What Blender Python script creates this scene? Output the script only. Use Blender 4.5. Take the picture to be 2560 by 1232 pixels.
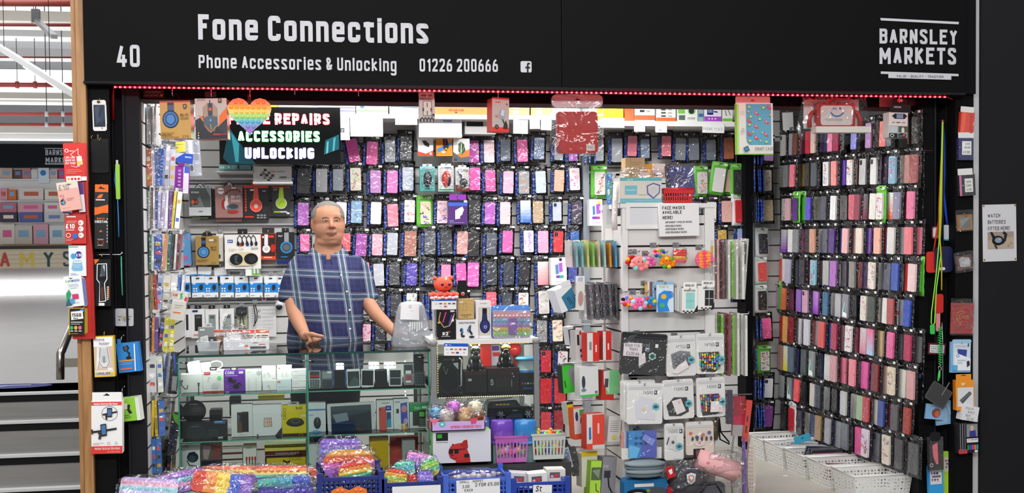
import bpy,math,random
from math import sin,cos,pi,radians as rad,sqrt
from mathutils import Vector as V,Matrix as MX
for o in list(bpy.data.objects):bpy.data.objects.remove(o)
SC=bpy.context.scene;COL=SC.collection
F,PW,PH=3000.0,2560.0,1232.0
CAMP=V((0,-5.5,1.32));YAW,PITCH,ROLL,SHY=rad(10),rad(1.8),rad(.55),.0345
CR=MX.Rotation(-YAW,3,'Z')@MX.Rotation(pi/2-PITCH,3,'X')@MX.Rotation(-ROLL,3,'Z')
cam_d=bpy.data.cameras.new('camera');cam=bpy.data.objects.new('camera',cam_d);COL.objects.link(cam)
cam.matrix_world=MX.Translation(CAMP)@CR.to_4x4()
cam_d.sensor_width=36;cam_d.lens=36*F/PW;cam_d.shift_y=SHY;cam_d.clip_end=200
SC.camera=cam
W=bpy.data.worlds.new('world');SC.world=W;W.use_nodes=True
W.node_tree.nodes['Background'].inputs[0].default_value=(.93,.96,1,1)
W.node_tree.nodes['Background'].inputs[1].default_value=.35
vs=SC.view_settings;vs.view_transform='Standard';vs.look='None';vs.exposure=0.0;vs.gamma=1;vs.use_curve_mapping=False
SC.cycles.max_bounces=6;SC.cycles.diffuse_bounces=3;SC.cycles.glossy_bounces=3;SC.cycles.transparent_max_bounces=12
SC.cycles.caustics_reflective=False;SC.cycles.caustics_refractive=False;SC.cycles.use_denoising=True
SC.cycles.sample_clamp_indirect=4
def area(name,loc,tgt,sx,sy,power,col=(1,1,1)):
 d=bpy.data.lights.new(name,'AREA');d.shape='RECTANGLE';d.size=sx;d.size_y=sy;d.energy=power;d.color=col
 o=bpy.data.objects.new(name,d);COL.objects.link(o);o.location=loc
 o.rotation_euler=(V(tgt)-V(loc)).to_track_quat('-Z','Y').to_euler();return o
for k,x in enumerate((-3.2,-.4,2.4)):
 area('hall_light',(x,-2.6,4.4),(x+.3,-.1,.6),.35,3.2,36)
area('hall_light',(-.3,-4.9,3.3),(0,0,1.1),6,.5,200)  # unseen frontal light, added to brighten the stall front
area('stall_lamp',(-1.1,.42,2.42),(-1.1,1.0,0),1.5,.12,27)
area('stall_lamp',(.55,.42,2.42),(.55,1.0,0),1.5,.12,27)
area('stall_lamp',(1.75,.6,2.42),(1.75,1.0,0),1.0,.12,24)
area('stall_lamp',(-.3,1.25,2.44),(-.3,1.3,0),2.6,.12,17)
area('stall_lamp',(1.5,1.25,2.44),(1.55,1.2,0),1.0,.12,12)
area('far_hall_fill',(-5,9,5.5),(-5,9,0),6,6,380)  # fill light added over the upper floor for the far hall
area('hall_light',(-4,1.2,4.4),(-3.6,2.6,0),2,.3,70)  # unseen light added to brighten the stairs
area('far_hall_fill',(-11,27,7),(-10,33,0),12,4,5500)  # fill light added to brighten the far wall and stall
area('far_hall_fill',(-9,23,3.6),(-10,31,.8),8,1.5,3200)  # low fill light added for the name board of the stall opposite
area('far_ceiling_fill',(-8,17,2.5),(-8,18,9),10,8,200)  # added light without a fitting, aimed up to brighten the hall ceiling
VC=PH/2+SHY*PW
def at(u,v,Y=0.):
 d=CR@V(((u-1280)/F,-(v-VC)/F,-1));t=(Y-CAMP.y)/d.y;return CAMP+d*t
def scale(u,v,Y=0.):
 p=at(u,v,Y)-CAMP;return F/(-(CR.transposed()@p).z)
def on_plane(u,v,p0,n):
 d=CR@V(((u-1280)/F,-(v-VC)/F,-1));n=V(n);t=(V(p0)-CAMP).dot(n)/d.dot(n);return CAMP+d*t
def lin(c):return c/12.92 if c<=.04045 else((c+.055)/1.055)**2.4
_hc={}
def hx(c):
 if not isinstance(c,str):return tuple(c)[:3]
 if c not in _hc:
  s=c.lstrip('#')
  if len(s)==3:s=''.join(k*2 for k in s)
  _hc[c]=tuple(lin(int(s[i:i+2],16)/255)for i in(0,2,4))
 return _hc[c]
MATS={}
def nodes(name):
 m=bpy.data.materials.new(name);m.use_nodes=True;nt=m.node_tree
 return m,nt,nt.nodes['Principled BSDF'],(lambda t,**k:mk(nt,t,**k))
def mk(nt,t,**k):
 n=nt.nodes.new('ShaderNode'+t)
 for a,b in k.items():
  if a[0]=='_':n.inputs[int(a[1:])].default_value=b
  else:setattr(n,a,b)
 return n
def crinkle(nt,scale_,strength,dist=.01,kind='noise'):
 tc=mk(nt,'TexCoord');oi=mk(nt,'ObjectInfo');ad=mk(nt,'VectorMath',operation='ADD')
 mu=mk(nt,'Math',operation='MULTIPLY',_1=37.);nt.links.new(oi.outputs['Random'],mu.inputs[0])
 nt.links.new(tc.outputs['Object'],ad.inputs[0]);nt.links.new(mu.outputs[0],ad.inputs[1])
 if kind=='noise':
  tx=mk(nt,'TexNoise');tx.inputs['Scale'].default_value=scale_;tx.inputs['Detail'].default_value=2;tx.inputs['Distortion'].default_value=1.2
  out=tx.outputs[0]
 else:
  tx=mk(nt,'TexVoronoi',feature='F1');tx.inputs['Scale'].default_value=scale_;out=tx.outputs['Distance']
 nt.links.new(ad.outputs[0],tx.inputs['Vector'])
 b=mk(nt,'Bump');b.inputs['Strength'].default_value=strength;b.inputs['Distance'].default_value=dist
 nt.links.new(out,b.inputs['Height']);return b.outputs[0]
def M(kind):
 if kind in MATS:return MATS[kind]
 m,nt,p,N=nodes(kind);L=nt.links.new
 at_=N('Attribute',attribute_name='Col')
 L(at_.outputs['Color'],p.inputs['Base Color'])
 I=p.inputs
 if kind=='card':I['Roughness'].default_value=.45;I['Specular IOR Level'].default_value=.35
 elif kind=='paper':I['Roughness'].default_value=.8;I['Specular IOR Level'].default_value=.2
 elif kind=='gloss':I['Roughness'].default_value=.18
 elif kind=='plastic':I['Roughness'].default_value=.38
 elif kind=='matte':I['Roughness'].default_value=.7;I['Specular IOR Level'].default_value=.25
 elif kind=='cloth':
  I['Roughness'].default_value=.95;I['Specular IOR Level'].default_value=.1
  L(crinkle(nt,60,.35,.004),I['Normal'])
 elif kind=='metal':
  I['Metallic'].default_value=1;I['Roughness'].default_value=.28
 elif kind=='wrap':
  I['Roughness'].default_value=.5;I['Coat Weight'].default_value=1;I['Coat Roughness'].default_value=.08;I['Coat IOR'].default_value=1.85
  L(crinkle(nt,26,.8,.012),I['Coat Normal'])
 elif kind=='blackfilm':
  I['Roughness'].default_value=.22;I['Specular IOR Level'].default_value=.9
  L(crinkle(nt,40,.9,.014),I['Normal'])
 elif kind in('clear','glass','bag'):
  nt.nodes.remove(p);tr=N('BsdfTransparent');gl=N('BsdfGlossy');mx=N('MixShader');o=nt.nodes['Material Output']
  if kind=='glass':
   tr.inputs[0].default_value=(.93,.975,.955,1);gl.inputs['Roughness'].default_value=.01
   fr=N('Fresnel');fr.inputs[0].default_value=1.5;L(fr.outputs[0],mx.inputs[0])
  else:
   tr.inputs[0].default_value=(.96,.96,.97,1);gl.inputs['Roughness'].default_value=.12
   nb=crinkle(nt,22 if kind=='clear' else 9,1.,.03);L(nb,gl.inputs['Normal'])
   lw=N('LayerWeight');lw.inputs[0].default_value=.25;L(nb,lw.inputs['Normal'])
   ma=N('Math',operation='MULTIPLY_ADD',_1=.45,_2=.07);L(lw.outputs['Fresnel'],ma.inputs[0]);L(ma.outputs[0],mx.inputs[0])
  L(tr.outputs[0],mx.inputs[1]);L(gl.outputs[0],mx.inputs[2]);L(mx.outputs[0],o.inputs[0])
 elif kind=='milky':
  I['Roughness'].default_value=.3;I['Alpha'].default_value=.6
 elif kind=='tint':
  I['Roughness'].default_value=.2;I['Alpha'].default_value=.72
 elif kind=='emit':
  L(at_.outputs['Color'],I['Emission Color']);I['Emission Strength'].default_value=1.6;I['Roughness'].default_value=.5
 elif kind=='lamp':
  L(at_.outputs['Color'],I['Emission Color']);I['Emission Strength'].default_value=9
 elif kind=='wood':
  tc=N('TexCoord');mp=N('Mapping');mp.inputs['Scale'].default_value=(14,14,.9);nz=N('TexNoise');nz.inputs['Scale'].default_value=2.2;nz.inputs['Detail'].default_value=6;nz.inputs['Distortion'].default_value=1.5
  L(tc.outputs['Object'],mp.inputs[0]);L(mp.outputs[0],nz.inputs['Vector'])
  rp=N('ValToRGB');rp.color_ramp.elements[0].position=.3;rp.color_ramp.elements[0].color=(*hx('#8a5f35'),1);rp.color_ramp.elements[1].position=.72;rp.color_ramp.elements[1].color=(*hx('#bb8a55'),1)
  L(nz.outputs[0],rp.inputs[0]);L(rp.outputs[0],I['Base Color']);I['Roughness'].default_value=.5
 elif kind=='speckle':
  nz=N('TexNoise');nz.inputs['Scale'].default_value=160;tc=N('TexCoord');L(tc.outputs['Object'],nz.inputs['Vector'])
  b=N('Bump');b.inputs['Strength'].default_value=.25;b.inputs['Distance'].default_value=.002;L(nz.outputs[0],b.inputs['Height']);L(b.outputs[0],I['Normal']);I['Roughness'].default_value=.6;I['Specular IOR Level'].default_value=.06
 elif kind=='floor':
  nz=N('TexNoise');nz.inputs['Scale'].default_value=7;nz.inputs['Detail'].default_value=5;tc=N('TexCoord');L(tc.outputs['Object'],nz.inputs['Vector'])
  mx=N('MixRGB',blend_type='MULTIPLY');mx.inputs[0].default_value=.22;L(at_.outputs['Color'],mx.inputs[1]);L(nz.outputs[0],mx.inputs[2]);L(mx.outputs[0],I['Base Color']);I['Roughness'].default_value=.42
 elif kind=='hallfloor':
  nz=N('TexNoise');nz.inputs['Scale'].default_value=1.3;nz.inputs['Detail'].default_value=4;tc=N('TexCoord');L(tc.outputs['Object'],nz.inputs['Vector'])
  mx=N('MixRGB',blend_type='MULTIPLY');mx.inputs[0].default_value=.15;L(at_.outputs['Color'],mx.inputs[1]);L(nz.outputs[0],mx.inputs[2]);L(mx.outputs[0],I['Base Color']);I['Roughness'].default_value=.22
 elif kind=='steel':
  nz=N('TexNoise');nz.inputs['Scale'].default_value=3;nz.inputs['Detail'].default_value=5;mp=N('Mapping');mp.inputs['Scale'].default_value=(.6,4,12);tc=N('TexCoord');L(tc.outputs['Object'],mp.inputs[0]);L(mp.outputs[0],nz.inputs['Vector'])
  mx=N('MixRGB',blend_type='MULTIPLY');mx.inputs[0].default_value=.3;L(at_.outputs['Color'],mx.inputs[1]);L(nz.outputs[0],mx.inputs[2]);L(mx.outputs[0],I['Base Color']);I['Roughness'].default_value=.5
 elif kind=='skin':
  I['Roughness'].default_value=.62;I['Specular IOR Level'].default_value=.3;I['Subsurface Weight'].default_value=.12;I['Subsurface Radius'].default_value=(.02,.008,.004)
  L(crinkle(nt,180,.12,.003),I['Normal'])
 elif kind=='hair':
  nz=N('TexNoise');nz.inputs['Scale'].default_value=420;tc=N('TexCoord');mp=N('Mapping');mp.inputs['Scale'].default_value=(1,.3,.25);L(tc.outputs['Object'],mp.inputs[0]);L(mp.outputs[0],nz.inputs['Vector'])
  b=N('Bump');b.inputs['Strength'].default_value=.9;b.inputs['Distance'].default_value=.006;L(nz.outputs[0],b.inputs['Height']);L(b.outputs[0],I['Normal']);I['Roughness'].default_value=.7
 MATS[kind]=m;return m
G_='''A4 00 29 40|13 33;B4 00 09|~09 29 49 47 45 25 05|~05 25 45 42 40 20 00;C4 ~47 49 29 09 06 03 00 20 40 42;D4 00 09|~09 29 49 46 43 40 20 00;E4 49 09 00 40|05 35;F3 39 09 00|05 25
G4 ~47 49 29 09 06 03 00 20 40 42|42 44 24;H4 00 09|40 49|05 45;I0 00 09;J4 ~49 44 40 20 00 02;K4 00 09|49 04|15 40;L4 09 00 40;M6 00 09 33 69 60;N4 00 09 40 49;O4 @02 07 09 29 49 47 42 40 20 00
P4 00 09|~09 29 49 47 44 24 04;Q4 @02 07 09 29 49 47 42 40 20 00|22 40;R4 00 09|~09 29 49 47 44 24 04|24 40;S4 ~47 49 29 09 07 06 25 43 42 40 20 00 02;T4 09 49|29 20;U4 ~09 04 02 00 20 40 42 44 49
V4 09 20 49;W6 09 20 37 40 69;X4 00 49|09 40;Y4 09 25 49|25 20;Z4 09 49 00 40;a4 ~05 06 26 46 44 40|~43 23 03 02 00 20 40 41;b4 09 00|@01 05 06 26 46 45 41 40 20 00;c4 ~44 46 26 06 04 02 00 20 40 42
d4 49 40|@01 05 06 26 46 45 41 40 20 00;e4 ~43 45 46 26 06 04 02 00 20 40 41|03 43;f3 ~39 19 17 15 10|06 36;g4 @01 05 06 26 46 45 41 40 20 00|~46 42 4a 4c 2c 0c 0b;h4 00 09|~04 06 26 46 44 40;i0 00 06|09 08;j2 ~16 10 1c 0c
k4 00 09|46 03|13 40;l0 00 09;m6 00 06|~04 06 26 36 34 30|~34 36 56 66 64 60;n4 00 06|~04 06 26 46 44 40;o4 @01 05 06 26 46 45 41 40 20 00;p4 0c 06|@01 05 06 26 46 45 41 40 20 00;q4 4c 46|@01 05 06 26 46 45 41 40 20 00
r3 00 06|~04 06 26 36 35;s4 ~45 46 26 06 05 04 23 32 41 40 20 00 01;t3 18 13|~13 10 30|06 36;u4 ~06 02 00 20 40 42|46 40;v4 06 20 46;w6 06 20 35 40 66;x4 00 46|06 40;y4 06 20|46 20 0c;z4 06 46 00 40
04 @02 07 09 29 49 47 42 40 20 00;12 07 29 20;24 ~07 09 29 49 47 45 23 00|00 40;34 ~08 09 29 49 47 45 25|~25 45 42 40 20 00 01;44 29 02 42|35 30;54 49 09 05|~05 25 45 43 40 20 00 01;64 ~39 18 04 02 00 20 40 42 45 25 05 03;74 09 49 10
84 @05 09 29 49 45 25|@05 25 45 40 20 00;94 ~10 31 45 47 49 29 09 07 04 24 44 46;£4 ~48 49 29 19 17 14 00|00 40|04 34;&4 ~40 14 07 09 29 37 25 04 00 20 42 44;!0 09 03|01 00;.0 00 01;-3 04 34;:0 01 00|05 06;/4 00 49;+4 04 44|22 26;'0 08 09'''
GLY={}
for g in G_.replace('\n',';').split(';'):
 ch,w,rest=g[0],int(g[1]),g[3:]
 st=[]
 for s in rest.split('|'):
  md=s[0]if s[0]in '~@' else ''
  pts=[(float(q[0]),float(q[1])if q[1].isdigit()else-float('abc'.index(q[1])+1))for q in s.lstrip('~@').split()]
  for _ in range(3 if md else 0):
   n=len(pts);np_=[]
   rng=range(n)if md=='@' else range(n-1)
   if md=='~':np_.append(pts[0])
   for i in rng:
    a,b=pts[i],pts[(i+1)%n]
    np_+=[(a[0]*.75+b[0]*.25,a[1]*.75+b[1]*.25),(a[0]*.25+b[0]*.75,a[1]*.25+b[1]*.75)]
   if md=='~':np_.append(pts[-1])
   pts=np_
  st.append((pts,md=='@'))
 if ch.islower():st=[([(x,y*7/6 if y<=6 else 7+(y-6)*2/3)for x,y in p],c)for p,c in st]
 GLY[ch]=(w,st)
def ribbon(pts,w,closed=False):
 n=len(pts);out=[];h=w/2;ns=[]
 for i in range(n if closed else n-1):
  a,b=pts[i],pts[(i+1)%n];dx,dy=b[0]-a[0],b[1]-a[1];l=math.hypot(dx,dy)
  if l<1e-9:ns.append(ns[-1]if ns else(0,1));continue
  nx,ny=-dy/l*h,dx/l*h;ns.append((nx,ny))
  out.append([(a[0]-nx,a[1]-ny),(b[0]-nx,b[1]-ny),(b[0]+nx,b[1]+ny),(a[0]+nx,a[1]+ny)])
 for i in range(0 if closed else 1,n if closed else n-1):
  p,n1,n2=pts[i],ns[i-1],ns[i%len(ns)];cr=n1[0]*n2[1]-n1[1]*n2[0]
  if abs(cr)<.02*h*h:continue
  k=-1 if cr>0 else 1;mx,my=n1[0]+n2[0],n1[1]+n2[1];d=mx*mx+my*my
  t=min(2*h*h/max(d,1e-12),1.6)
  q=[p,(p[0]+k*n1[0],p[1]+k*n1[1]),(p[0]+k*mx*t,p[1]+k*my*t),(p[0]+k*n2[0],p[1]+k*n2[1])]
  out.append(q[::-1]if k>0 else q)
 return out
def text_quads(s,h,wt=.16,sq=1.,gap=None,rw=1.):
 """quads (list of 2D quads, starting at x=0, baseline 0) and total width; sq squeezes the letters sideways"""
 k=h/9.;w=wt*h;x=w/2;out=[];n_st=0;gap=3. if gap is None else gap
 for ch in s:
  if ch==' ':x+=3.2*k*sq;continue
  g=GLY.get(ch)
  if not g:continue
  for pts,cl in g[1]:
   pp=[(x+p[0]*k*sq,(p[1]*(9-wt*9)/9+wt*4.5)*k)for p in pts]
   if not cl:
    for i,j in((0,1),(-1,-2)):
     a,b=pp[i],pp[j];dx,dy=a[0]-b[0],a[1]-b[1];l=math.hypot(dx,dy)or 1;yy=pts[i][1];e=w/2*(1 if abs(dy)<.12*l or(abs(dx)<.12*l and(yy in(0,9)or(ch.islower()and yy in(7,-3))))else .25 if abs(dx)>.12*l and yy in(0,9)else 0);pp[i]=(a[0]+dx/l*e,a[1]+dy/l*e)
   out+=[(q4,.00035*(n_st%3)+.000009*i)for i,q4 in enumerate(ribbon(pp,w*rw,cl))];n_st+=1
  x+=(g[0]*sq+gap*.5)*k+w*.55+gap*.25*k
 return out,x
class MB:
 def __init__(s):s.v,s.f,s.c,s.m,s.ml,s.T=[],[],[],[],[],None;s.sm=[]
 def mi(s,k):
  if k not in s.ml:s.ml.append(k)
  return s.ml.index(k)
 def add(s,vs,fs,col,mat='card',smooth=False):
  b=len(s.v);col=hx(col)if not isinstance(col,list)else col
  for p in vs:s.v.append(s.T@V(p)if s.T else V(p))
  i=s.mi(mat)
  for j,f in enumerate(fs):s.f.append([b+k for k in f]);s.c.append(hx(col[j])if isinstance(col,list)else col);s.m.append(i);s.sm.append(smooth)
  return s
 def quad(s,a,b,c,d,col,mat='card'):return s.add([a,b,c,d],[(0,1,2,3)],col,mat)
 def box(s,x0,y0,z0,x1,y1,z1,col,mat='card',front=None):
  x0,x1=sorted((x0,x1));y0,y1=sorted((y0,y1));z0,z1=sorted((z0,z1))
  v=[(x,y,z)for z in(z0,z1)for y in(y0,y1)for x in(x0,x1)]
  f=[(0,1,5,4),(2,0,4,6),(3,2,6,7),(1,3,7,5),(4,5,7,6),(0,2,3,1)]
  return s.add(v,f,[front or col]+[col]*5 if front else col,mat)
 def prism(s,pts,y0,y1,col,mat='card',smooth=False):
  """2D outline (x,z), counter-clockwise seen from the front (-y); front at y0"""
  n=len(pts)
  v=[(p[0],y0,p[1])for p in pts]+[(p[0],y1,p[1])for p in pts]
  f=[tuple(range(n)),tuple(range(2*n-1,n-1,-1))]+[((i+1)%n,i,n+i,n+(i+1)%n)for i in range(n)]
  return s.add(v,f,col,mat,smooth)
 def rr(s,x0,z0,x1,z1,r,y0,y1,col,mat='card',n=4):
  return s.prism(rrect(x0,z0,x1,z1,r,n),y0,y1,col,mat)
 def flat(s,pts,y,col,mat='card'):return s.add([(p[0],y,p[1])for p in pts],[tuple(range(len(pts)))],col,mat)
 def ell(s,cx,cz,rx,rz,y,col,mat='card',n=20,a0=0,a1=2*pi):
  return s.flat([(cx+rx*cos(a0+(a1-a0)*i/n),cz+rz*sin(a0+(a1-a0)*i/n))for i in range(n)],y,col,mat)
 def line(s,pts,w,y,col,mat='card',closed=False):
  for i,q in enumerate(ribbon(pts,w,closed)):s.flat(q,y-.000008*i,col,mat)
  return s
 def text(s,t,x,z,h,y,col,mat='card',wt=.16,sq=1.,width=None,al='l',slope=0.,sk=0.,rw=1.):
  q,w=text_quads(t,h,wt,sq,None,rw)
  kx=width/w if width else 1.;ox=x-(w*kx if al=='r' else w*kx/2 if al=='c' else 0)
  for f,k in q:s.flat([(ox+(p[0]+p[1]*sk)*kx,z+p[1]+slope*p[0]*kx)for p in f],y-k,col,mat)
  return s
 def tube(s,path,r,col,mat='metal',n=8,closed=False,cap=True):
  path=[V(p)for p in path];k=len(path);rs=r if isinstance(r,(list,tuple))else[r]*k
  vs,fs=[],[];up=V((0,0,1));a=None
  for i,p in enumerate(path):
   d=(path[(i+1)%k]-path[i-1])if closed else(path[min(i+1,k-1)]-path[max(i-1,0)])
   d=d.normalized()if d.length>1e-9 else up
   a=d.cross(up if abs(d.z)<.95 else V((1,0,0))).normalized()if a is None else(a-d*a.dot(d)).normalized();b=d.cross(a)
   vs+=[p+(a*cos(2*pi*j/n)+b*sin(2*pi*j/n))*rs[i]for j in range(n)]
  for i in range(k if closed else k-1):
   for j in range(n):a0,b0=i*n+j,i*n+(j+1)%n;a1,b1=((i+1)%k)*n+j,((i+1)%k)*n+(j+1)%n;fs.append((a0,a1,b1,b0))
  if cap and not closed:fs+=[tuple(range(n)),tuple(range(k*n-1,(k-1)*n-1,-1))]
  return s.add(vs,fs,col,mat,True)
 def lathe(s,prof,c,col,mat='plastic',n=24,sx=1.,sy=1.):
  vs,fs=[],[];k=len(prof)
  for r,z in prof:vs+=[(c[0]+r*sx*cos(2*pi*j/n),c[1]+r*sy*sin(2*pi*j/n),c[2]+z)for j in range(n)]
  for i in range(k-1):
   for j in range(n):fs.append((i*n+j,i*n+(j+1)%n,(i+1)*n+(j+1)%n,(i+1)*n+j))
  return s.add(vs,fs,col,mat,True)
 def ball(s,c,r,col,mat='plastic',n=14,jit=0,rnd=None):
  r=(r,r,r)if isinstance(r,(int,float))else r;m=max(6,n*2//3)
  vs=[(c[0]+r[0]*sin(pi*i/m)*cos(2*pi*j/n)*(1+(rnd.uniform(-jit,jit)if jit else 0)),c[1]+r[1]*sin(pi*i/m)*sin(2*pi*j/n),c[2]+r[2]*cos(pi*i/m))for i in range(m+1)for j in range(n)]
  fs=[(i*n+j,(i+1)*n+j,(i+1)*n+(j+1)%n,i*n+(j+1)%n)for i in range(m)for j in range(n)]
  return s.add(vs,fs,col,mat,True)
 def build(s,name,parent=None,loc=None,rot=None,**props):
  me=bpy.data.meshes.new(name);me.from_pydata([tuple(p)for p in s.v],[],s.f)
  for k in s.ml:me.materials.append(M(k))
  me.polygons.foreach_set('material_index',s.m);me.polygons.foreach_set('use_smooth',s.sm)
  ca=me.color_attributes.new('Col','FLOAT_COLOR','CORNER');buf=[]
  for f,c in zip(s.f,s.c):buf+=[c[0],c[1],c[2],1.]*len(f)
  ca.data.foreach_set('color',buf);me.update()
  o=bpy.data.objects.new(name,me);COL.objects.link(o)
  if parent:o.parent=parent
  if loc is not None:o.location=loc
  if rot is not None:o.rotation_euler=rot
  for k,x in props.items():o[k]=x
  return o
def rrect(x0,z0,x1,z1,r,n=4):
 r=min(r,(x1-x0)/2,(z1-z0)/2)
 if r<=0:return[(x0,z0),(x1,z0),(x1,z1),(x0,z1)]
 p=[]
 for cx,cz,a in((x1-r,z0+r,-pi/2),(x1-r,z1-r,0),(x0+r,z1-r,pi/2),(x0+r,z0+r,pi)):
  p+=[(cx+r*cos(a+pi/2*i/n),cz+r*sin(a+pi/2*i/n))for i in range(n+1)]
 return p
def tag(o,label,cat,group=None,kind=None):
 o['label']=label;o['category']=cat
 if group:o['group']=group
 if kind:o['kind']=kind
 return o
def empty(name,loc,label,cat,group=None,rot=None):
 o=bpy.data.objects.new(name,None);COL.objects.link(o);o.location=loc;o.empty_display_size=.05
 if rot:o.rotation_euler=rot
 return tag(o,label,cat,group)
def struct(o):o['kind']='structure';return o
def R(a,b,c,d,col):return('R',a,b,c,d,col)
def E(a,b,c,d,col):return('E',a,b,c,d,col)
def O(a,b,c,d,w,col):return('O',a,b,c,d,w,col)
def Gp(pts,col):return('G',pts,col)
def Ln(pts,w,col):return('L',pts,w,col)
def T(u,v,h,s,col,wt=.16,wd=None,al='l',sq=.9,sk=0.):return('T',u,v,h,s,col,wt,wd,al,sq,sk)
def draw(mb,ops,cx,cv,s,y,mat='card',dy=.0005):
 X=lambda u:(u-cx)/s
 Z=lambda v:(cv-v)/s
 for op in ops:
  y-=dy;k=op[0]
  if k=='R':mb.flat([(X(op[1]),Z(op[4])),(X(op[3]),Z(op[4])),(X(op[3]),Z(op[2])),(X(op[1]),Z(op[2]))],y,op[5],mat)
  elif k=='E':mb.ell(X(op[1]),Z(op[2]),op[3]/s,op[4]/s,y,op[5],mat)
  elif k=='O':
   n=22;mb.line([(X(op[1])+op[3]/s*cos(2*pi*i/n),Z(op[2])+op[4]/s*sin(2*pi*i/n))for i in range(n)],op[5]/s,y,op[6],mat,True)
  elif k=='G':
   pts=[(X(a),Z(b))for a,b in op[1]]
   ar=sum(pts[i-1][0]*pts[i][1]-pts[i][0]*pts[i-1][1]for i in range(len(pts)))
   mb.flat(pts if ar>0 else pts[::-1],y,op[2],mat)
  elif k=='L':mb.line([(X(a),Z(b))for a,b in op[1]],op[2]/s,y,op[3],mat)
  elif k=='T':mb.text(op[4],X(op[1]),Z(op[2]),op[3]/s,y,op[5],mat,op[6],op[9],op[7]/s if op[7]else None,op[8],sk=op[10])
 return y
def item(name,label,cat,rc,Y,d,col,ops=(),rot=0,yaw=0,pitch=0,mat='card',r=0,group=None,parts=(),pmat=None,side=None,pos=None):
 """box-shaped goods: rc = photo rectangle of its front face, d = depth in metres. parts = (name, rect or None, colour, ops, lift, depth, mat, radius)"""
 u0,v0,u1,v1=rc;cu,cv=(u0+u1)/2,(v0+v1)/2;s=scale(cu,cv,Y);w,h=(u1-u0)/s,(v1-v0)/s
 mb=MB()
 if r:mb.rr(-w/2,-h/2,w/2,h/2,r/s,0,d,col,mat)
 else:mb.box(-w/2,0,-h/2,w/2,d,h/2,side or col,mat,front=col)
 draw(mb,ops,cu,cv,s,0,pmat or mat)
 o=mb.build(name,None,pos or at(cu,cv,Y),(rad(pitch),rad(-rot),rad(yaw)))
 tag(o,label,cat,group)
 for pt in parts:
  nm,prc,pc,pops,lift,pd,pm,pr=(list(pt)+[None]*8)[:8]
  pb=MB();lift=lift or 0;pd=pd or .002
  if prc:
   a,b,c,e=prc;x0,x1,z0,z1=(a-cu)/s,(c-cu)/s,(cv-e)/s,(cv-b)/s
   pb.rr(x0,z0,x1,z1,(pr or 0)/s,-lift-pd,-lift,pc,pm or 'card')
  draw(pb,pops or(),cu,cv,s,-lift-pd,pm or 'card')
  pb.build(nm,o)
 return o
 # the setting
def wx(u,Y):return at(u,605,Y).x
BK='#111112';BACK=1.87
XL0,XL1=wx(352,.12),wx(462,BACK)
RW0,RW1=at(2297,600,.16),at(1950,600,BACK)
m=MB();m.quad((XL0-.1,-.12,0),(RW0.x+.3,-.12,0),(RW0.x+.3,BACK,0),(XL0-.1,BACK,0),'#b9b4aa','floor');m.box(-2.6,-.12,-.6,2.75,-.1,-.001,'#2a2a2c','floor');struct(m.build('floor'))
m=MB();m.quad((-9,-8,-.62),(9,-8,-.62),(9,2.3,-.62),(-9,2.3,-.62),'#a9a49c','floor');struct(m.build('floor_hall'))
UPZ=at(100,981,3.5).z
steps=[(3.5,UPZ)]+[(3.5-.3*k,at(100,v,3.5-.3*k).z)for k,v in((1,1052),(2,1136),(3,1221))]
steps+=[(2.3,steps[-1][1]-.16),(2.0,-.62)]
m=MB()
for(y0,z0),(y1,z1)in zip(steps[:-1],steps[1:]):
 m.box(-6.5,y0,z1-.05,-1.0,y0+.6,z0,'#9b9894','steel')
 m.box(-6.5,y0-.004,z0-.062,-1.0,y0+.002,z0-.012,'#0d0d0d','matte')
 m.box(-6.5,y0-.014,z0-.013,-1.0,y0+.05,z0+.004,'#d6d6d4','plastic')
struct(m.build('floor_stairs'))
m=MB();m.quad((-40,3.5,UPZ),(12,3.5,UPZ),(12,60,UPZ),(-40,60,UPZ),'#cfcdca','hallfloor');struct(m.build('floor_upper'))
m=MB();slat='#d3d2cf'
def slatwall(m,pa,pb,z0,z1,pitch=.1,col=slat,out=None):
 a,b=V((pa[0],pa[1],0)),V((pb[0],pb[1],0));z=z0
 while z<z1-.01:
  t=min(z+pitch-.009,z1)
  m.quad(a+V((0,0,z)),b+V((0,0,z)),b+V((0,0,t)),a+V((0,0,t)),col,'plastic')
  z+=pitch
 o=out if out else(b-a).cross(V((0,0,1))).normalized()*.012
 m.quad(a+V((0,0,z0))-o,b+V((0,0,z0))-o,b+V((0,0,z1))-o,a+V((0,0,z1))-o,'#6f6e6c','plastic')
slatwall(m,(XL1-.1,BACK),(RW1.x+.35,BACK),0,2.6,out=V((0,-.012,0)))
HOOKS=m
mL=MB();slatwall(mL,(XL0,.1),(XL1,BACK),0,2.6,out=V((.012,0,0)))
mR=MB();slatwall(mR,(RW1.x,RW1.y),(RW0.x,RW0.y),0,2.6,col='#2a2a2c',out=V((-.012,0,0)))
m=MB();m.box(XL0-.15,.12,2.5,RW0.x+.3,BACK+.05,2.55,'#dcdcda','matte');struct(m.build('ceiling'))
m=MB();Zb,Zt=-.6,2.62
def post(m,u0,u1,Y,Y1,col=BK,mat='speckle'):
 m.box(wx(u0,Y),Y,Zb,wx(u1,Y),Y1,Zt,col,mat)
post(m,222,280,0,.12);post(m,276,322,.1,.2,'#131315');post(m,283,288,.07,.11,'#222226');post(m,312,317,.05,.11,'#232327')
m.box(wx(318,.06),.06,Zb,wx(354,.06),.14,Zt,'#202023','speckle')
m.box(wx(222,0),.1,Zb,wx(224,0)+.02,BACK+.1,Zt,'#2a2a2c','speckle')
struct(m.build('wall_left_post'))
m=MB()
m.box(wx(2297,.1),.1,Zb,wx(2333,.1),.2,Zt,'#151517','speckle');m.box(wx(2330,.14),.14,Zb,wx(2395,.14),.22,Zt,'#0e0e10','speckle')
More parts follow.
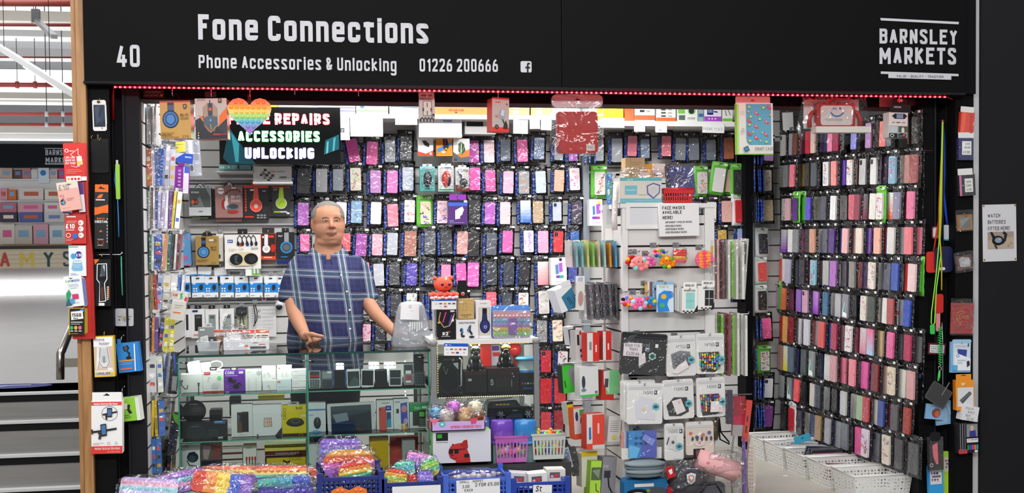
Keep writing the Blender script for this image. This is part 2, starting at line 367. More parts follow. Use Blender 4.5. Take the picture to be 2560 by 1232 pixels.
m.box(wx(2336,.1),.1,Zb,wx(2340,.1),.16,Zt,'#26262a','plastic');m.box(wx(2366,.08),.08,Zb,wx(2371,.08),.16,Zt,'#1d1d20','plastic')
m.box(wx(2388,0),0,Zb,wx(2433,0),.2,Zt,BK,'speckle');struct(m.build('wall_right_post'))
m=MB();m.box(wx(2431,.02),.02,Zb,wx(2455,.02),.06,3.6,'#c9c8c8','matte');struct(m.build('trim_1'))
m=MB();m.box(wx(2452,.0),.0,Zb,7,.1,3.6,'#222123','speckle')
struct(m.build('wall_right'))
m=MB();m.box(XL0-.02,.12,Zb,XL0-.003,BACK,Zt,'#555','plastic');m.box(XL0-.04,BACK+.013,Zb,RW0.x+.4,BACK+.05,Zt,'#444','plastic');struct(m.build('wall_outer'))
zb=at(1280,257,.14).z
m=MB();m.box(wx(322,.14),.14,zb,wx(2392,.14),.3,2.5,'#1a181a','speckle');m.box(wx(322,.14),.13,zb-.004,wx(2392,.14),.3,zb,'#3a1518','speckle');struct(m.build('trim_2'))  # dark red strip paints the LED's reflection onto the beam's underside
m=MB()
m.box(wx(188,-.02),-.02,Zb,wx(199,-.02),.1,3.2,'#a87','wood');struct(m.build('trim_3'))
m=MB();m.box(wx(199.5,-.04),-.04,Zb,wx(222,-.04),.1,3.2,'#a87','wood');struct(m.build('trim_4'))
m=MB();m.box(wx(400,.0),-.05,0,wx(800,.0),.3,.14,'#333','matte');struct(m.build('floor_plinth'))
m=MB();m.box(wx(1459,1.8),1.8,0,wx(1474,1.8),BACK,2.5,'#8e959c','plastic');m.box(wx(1864,1.72),1.72,0,wx(1882,1.72),BACK,2.5,'#0f0f11','speckle');m.box(wx(1880,1.75),1.75,0,wx(1886,1.75),BACK,2.5,'#9aa0a6','plastic');struct(m.build('trim_5'))
FY=-.06
sg=empty('shop_sign',at(1280,200,FY),'long black fascia sign with pale grey shop lettering above the whole stall','sign')
sg_inv=sg.location.copy()
def rel(p):return V(p)-sg_inv
zt=3.25;zl=at(1280,217,FY).z
def sbox(name,u0,u1):
 m=MB();m.box(wx(u0,FY),FY,zl,wx(u1,FY),FY+.08,zt,'#101011','speckle');m.v=[rel(p)for p in m.v];return m.build(name,sg)
m=sbox('panel',219,1407.2);m2=sbox('panel',1408.6,2412)
m=MB();m.box(wx(2412,FY),FY+.03,zl,wx(2447,FY),FY+.09,zt,'#121214','speckle');m.box(wx(217,FY),FY-.006,zl-.01,wx(2412,FY),FY+.1,zl,'#232325','speckle');m.v=[rel(p)for p in m.v];m.build('rim',sg)
def sign_text(m,s,ua,va,ub,vb,hpx,wt,col,sq=.82):
 a,b=at(ua,va,FY),at(ub,vb,FY);S_=scale((ua+ub)/2,va,FY)
 m.text(s,a.x,a.z,hpx/S_,FY-.003,col,'matte',wt,sq,width=b.x-a.x,slope=(b.z-a.z)/(b.x-a.x))
PALE='#c4c2c6'
m=MB();sign_text(m,'Fone Connections',496,99,1085,110,62,.2,PALE);m.v=[rel(p)for p in m.v];m.build('lettering',sg)
m=MB();sign_text(m,'Phone Accessories & Unlocking',497,170,998,179,32,.17,PALE);m.v=[rel(p)for p in m.v];m.build('lettering',sg)
m=MB();sign_text(m,'01226 200666',1049,179,1251,180,32,.17,PALE);m.v=[rel(p)for p in m.v];m.build('lettering',sg)
m=MB();sign_text(m,'40',293,167,362,168,55,.17,PALE);m.v=[rel(p)for p in m.v];m.build('lettering',sg)
def sops(name,ops,cu,cv,mat='matte'):
 m=MB();p=at(cu,cv,FY);s=scale(cu,cv,FY);draw(m,ops,cu,cv,s,-.002,mat,.0006)
 m.v=[rel(V(q)+p)for q in m.v];return m.build(name,sg)
m=MB();p=at(1315,167,FY);s=scale(1315,167,FY);m.flat(rrect(-14/s,-14/s,14/s,14/s,4/s),-.002,PALE,'matte')
draw(m,[Ln([(1325,159),(1320,159),(1319,162),(1319,181)],4,'#1c1c1e'),Ln([(1313,169),(1325,169)],4,'#1c1c1e')],1315,167,s,-.003,'matte');m.v=[rel(V(q)+p)for q in m.v];m.build('social_icon',sg)
sops('lettering',[Gp([(2193,48),(2405,53),(2404,59),(2194,54)],PALE),Gp([(2194,180),(2404,183),(2404,189),(2194,186)],PALE),Gp([(2214,184),(2384,186),(2384,198),(2214,196)],PALE),T(2236,194,6,'VALUE - QUALITY - TRADITION','#555',.13,128)],2299,120)
m=MB();sign_text(m,'BARNSLEY',2198,109,2401,112,37,.19,PALE,.8);sign_text(m,'MARKETS',2198,160,2399,162,42,.19,PALE,.8);m.v=[rel(p)for p in m.v];m.build('lettering',sg)
ledp=[at(283,300,.05),at(283,240,.03),at(285,217,-.03),at(700,222,-.03),at(900,227,-.03),at(1280,229,-.03),at(1800,236,-.03),at(2366,242,-.03),at(2385,249,.03),at(2385,300,.06)]
led=empty('led_strip',ledp[4],'red glowing LED rope strung along the bottom edge of the fascia','light strip')
m=MB();m.tube([p-ledp[4]for p in ledp],.0055,'#8a0a10','gloss',6);m.build('cable',led)
m=MB()
MATS['redled']=None;del MATS['redled']
mm,nt,pr,N=nodes('redled');pr.inputs['Base Color'].default_value=(.6,.0,.01,1);pr.inputs['Emission Color'].default_value=(1,.03,.05,1);pr.inputs['Emission Strength'].default_value=11;MATS['redled']=mm
n=170
for i in range(n):
 u=288+(2362-288)*i/(n-1);v=217+(242-217)*(u-285)/2081;p=at(u,v+.5,-.036)-ledp[4]
 m.box(p.x-.004,p.y-.003,p.z-.0035,p.x+.004,p.y+.004,p.z+.0035,'#f33','redled')
m.build('diode',led,kind='stuff')
lo=at(1320,232,.02)
area('led_glow',lo,lo+V((0,.12,-.25)),4.0,.015,.9,(1,.03,.04))
# phone cases in film pouches
LABELS={}
NUM='first second third fourth fifth sixth seventh eighth ninth tenth eleventh twelfth thirteenth fourteenth fifteenth sixteenth seventeenth eighteenth nineteenth twentieth'.split()
NUM+=['twenty-'+n for n in NUM[:9]]
def cname(c):
 import colorsys
 s=c.lstrip('#');s=''.join(k*2 for k in s)if len(s)==3 else s
 r,g,b=(int(s[i:i+2],16)/255 for i in(0,2,4));h,sa,v=colorsys.rgb_to_hsv(r,g,b);h*=360
 if sa<.16:return 'black' if v<.22 else 'charcoal' if v<.38 else 'dark grey' if v<.52 else 'grey' if v<.72 else 'silver' if v<.85 else 'white'
 if h<14 or h>346:return 'dark red' if v<.6 and sa>.5 else 'red' if sa>.72 else 'coral' if sa>.5 else 'rose' if v<.8 else 'pale pink'
 if h<45:return 'brown' if v<.62 else 'orange' if sa>.65 else 'peach' if h<25 else 'tan' if v<.85 else 'cream'
 if h<70:return 'gold' if v<.85 else 'yellow'
 if h<165:return 'green'
 if h<200:return 'teal' if v<.75 else 'pale blue'
 if h<238:return 'slate' if sa<.32 else 'navy' if v<.5 else 'blue'
 if h<265:return 'indigo' if sa>.5 else 'lilac'
 if h<300:return 'purple' if sa>.4 else 'mauve'
 return 'magenta' if sa>.7 else 'hot pink' if sa>.5 else 'pink'
STY={'w':'wallet','p':'phone','f':'patterned','g':'fading','b':'clear-backed','s':'glittery','x':'boxed'}
rg=random.Random(7)
def dark(c,k):return tuple(x*k for x in hx(c))
def case_mesh(w,h,d,col,sty,rnd,col2=None):
 """a phone case, front face at y=0, centred"""
 m=MB();r=w*.11;m.sub=None
 c1=hx(col);c2=hx(col2)if col2 else None
 if sty=='g':
  n=7
  for i in range(n):
   t=i/(n-1);cc=tuple(a*(1-t)+b*t for a,b in zip(c1,c2));za,zb_=h/2-h*i/n,h/2-h*(i+1)/n
   m.box(-w/2,0,zb_,w/2,d,za,cc,'wrap')
 else:m.rr(-w/2,-h/2,w/2,h/2,r,0,d,c1,'wrap',3)
 if sty=='w':
  z=h*rnd.uniform(-.12,.05)
  m.sub=('clasp',MB().rr(w*.22,z-h*.055,w*.54,z+h*.055,h*.05,-.002,d*.6,dark(col,.86),'wrap',3))
 elif sty=='b':
  m.sub=('camera_cutout',MB().rr(-w*.4,h*.26,-w*.08,h*.44,w*.08,-.0015,0,'#26262a','gloss',3).ell(-w*.24,h*.38,w*.07,w*.07,-.002,'#555a66').ell(-w*.24,h*.31,w*.07,w*.07,-.002,'#444852'))
 elif sty in 'fs':
  pal=[col2]if col2 and not isinstance(col2,(tuple,list))else list(col2 or['#d8607e','#7c88c8','#8fae6a','#e6b05e'])
  for i in range(16 if sty=='f' else 34):
   a,z=rnd.uniform(-.38,.38)*w,rnd.uniform(-.42,.42)*h;k=rnd.uniform(.04,.12)*w*(1 if sty=='f' else .5);c=rnd.choice(pal);t=rnd.uniform(0,6)
   if sty=='f':
    for q in(0,1):m.ell(a+k*cos(t+q*2.2),z+k*sin(t+q*2.2),k*.9,k*.55,-.0006-.0002*(i%4)-.0001*q,c,'wrap',7)
   else:m.ell(a,z,k,k,-.0006,c,'wrap',6)
 return m
POUCH_N=0
def pouch(col,w,h,sty='w',col2=None,label='',group=None,loc=None,rot=(0,0,0),film='black',spine=True,clip=False,seed=None,tall=None):
 """film pouch with a header, blue printed spine and the case inside; w,h = the case itself (m)"""
 global POUCH_N
 POUCH_N+=1;rnd=random.Random(seed or POUCH_N*13)
 m=MB();L,Rr,B,Tt=-w/2-.022,w/2+.014,-h/2-.019,h/2+.04
 if film=='green':bc,sp,mat='#62bb3c','#8fd36a','plastic'
 elif film=='white':bc,sp,mat='#e6e9e8','#cfe2cf','plastic'
 else:bc,sp,mat='#0b0b0f','#1746b4','blackfilm'
 nx,nz=5,8
 g=[[(L+(Rr-L)*i/nx,.012+rnd.uniform(-.0022,.0022)+(.003 if i in(0,nx)else 0),B+(Tt-B)*j/nz)for i in range(nx+1)]for j in range(nz+1)]
 vs=[p for r_ in g for p in r_]+[(p[0],p[1]+.003,p[2])for r_ in g for p in r_];n=(nx+1)*(nz+1)
 fs,cs=[],[]
 for j in range(nz):
  for i in range(nx):
   a=j*(nx+1)+i;fs.append((a,a+1,a+nx+2,a+nx+1));fs.append((n+a+1,n+a,n+a+nx+1,n+a+nx+2));cs+=[bc,bc]
 rim=[i for i in range(nx+1)]+[j*(nx+1)+nx for j in range(1,nz+1)]+[nz*(nx+1)+i for i in range(nx-1,-1,-1)]+[j*(nx+1)for j in range(nz-1,0,-1)]
 for a,b in zip(rim,rim[1:]+rim[:1]):fs.append((b,a,n+a,n+b));cs.append(bc)
 m.add(vs,fs,cs,mat,True)
 if film=='black' and spine:
  m.flat([(L+.003,B+.012),(L+.015,B+.012),(L+.015,h/2-.012),(L+.003,h/2-.012)],.0085,sp,'blackfilm')
  z=B+.026
  while z<h/2-.022:
   k=rnd.uniform(.004,.011);m.flat([(L+.006,z),(L+.012,z),(L+.012,z+k),(L+.006,z+k)],.0082,'#0b1d55','blackfilm');z+=k+.003
 if film!='black':m.flat([(L+.01,Tt-.026),(Rr-.01,Tt-.026),(Rr-.01,Tt-.006),(L+.01,Tt-.006)],.0085,sp,'plastic')
 m.flat(rrect(-.014,Tt-.014,.014,Tt-.008,.003),.0083,'#333' if film!='black' else '#3a3a40',mat)
 o=m.build('phone_case_pouch',None,loc,rot);tag(o,label,'phone case',group)
 cm=case_mesh(w,h,.011,col,sty,rnd,col2);q=cm.build('phone_case',o)
 if cm.sub:cm.sub[1].build(cm.sub[0],q)
 if rnd.random()<.75:
  q=MB();x=rnd.uniform(.1,.4)*w;q.box(x,.0075,Tt-.021,x+.022,.009,Tt-.009,'#e9e9e6','paper');q.build('price_sticker',o)
 return o
def prong(p,back,n=HOOKS):n.tube([V((p.x,back+.005,p.z)),V((p.x,p.y-.015,p.z)),V((p.x,p.y-.02,p.z+.008))],.0025,'#d8d8d8','metal',6)
def rows(spec,Y,area_,far,first,wm=.072,seedb=0):
 for ri,row in enumerate(spec):
  for ci,e in enumerate(row):
   if e is None:continue
   u,v0,v1,c,sty,c2,tl,film,dy=(list(e)+[None]*9)[:9]
   y=Y+(dy or 0);p=at(u,(v0+v1)/2,y);s=scale(u,(v0+v1)/2,y);h=(v1-v0)/s;w=min(max(h*.47,.055),.085)
   lab=f"{cname(c)} {STY[sty or 'w']} case in {film or 'black'} pouch, {NUM[ri+first]} row of {area_}, {NUM[ci]} from {far}" if len(spec)<10 or area_=='rear wall' else f"{cname(c)} {STY[sty or 'w']} case in {film or 'black'} pouch, {NUM[ri]} down the narrow panel beside black pillar"
   o=pouch(c,w,h,sty or 'w',c2,lab,'phone cases on the rear wall',p,(rg.uniform(-.05,.05),rad(-(tl if tl is not None else rg.uniform(-3,2))),rg.uniform(-.12,.12)),film or 'black',seed=int(u+v0+seedb))
   q=p+V((0,.008,h/2+.022));prong(q,BACK)
FL=('#d8607e','#7c88c8','#8fae6a','#e6b05e');BF=('#333','#e2574c','#4c7ad0','#e8a33d');PK=('#e58ab0','#f3b8ce','#c85a90')
REAR=[[(882,347,405,'#cf3f96','w',None,10),(897,374,404,'#c9165f','p',None,-2,None,.03),(930,354,411,'#e25aa2','w',None,-3),(975,351,405,'#8d9198','p'),(1015,341,401,'#4a4c50','p'),(1184,351,406,'#b4389c','w'),(1223,350,406,'#eccdd2','w'),(1264,349,402,'#5d6774','p'),(1306,349,404,'#e25a9f','w'),(1348,344,398,'#7484a0','p'),(1397,360,400,'#9aa0a8','p'),(1433,370,402,'#a95ab4','p')],[(758,421,483,'#4c4f54','p'),(804,422,480,'#bfc0c4','p'),(845,423,476,'#9aa0a8','p'),(889,420,476,'#ece6d0','f',FL),(939,426,482,'#c98ac8','s',('#dcb0e0','#b070b8')),(981,426,482,'#dc7cc0','w'),(1020,418,476,'#b4bac8','p'),(1187,419,475,'#dd4fa4','w'),(1226,425,478,'#e25a9e','w'),(1271,428,483,'#efb4cc','w'),(1310,428,484,'#9a9aa0','f',FL),(1352,428,482,'#c6d4e6','w'),(1398,425,478,'#e6b298','w'),(1437,420,475,'#eee0e2','f',PK)],[(758,507,563,'#a853b2','w'),(806,507,560,'#e0e0e6','p'),(853,505,560,'#e4e4e8','p'),(891,502,557,'#7fa6c4','f',('#3d7f94','#b8d4e0','#8fa0d0')),(940,505,560,'#dcdce4','x'),(982,510,566,'#ee7f92','w'),(1024,500,555,'#ecdfe4','f',FL),(1064,504,560,'#f2c8aa','f',('#3a5ea8','#222'),0,'green'),(1106,502,558,'#efc9d8','f',('#c84aa0','#3a58c0','#f0a030')),(1186,500,560,'#121214','w'),(1225,506,560,'#ae58b8','w'),(1263,505,560,'#efbfc4','w'),(1314,501,556,'#dfe6ee','g','#3f78c8'),(1345,503,557,'#b09878','p'),(1393,505,552,'#c4cadd','b'),(1442,505,560,'#3a3440','f',('#8a58a8','#b8b8c0'))],[(762,585,628,'#e868a8','w'),(864,583,628,'#ee5a68','w'),(903,584,640,'#a84aa8','w',None,-4),(943,585,638,'#f59fb0','w'),(981,582,637,'#b2b6be','p'),(1026,578,640,'#a56d5c','w'),(1075,578,635,'#474b51','w'),(1116,575,635,'#36393e','p'),(1156,578,635,'#ca938e','w'),(1184,580,640,'#141216','w'),(1229,582,637,'#515660','w'),(1269,577,631,'#ee5ea6','w'),(1322,576,630,'#d8d0e8','f',('#b090d0','#fff')),(1358,577,632,'#dfa6c4','s',('#f0c0d8','#b0a0e0')),(1396,578,630,'#d83a40','b'),(1437,578,612,'#2f5fa8','s',('#60a0e0','#203060'))],[(912,656,706,'#f07f9c','p'),(947,659,714,'#c6c6ce','p'),(986,660,712,'#46464a','p'),(1029,658,713,'#503ea8','w'),(1075,655,710,'#3c3f46','s',('#c8b8c8','#80c0c8','#e080a0','#ddd')),(1115,661,712,'#f08cb6','w'),(1153,658,710,'#f05cb0','w'),(1183,656,716,'#dd58ae','w'),(1229,655,712,'#363a42','w'),(1272,655,712,'#3a3e4a','w'),(1311,657,712,'#2a2b31','p'),(1358,654,712,'#e6dcd8','g','#f0a0a8'),None,(1432,663,706,'#5560b0','f',('#8890e0','#2a3280'))],[(948,735,790,'#3c4044','w'),(990,735,790,'#35363c','p'),(1029,733,788,'#e8e2e6','f',('#d04a80','#50a060')),(1110,735,790,'#1a1a24','p'),(1160,738,790,'#1c1c22','p'),(1228,730,784,'#ee6478','w'),(1268,732,786,'#42454e','p'),(1309,732,786,'#ece8ea','f',BF),(1360,727,784,'#e2ddd6','f',('#b8a890','#c8c4c0')),(1398,735,788,'#43414e','p')],[(874,812,858,'#d8d0d8','f',FL),(915,810,860,'#f0c0d0','f',('#e04080','#d060a0','#fff')),(950,813,862,'#33353a','p'),(1010,815,862,'#d8c8d4','f',PK),(1230,812,862,'#3a3a42','p'),(1355,801,855,'#8f9094','f',('#444','#c8b8a0')),(1394,800,853,'#eee2cc','f',('#b0704a','#d8606a','#80905a'))],[(1290,880,930,'#d03a48','p'),(1365,876,930,'#c8283a','b'),(1407,878,930,'#e8e0e0','f',('#d04858','#333'))],[(1365,946,1008,'#c8202c','p'),(1400,946,1008,'#cc3238','p')],[(1365,1030,1084,'#d43040','p'),(1397,1026,1076,'#a01c28','w')],]
rows(REAR,1.79,'rear wall','the screen',0)
MID=[[(1497,350,402,'#8f959c','p'),(1543,346,405,'#a3a8ae','p'),(1581,340,390,'#e47f90','p'),(1613,348,395,'#7d8ba2','p'),(1666,340,390,'#e87f8e','p'),(1702,345,400,'#888e96','p'),(1735,345,400,'#707784','p'),(1778,349,400,'#6b727d','w'),(1822,344,397,'#a65a30','p')],[(1500,430,487,'#ece8e4','f',('#e88aa0','#444','#f0c070'),0,'green'),(1757,430,484,'#eae2e0','f',('#8a9a70','#b890b0','#f09060'),0,'green'),(1798,420,480,'#e9e6e4','x',None,-8,'green'),(1822,424,480,'#eab4aa','w',None,-8,'green',.02),(1848,424,484,'#202024','p',None,0,'green')],[(1742,505,555,'#50555e','p'),(1779,505,555,'#efe8ea','f',('#3a62b0','#d84a58','#222')),(1817,502,555,'#ecb4a8','s',('#f5d0c8','#d8958a')),(1851,500,556,'#d62a34','p',None,0,'white')],[(1806,575,620,'#c8a040','s',('#e8d080','#806020')),(1856,572,624,'#8fb4e0','g','#d8a0e0')],[(1846,652,706,'#303238','p'),(1848,700,748,'#e2bcd2','p',None,0,None,-.05)],]
rows(MID,1.78,'far panel','grey upright',0,seedb=500)
SIDE=[[(1923,352,402,'#c79ad8','s',('#e0c0ee','#b080c8'))],[(1917,425,477,'#e9e4d2','f',('#d8b84a','#d06080'))],[(1921,500,552,'#c8b48a','s',('#e8dca0','#b0a0d0','#f0e8c0'))],[(1909,584,634,'#26242a','p',None,0,'white')],[(1907,656,702,'#e0433c','p',None,3,'white')],[(1907,727,774,'#1d141f','p',None,0,'white')],[(1917,795,846,'#ec5a9c','w')],[(1913,878,926,'#ece4e2','f',('#d03a48','#333','#e88040','#7050a0'),0,'green')],[(1921,946,994,'#f0f0f2','b')],[(1920,1014,1066,'#8f3aa0','w',None,-5)]]
rows(SIDE,1.76,'narrow panel beside side rack','black pillar',0,seedb=900)
k=0
for v0,v1,us in((395,415,(1883,1890,1897)),(424,482,(1883,1889,1895,1901)),(500,556,(1883,1889,1895,1902)),(798,848,(1889,1897)),(870,926,(1883,)),(945,996,(1884,1890,1897,1903)),(1012,1068,(1885,1892,1899,1905)),(390,412,(1462,1472,1482)),(735,800,(1055,1062,1069,1076,1084))):
 for i,u in enumerate(us):
  Y=1.7;p=at(u,(v0+v1)/2,Y);s=scale(u,v0,Y);h=(v1-v0)/s;k+=1
  m=MB();m.box(-.005,-.05,-h/2,.005,.05,h/2+.02,'#0b0b10','blackfilm');m.box(-.0035,-.0515,-h/2+.008,.0035,-.05,h/2-.005,'#1d4fc0','blackfilm')
  for j in range(5):z=-h/2+.012+j*h/5.4;m.box(-.002,-.0525,z,.002,-.0515,z+h/14,'#0b1d55','blackfilm')
  o=m.build('phone_case_pouch',None,p,(rg.uniform(-.03,.03),rg.uniform(-.05,.05),rg.uniform(-.2,.1)))
  wh='beside the bag roll' if u<1100 else 'by the grey upright' if u<1500 else 'on narrow panel beside side rack'
  tag(o,f"blue-spined case pouch seen edge-on, {wh}, at height of row {NUM[[395,424,500,571,650,735,798,870,945,1012].index(v0) if u > 1500 else 0]}",'phone case',f'edge-on pouches {wh} {v0}')
  prong(p+V((0,0,h/2+.008)),BACK)
RN=V((-(RW0.y-RW1.y),RW0.x-RW1.x,0));RN.normalize()
if RN.x>0:RN=-RN
ra=math.atan2(RW0.y-RW1.y,RW0.x-RW1.x)
RR=[(338,390,291,358),(414,468,385,457),(497,551,477,547),(574,630,567,636),(647,707,660,730),(719,773,753,820),(788,853,841,906),(862,924,931,1003),(938,992,1026,1093),(1012,1067,1111,1190)]
RD=['530#e8e6e2b 650#98959c 700#6b4230 800#f07fb4w 880#c8203a 950#e6c9bdw 1090#8d7fd8 1190#f58ab0w 1270#a8204a 1350#c6c6c8 1520#8f8fdf 1720#b78ac0 1840#2c2c30 1920#f9857f 2000#666a72 2310#6b3a2a 2370#151517','510#a9ac9cf 570#87888c 660#ef8090w 790#c8a94cs 870#3a3632 960#4e545c 1030#26282c 1130#f2eef0f 1240#f79a98w 1320#a5777a 1370#6a48b8 1460#f0ece8f 1530#c89080 1640#c8cac8b 1790#e8e8e6b 1890#b48ab0 1945#33203a 2050#7fb0c8f 2190#f5e6dcf 2270#c89088 2340#b0605e 2390#c07070','550#f3eef0f 600#e0b0b8 700#5a2a80wG 760#58b030xG 810#3fa828xG 880#5b50c8w 1005#f0ece8f 1100#55585ew 1230#f0eef0x 1370#f2ecec1 1490#d8606as 1560#8a3048 1660#eeeeee2 1780#efeee4 1870#f2e4e8fG 1945#50b830xG 2030#eeeeee3 2110#8a88a0 2150#c0b0b0 2210#8a3030 2300#f080a8w 2380#a01c28','545#e8e6ea4 640#efeee8x 710#888a8c 800#f070b0w 880#303038 940#d09a80 1030#e9e8ea 1120#5c6070w 1210#4a2a7a 1270#c01828w 1340#2c3870 1395#e8b0b0 1450#f3f2f0x 1530#b0908c 1590#e8d8c8 1640#9a7a70 1710#8a68c0w 1840#eeb09cw 1910#d89080 1960#d8442c 2030#d8d4cc 2130#d8c0b0f 2190#88888c 2270#f07c84 2340#a83048w 2395#e08090','515#d83a30xW 560#dddddd 600#b0b4c8 630#f2f2f4xW 710#3a3a40 800#22242c 845#202860 880#c82030 950#86bcd0f 1060#6a6260f 1130#b0b0a8 1230#a868b8w 1330#f0f0f4 1380#4a4a52 1490#8a8882 1600#e85450w 1680#302048 1760#eee2d8f 1860#c8c8c8 1980#55586ab 2085#2850a8 2170#4c5058 2280#b02020 2320#f0d0d0 2350#a8d848xG 2390#40a828xG','460#c88ac8 500#50a030xG 540#c86030 640#f06aa8w 755#9668c0 840#c89ab0b 930#2048a0 990#c48ad84 1120#2e6a90w 1230#d0d2d8x 1300#b8b8ba 1400#8a88905 1520#1c1e28 1650#f0ecd8f 1760#3a4438 1850#f2e8dcf 1960#f2f0eax 2020#b05050 2120#f4f2f06 2200#88888c 2250#2048b0 2340#dedcda2','530#b81c1c 570#d8a850 640#7a1414 680#d8a030 750#d4d4d8x 860#d0d0d6x 970#f8604c 1030#88888a 1065#d05050 1140#5c5c78b 1210#3050a0 1240#b02850 1270#777779 1330#c89498w 1440#eeeae8f 1540#d84a6cw 1650#d8d0d07 1740#f078a08 1800#d02870 1880#dcc094 2020#f06aa0w 2090#901828 2150#55585c 2260#b02050 2330#4a4d52 2400#666668','500#d8a090 580#e0e0d09 640#5a6a80 720#3438a8w 820#55605c 930#8a90905 1060#20306a 1150#dadad8x 1230#d8a0a8 1280#222224 1370#f08098w 1490#f890a0w 1580#5a3050 1670#e860a8w 1810#7a1c20w 1890#6a1428 1940#c8a8a0 2030#f0e2c8f 2100#2048b0 2190#efece0x 2300#d8a0a0 2380#28307a','510#b8bcc0 625#8a90905 720#f85858w 820#3c3c40w 940#dcd8ccx 1020#303848 1130#ccced0x 1250#222428 1370#d0d2d0x 1520#e8e4d8x 1600#a8c8a0 1680#c8404as 1750#b89098 1840#e0d8ccx 1890#3050a0 1970#e8e4dcx 2030#b04040 2080#555557 2150#3a3f42 2200#444446 2250#a03020 2350#2c3c80U','540#333335 645#d02028xW 760#33303c 860#d8e0d0s 960#2c3c68 1020#a08058 1060#b04030 1100#7a5880 1150#a8a8b0 1240#4050b8s 1300#a0a4a8 1390#707880 1470#333335 1580#f060a0 1670#ecdcecf 1750#b02048 1830#5c6068b 1960#efe2d0f 2030#e0a0a0 2090#9a9ab0 2140#3a3a40 2190#e8e4d8 2250#b8b8c0b 2350#44484a']
GR={'1':('f',PK),'2':('g','#f07f9c'),'3':('g','#f0785c'),'4':('g','#9a4ac0'),'7':('g','#e090a0'),'8':('g','#b8d0f0'),'9':('g','#e0d820')}
FRONT=RW0+(RW1-RW0)*.0
for ri,line_ in enumerate(RD):
 l0,l1,r0,r1=RR[ri]
 ents=line_.split()
 for ci,e in enumerate(ents):
  i=e.index('#');X=float(e[:i]);c=e[i:i+7];sx=e[i+7:]
  film='green' if 'G' in sx else 'white' if 'W' in sx else 'black'
  k=(sx.strip('GW')or 'p')[0];c2=None;sty=k
  if k in GR:sty,c2=GR[k]
  elif k=='f':c2=rg.choice([FL,BF,PK,('#c88','#88a','#aa8')])
  elif k=='s':c2=('#e0a0c0','#5060c8','#f0e0e0','#c04060')
  elif k in '56U':sty='p'
  u=1860+X*.1802;t=(u-1950)/(2295-1950)
  a,b=l0+(r0-l0)*t,l1+(r1-l1)*t
  hv=(a+b)/2
  depth=.03+.034*(ci%3)
  p0=RW0+RN*depth
  p=on_plane(u,hv,p0,RN);S_=F/(-(CR.transposed()@(p-CAMP)).z)
  h=(b-a)/S_;w=min(max(h*.46,.06),.078)
  lab=f"{cname(c)} {STY.get(sty, 'phone')} case in {film} pouch, {NUM[ri]} row of side rack, {NUM[ci]} out from corner"
  lean=.05+rg.uniform(-.02,.03)
  face=rg.uniform(-.02,.07)
  o=pouch(c,w,h,sty,c2,lab,'phone cases on the side rack',p,(0,0,0),film,spine=rg.random()<.35,seed=ri*50+ci+3000)
  ang=math.atan2(-RN.x,RN.y)+pi
  o.rotation_euler=(rg.uniform(-.015,.015),lean,ang+face)
  if k=='5':q=MB();q.flat([(-w*.4,-h*.45),(w*.35,-h*.45),(w*.35,-h*.3),(w*.15,-h*.28),(-w*.1,h*.22),(-w*.38,-h*.25)],-.001,'#e8f0f0');q.flat([(-w*.22,-h*.25),(w*.08,-h*.25),(-w*.08,h*.13)],-.002,'#1c8f90');q.build('print_card',o)
  if k=='6':q=MB();q.flat([(-w*.07,-h*.5),(w*.07,-h*.5),(w*.07,h*.5),(-w*.07,h*.5)],-.001,'#e0302c','wrap');q.flat([(-w*.5,-h*.07),(w*.5,-h*.07),(w*.5,h*.07),(-w*.5,h*.07)],-.0014,'#e0302c','wrap');q.build('flag_print',o)
  if k=='U':
   q=MB()
   for sg_ in(1,-1):q.line([(-w*.48*sg_,-h*.48),(w*.48*sg_,h*.48)],w*.2,-.001-.0002*sg_,'#e8e0dc','wrap')
   q.flat([(-w*.16,-h*.5),(w*.16,-h*.5),(w*.16,h*.5),(-w*.16,h*.5)],-.0016,'#e8e0dc','wrap');q.flat([(-w*.5,-h*.1),(w*.5,-h*.1),(w*.5,h*.1),(-w*.5,h*.1)],-.0018,'#e8e0dc','wrap')
   q.flat([(-w*.09,-h*.5),(w*.09,-h*.5),(w*.09,h*.5),(-w*.09,h*.5)],-.002,'#d03a30','wrap');q.flat([(-w*.5,-h*.055),(w*.5,-h*.055),(w*.5,h*.055),(-w*.5,h*.055)],-.0022,'#d03a30','wrap');q.build('flag_print',o)
  hk=p+V((0,0,h/2+.02));mR.tube([hk-RN*(depth+.01),hk+RN*.012,hk+RN*.016+V((0,0,.008))],.0025,'#d8d8d8','metal',6)
  # goods on the oak post, the black post and the side wall
def hook(u,v,Y,where,col='#c9a24a',reach=.03):
 p=at(u,v,Y);m=MB();m.tube([(0,reach,0),(0,0,0),(0,-.008,-.004),(0,-.011,-.011),(0,-.006,-.016)],.0018,col,'metal',6);m.ball((0,reach-.002,0),(.004,.002,.004),col,'metal',8)
 return tag(m.build('cup_hook',None,p),f'small brass cup hook screwed into {where}','hook','cup hooks in '+where)
BP='the black post beside the oak post'
o=empty('card_rack',at(197,600,-.05),'tall red top-up card rack fixed to the oak post','display rack')
m=MB();L=o.location
def pg(m,pts,Y,col,mat='card',th=.006):
 q=[at(a,b,Y)-L for a,b in pts];c=[(p.x,p.z)for p in q]
 ar=sum(c[i-1][0]*c[i][1]-c[i][0]*c[i-1][1]for i in range(len(c)))
 m.prism(c if ar>0 else c[::-1],q[0].y,q[0].y+th,col,mat)
pg(m,[(160,357),(200,356),(217,372),(219,520),(228,620),(236,845),(185,848),(178,600),(163,450)],-.05,'#c3251f');m.build('backing_card',o)
m=MB();pg(m,[(214,372),(218,366),(221,520),(232,640),(238,846),(232,846),(226,640),(216,520)],-.062,'#a91712','plastic',.02);m.build('side_rail',o)
m=MB();pg(m,[(181,832),(236,832),(236,847),(181,847)],-.068,'#b81d18','plastic',.02);m.build('bottom_tray',o)
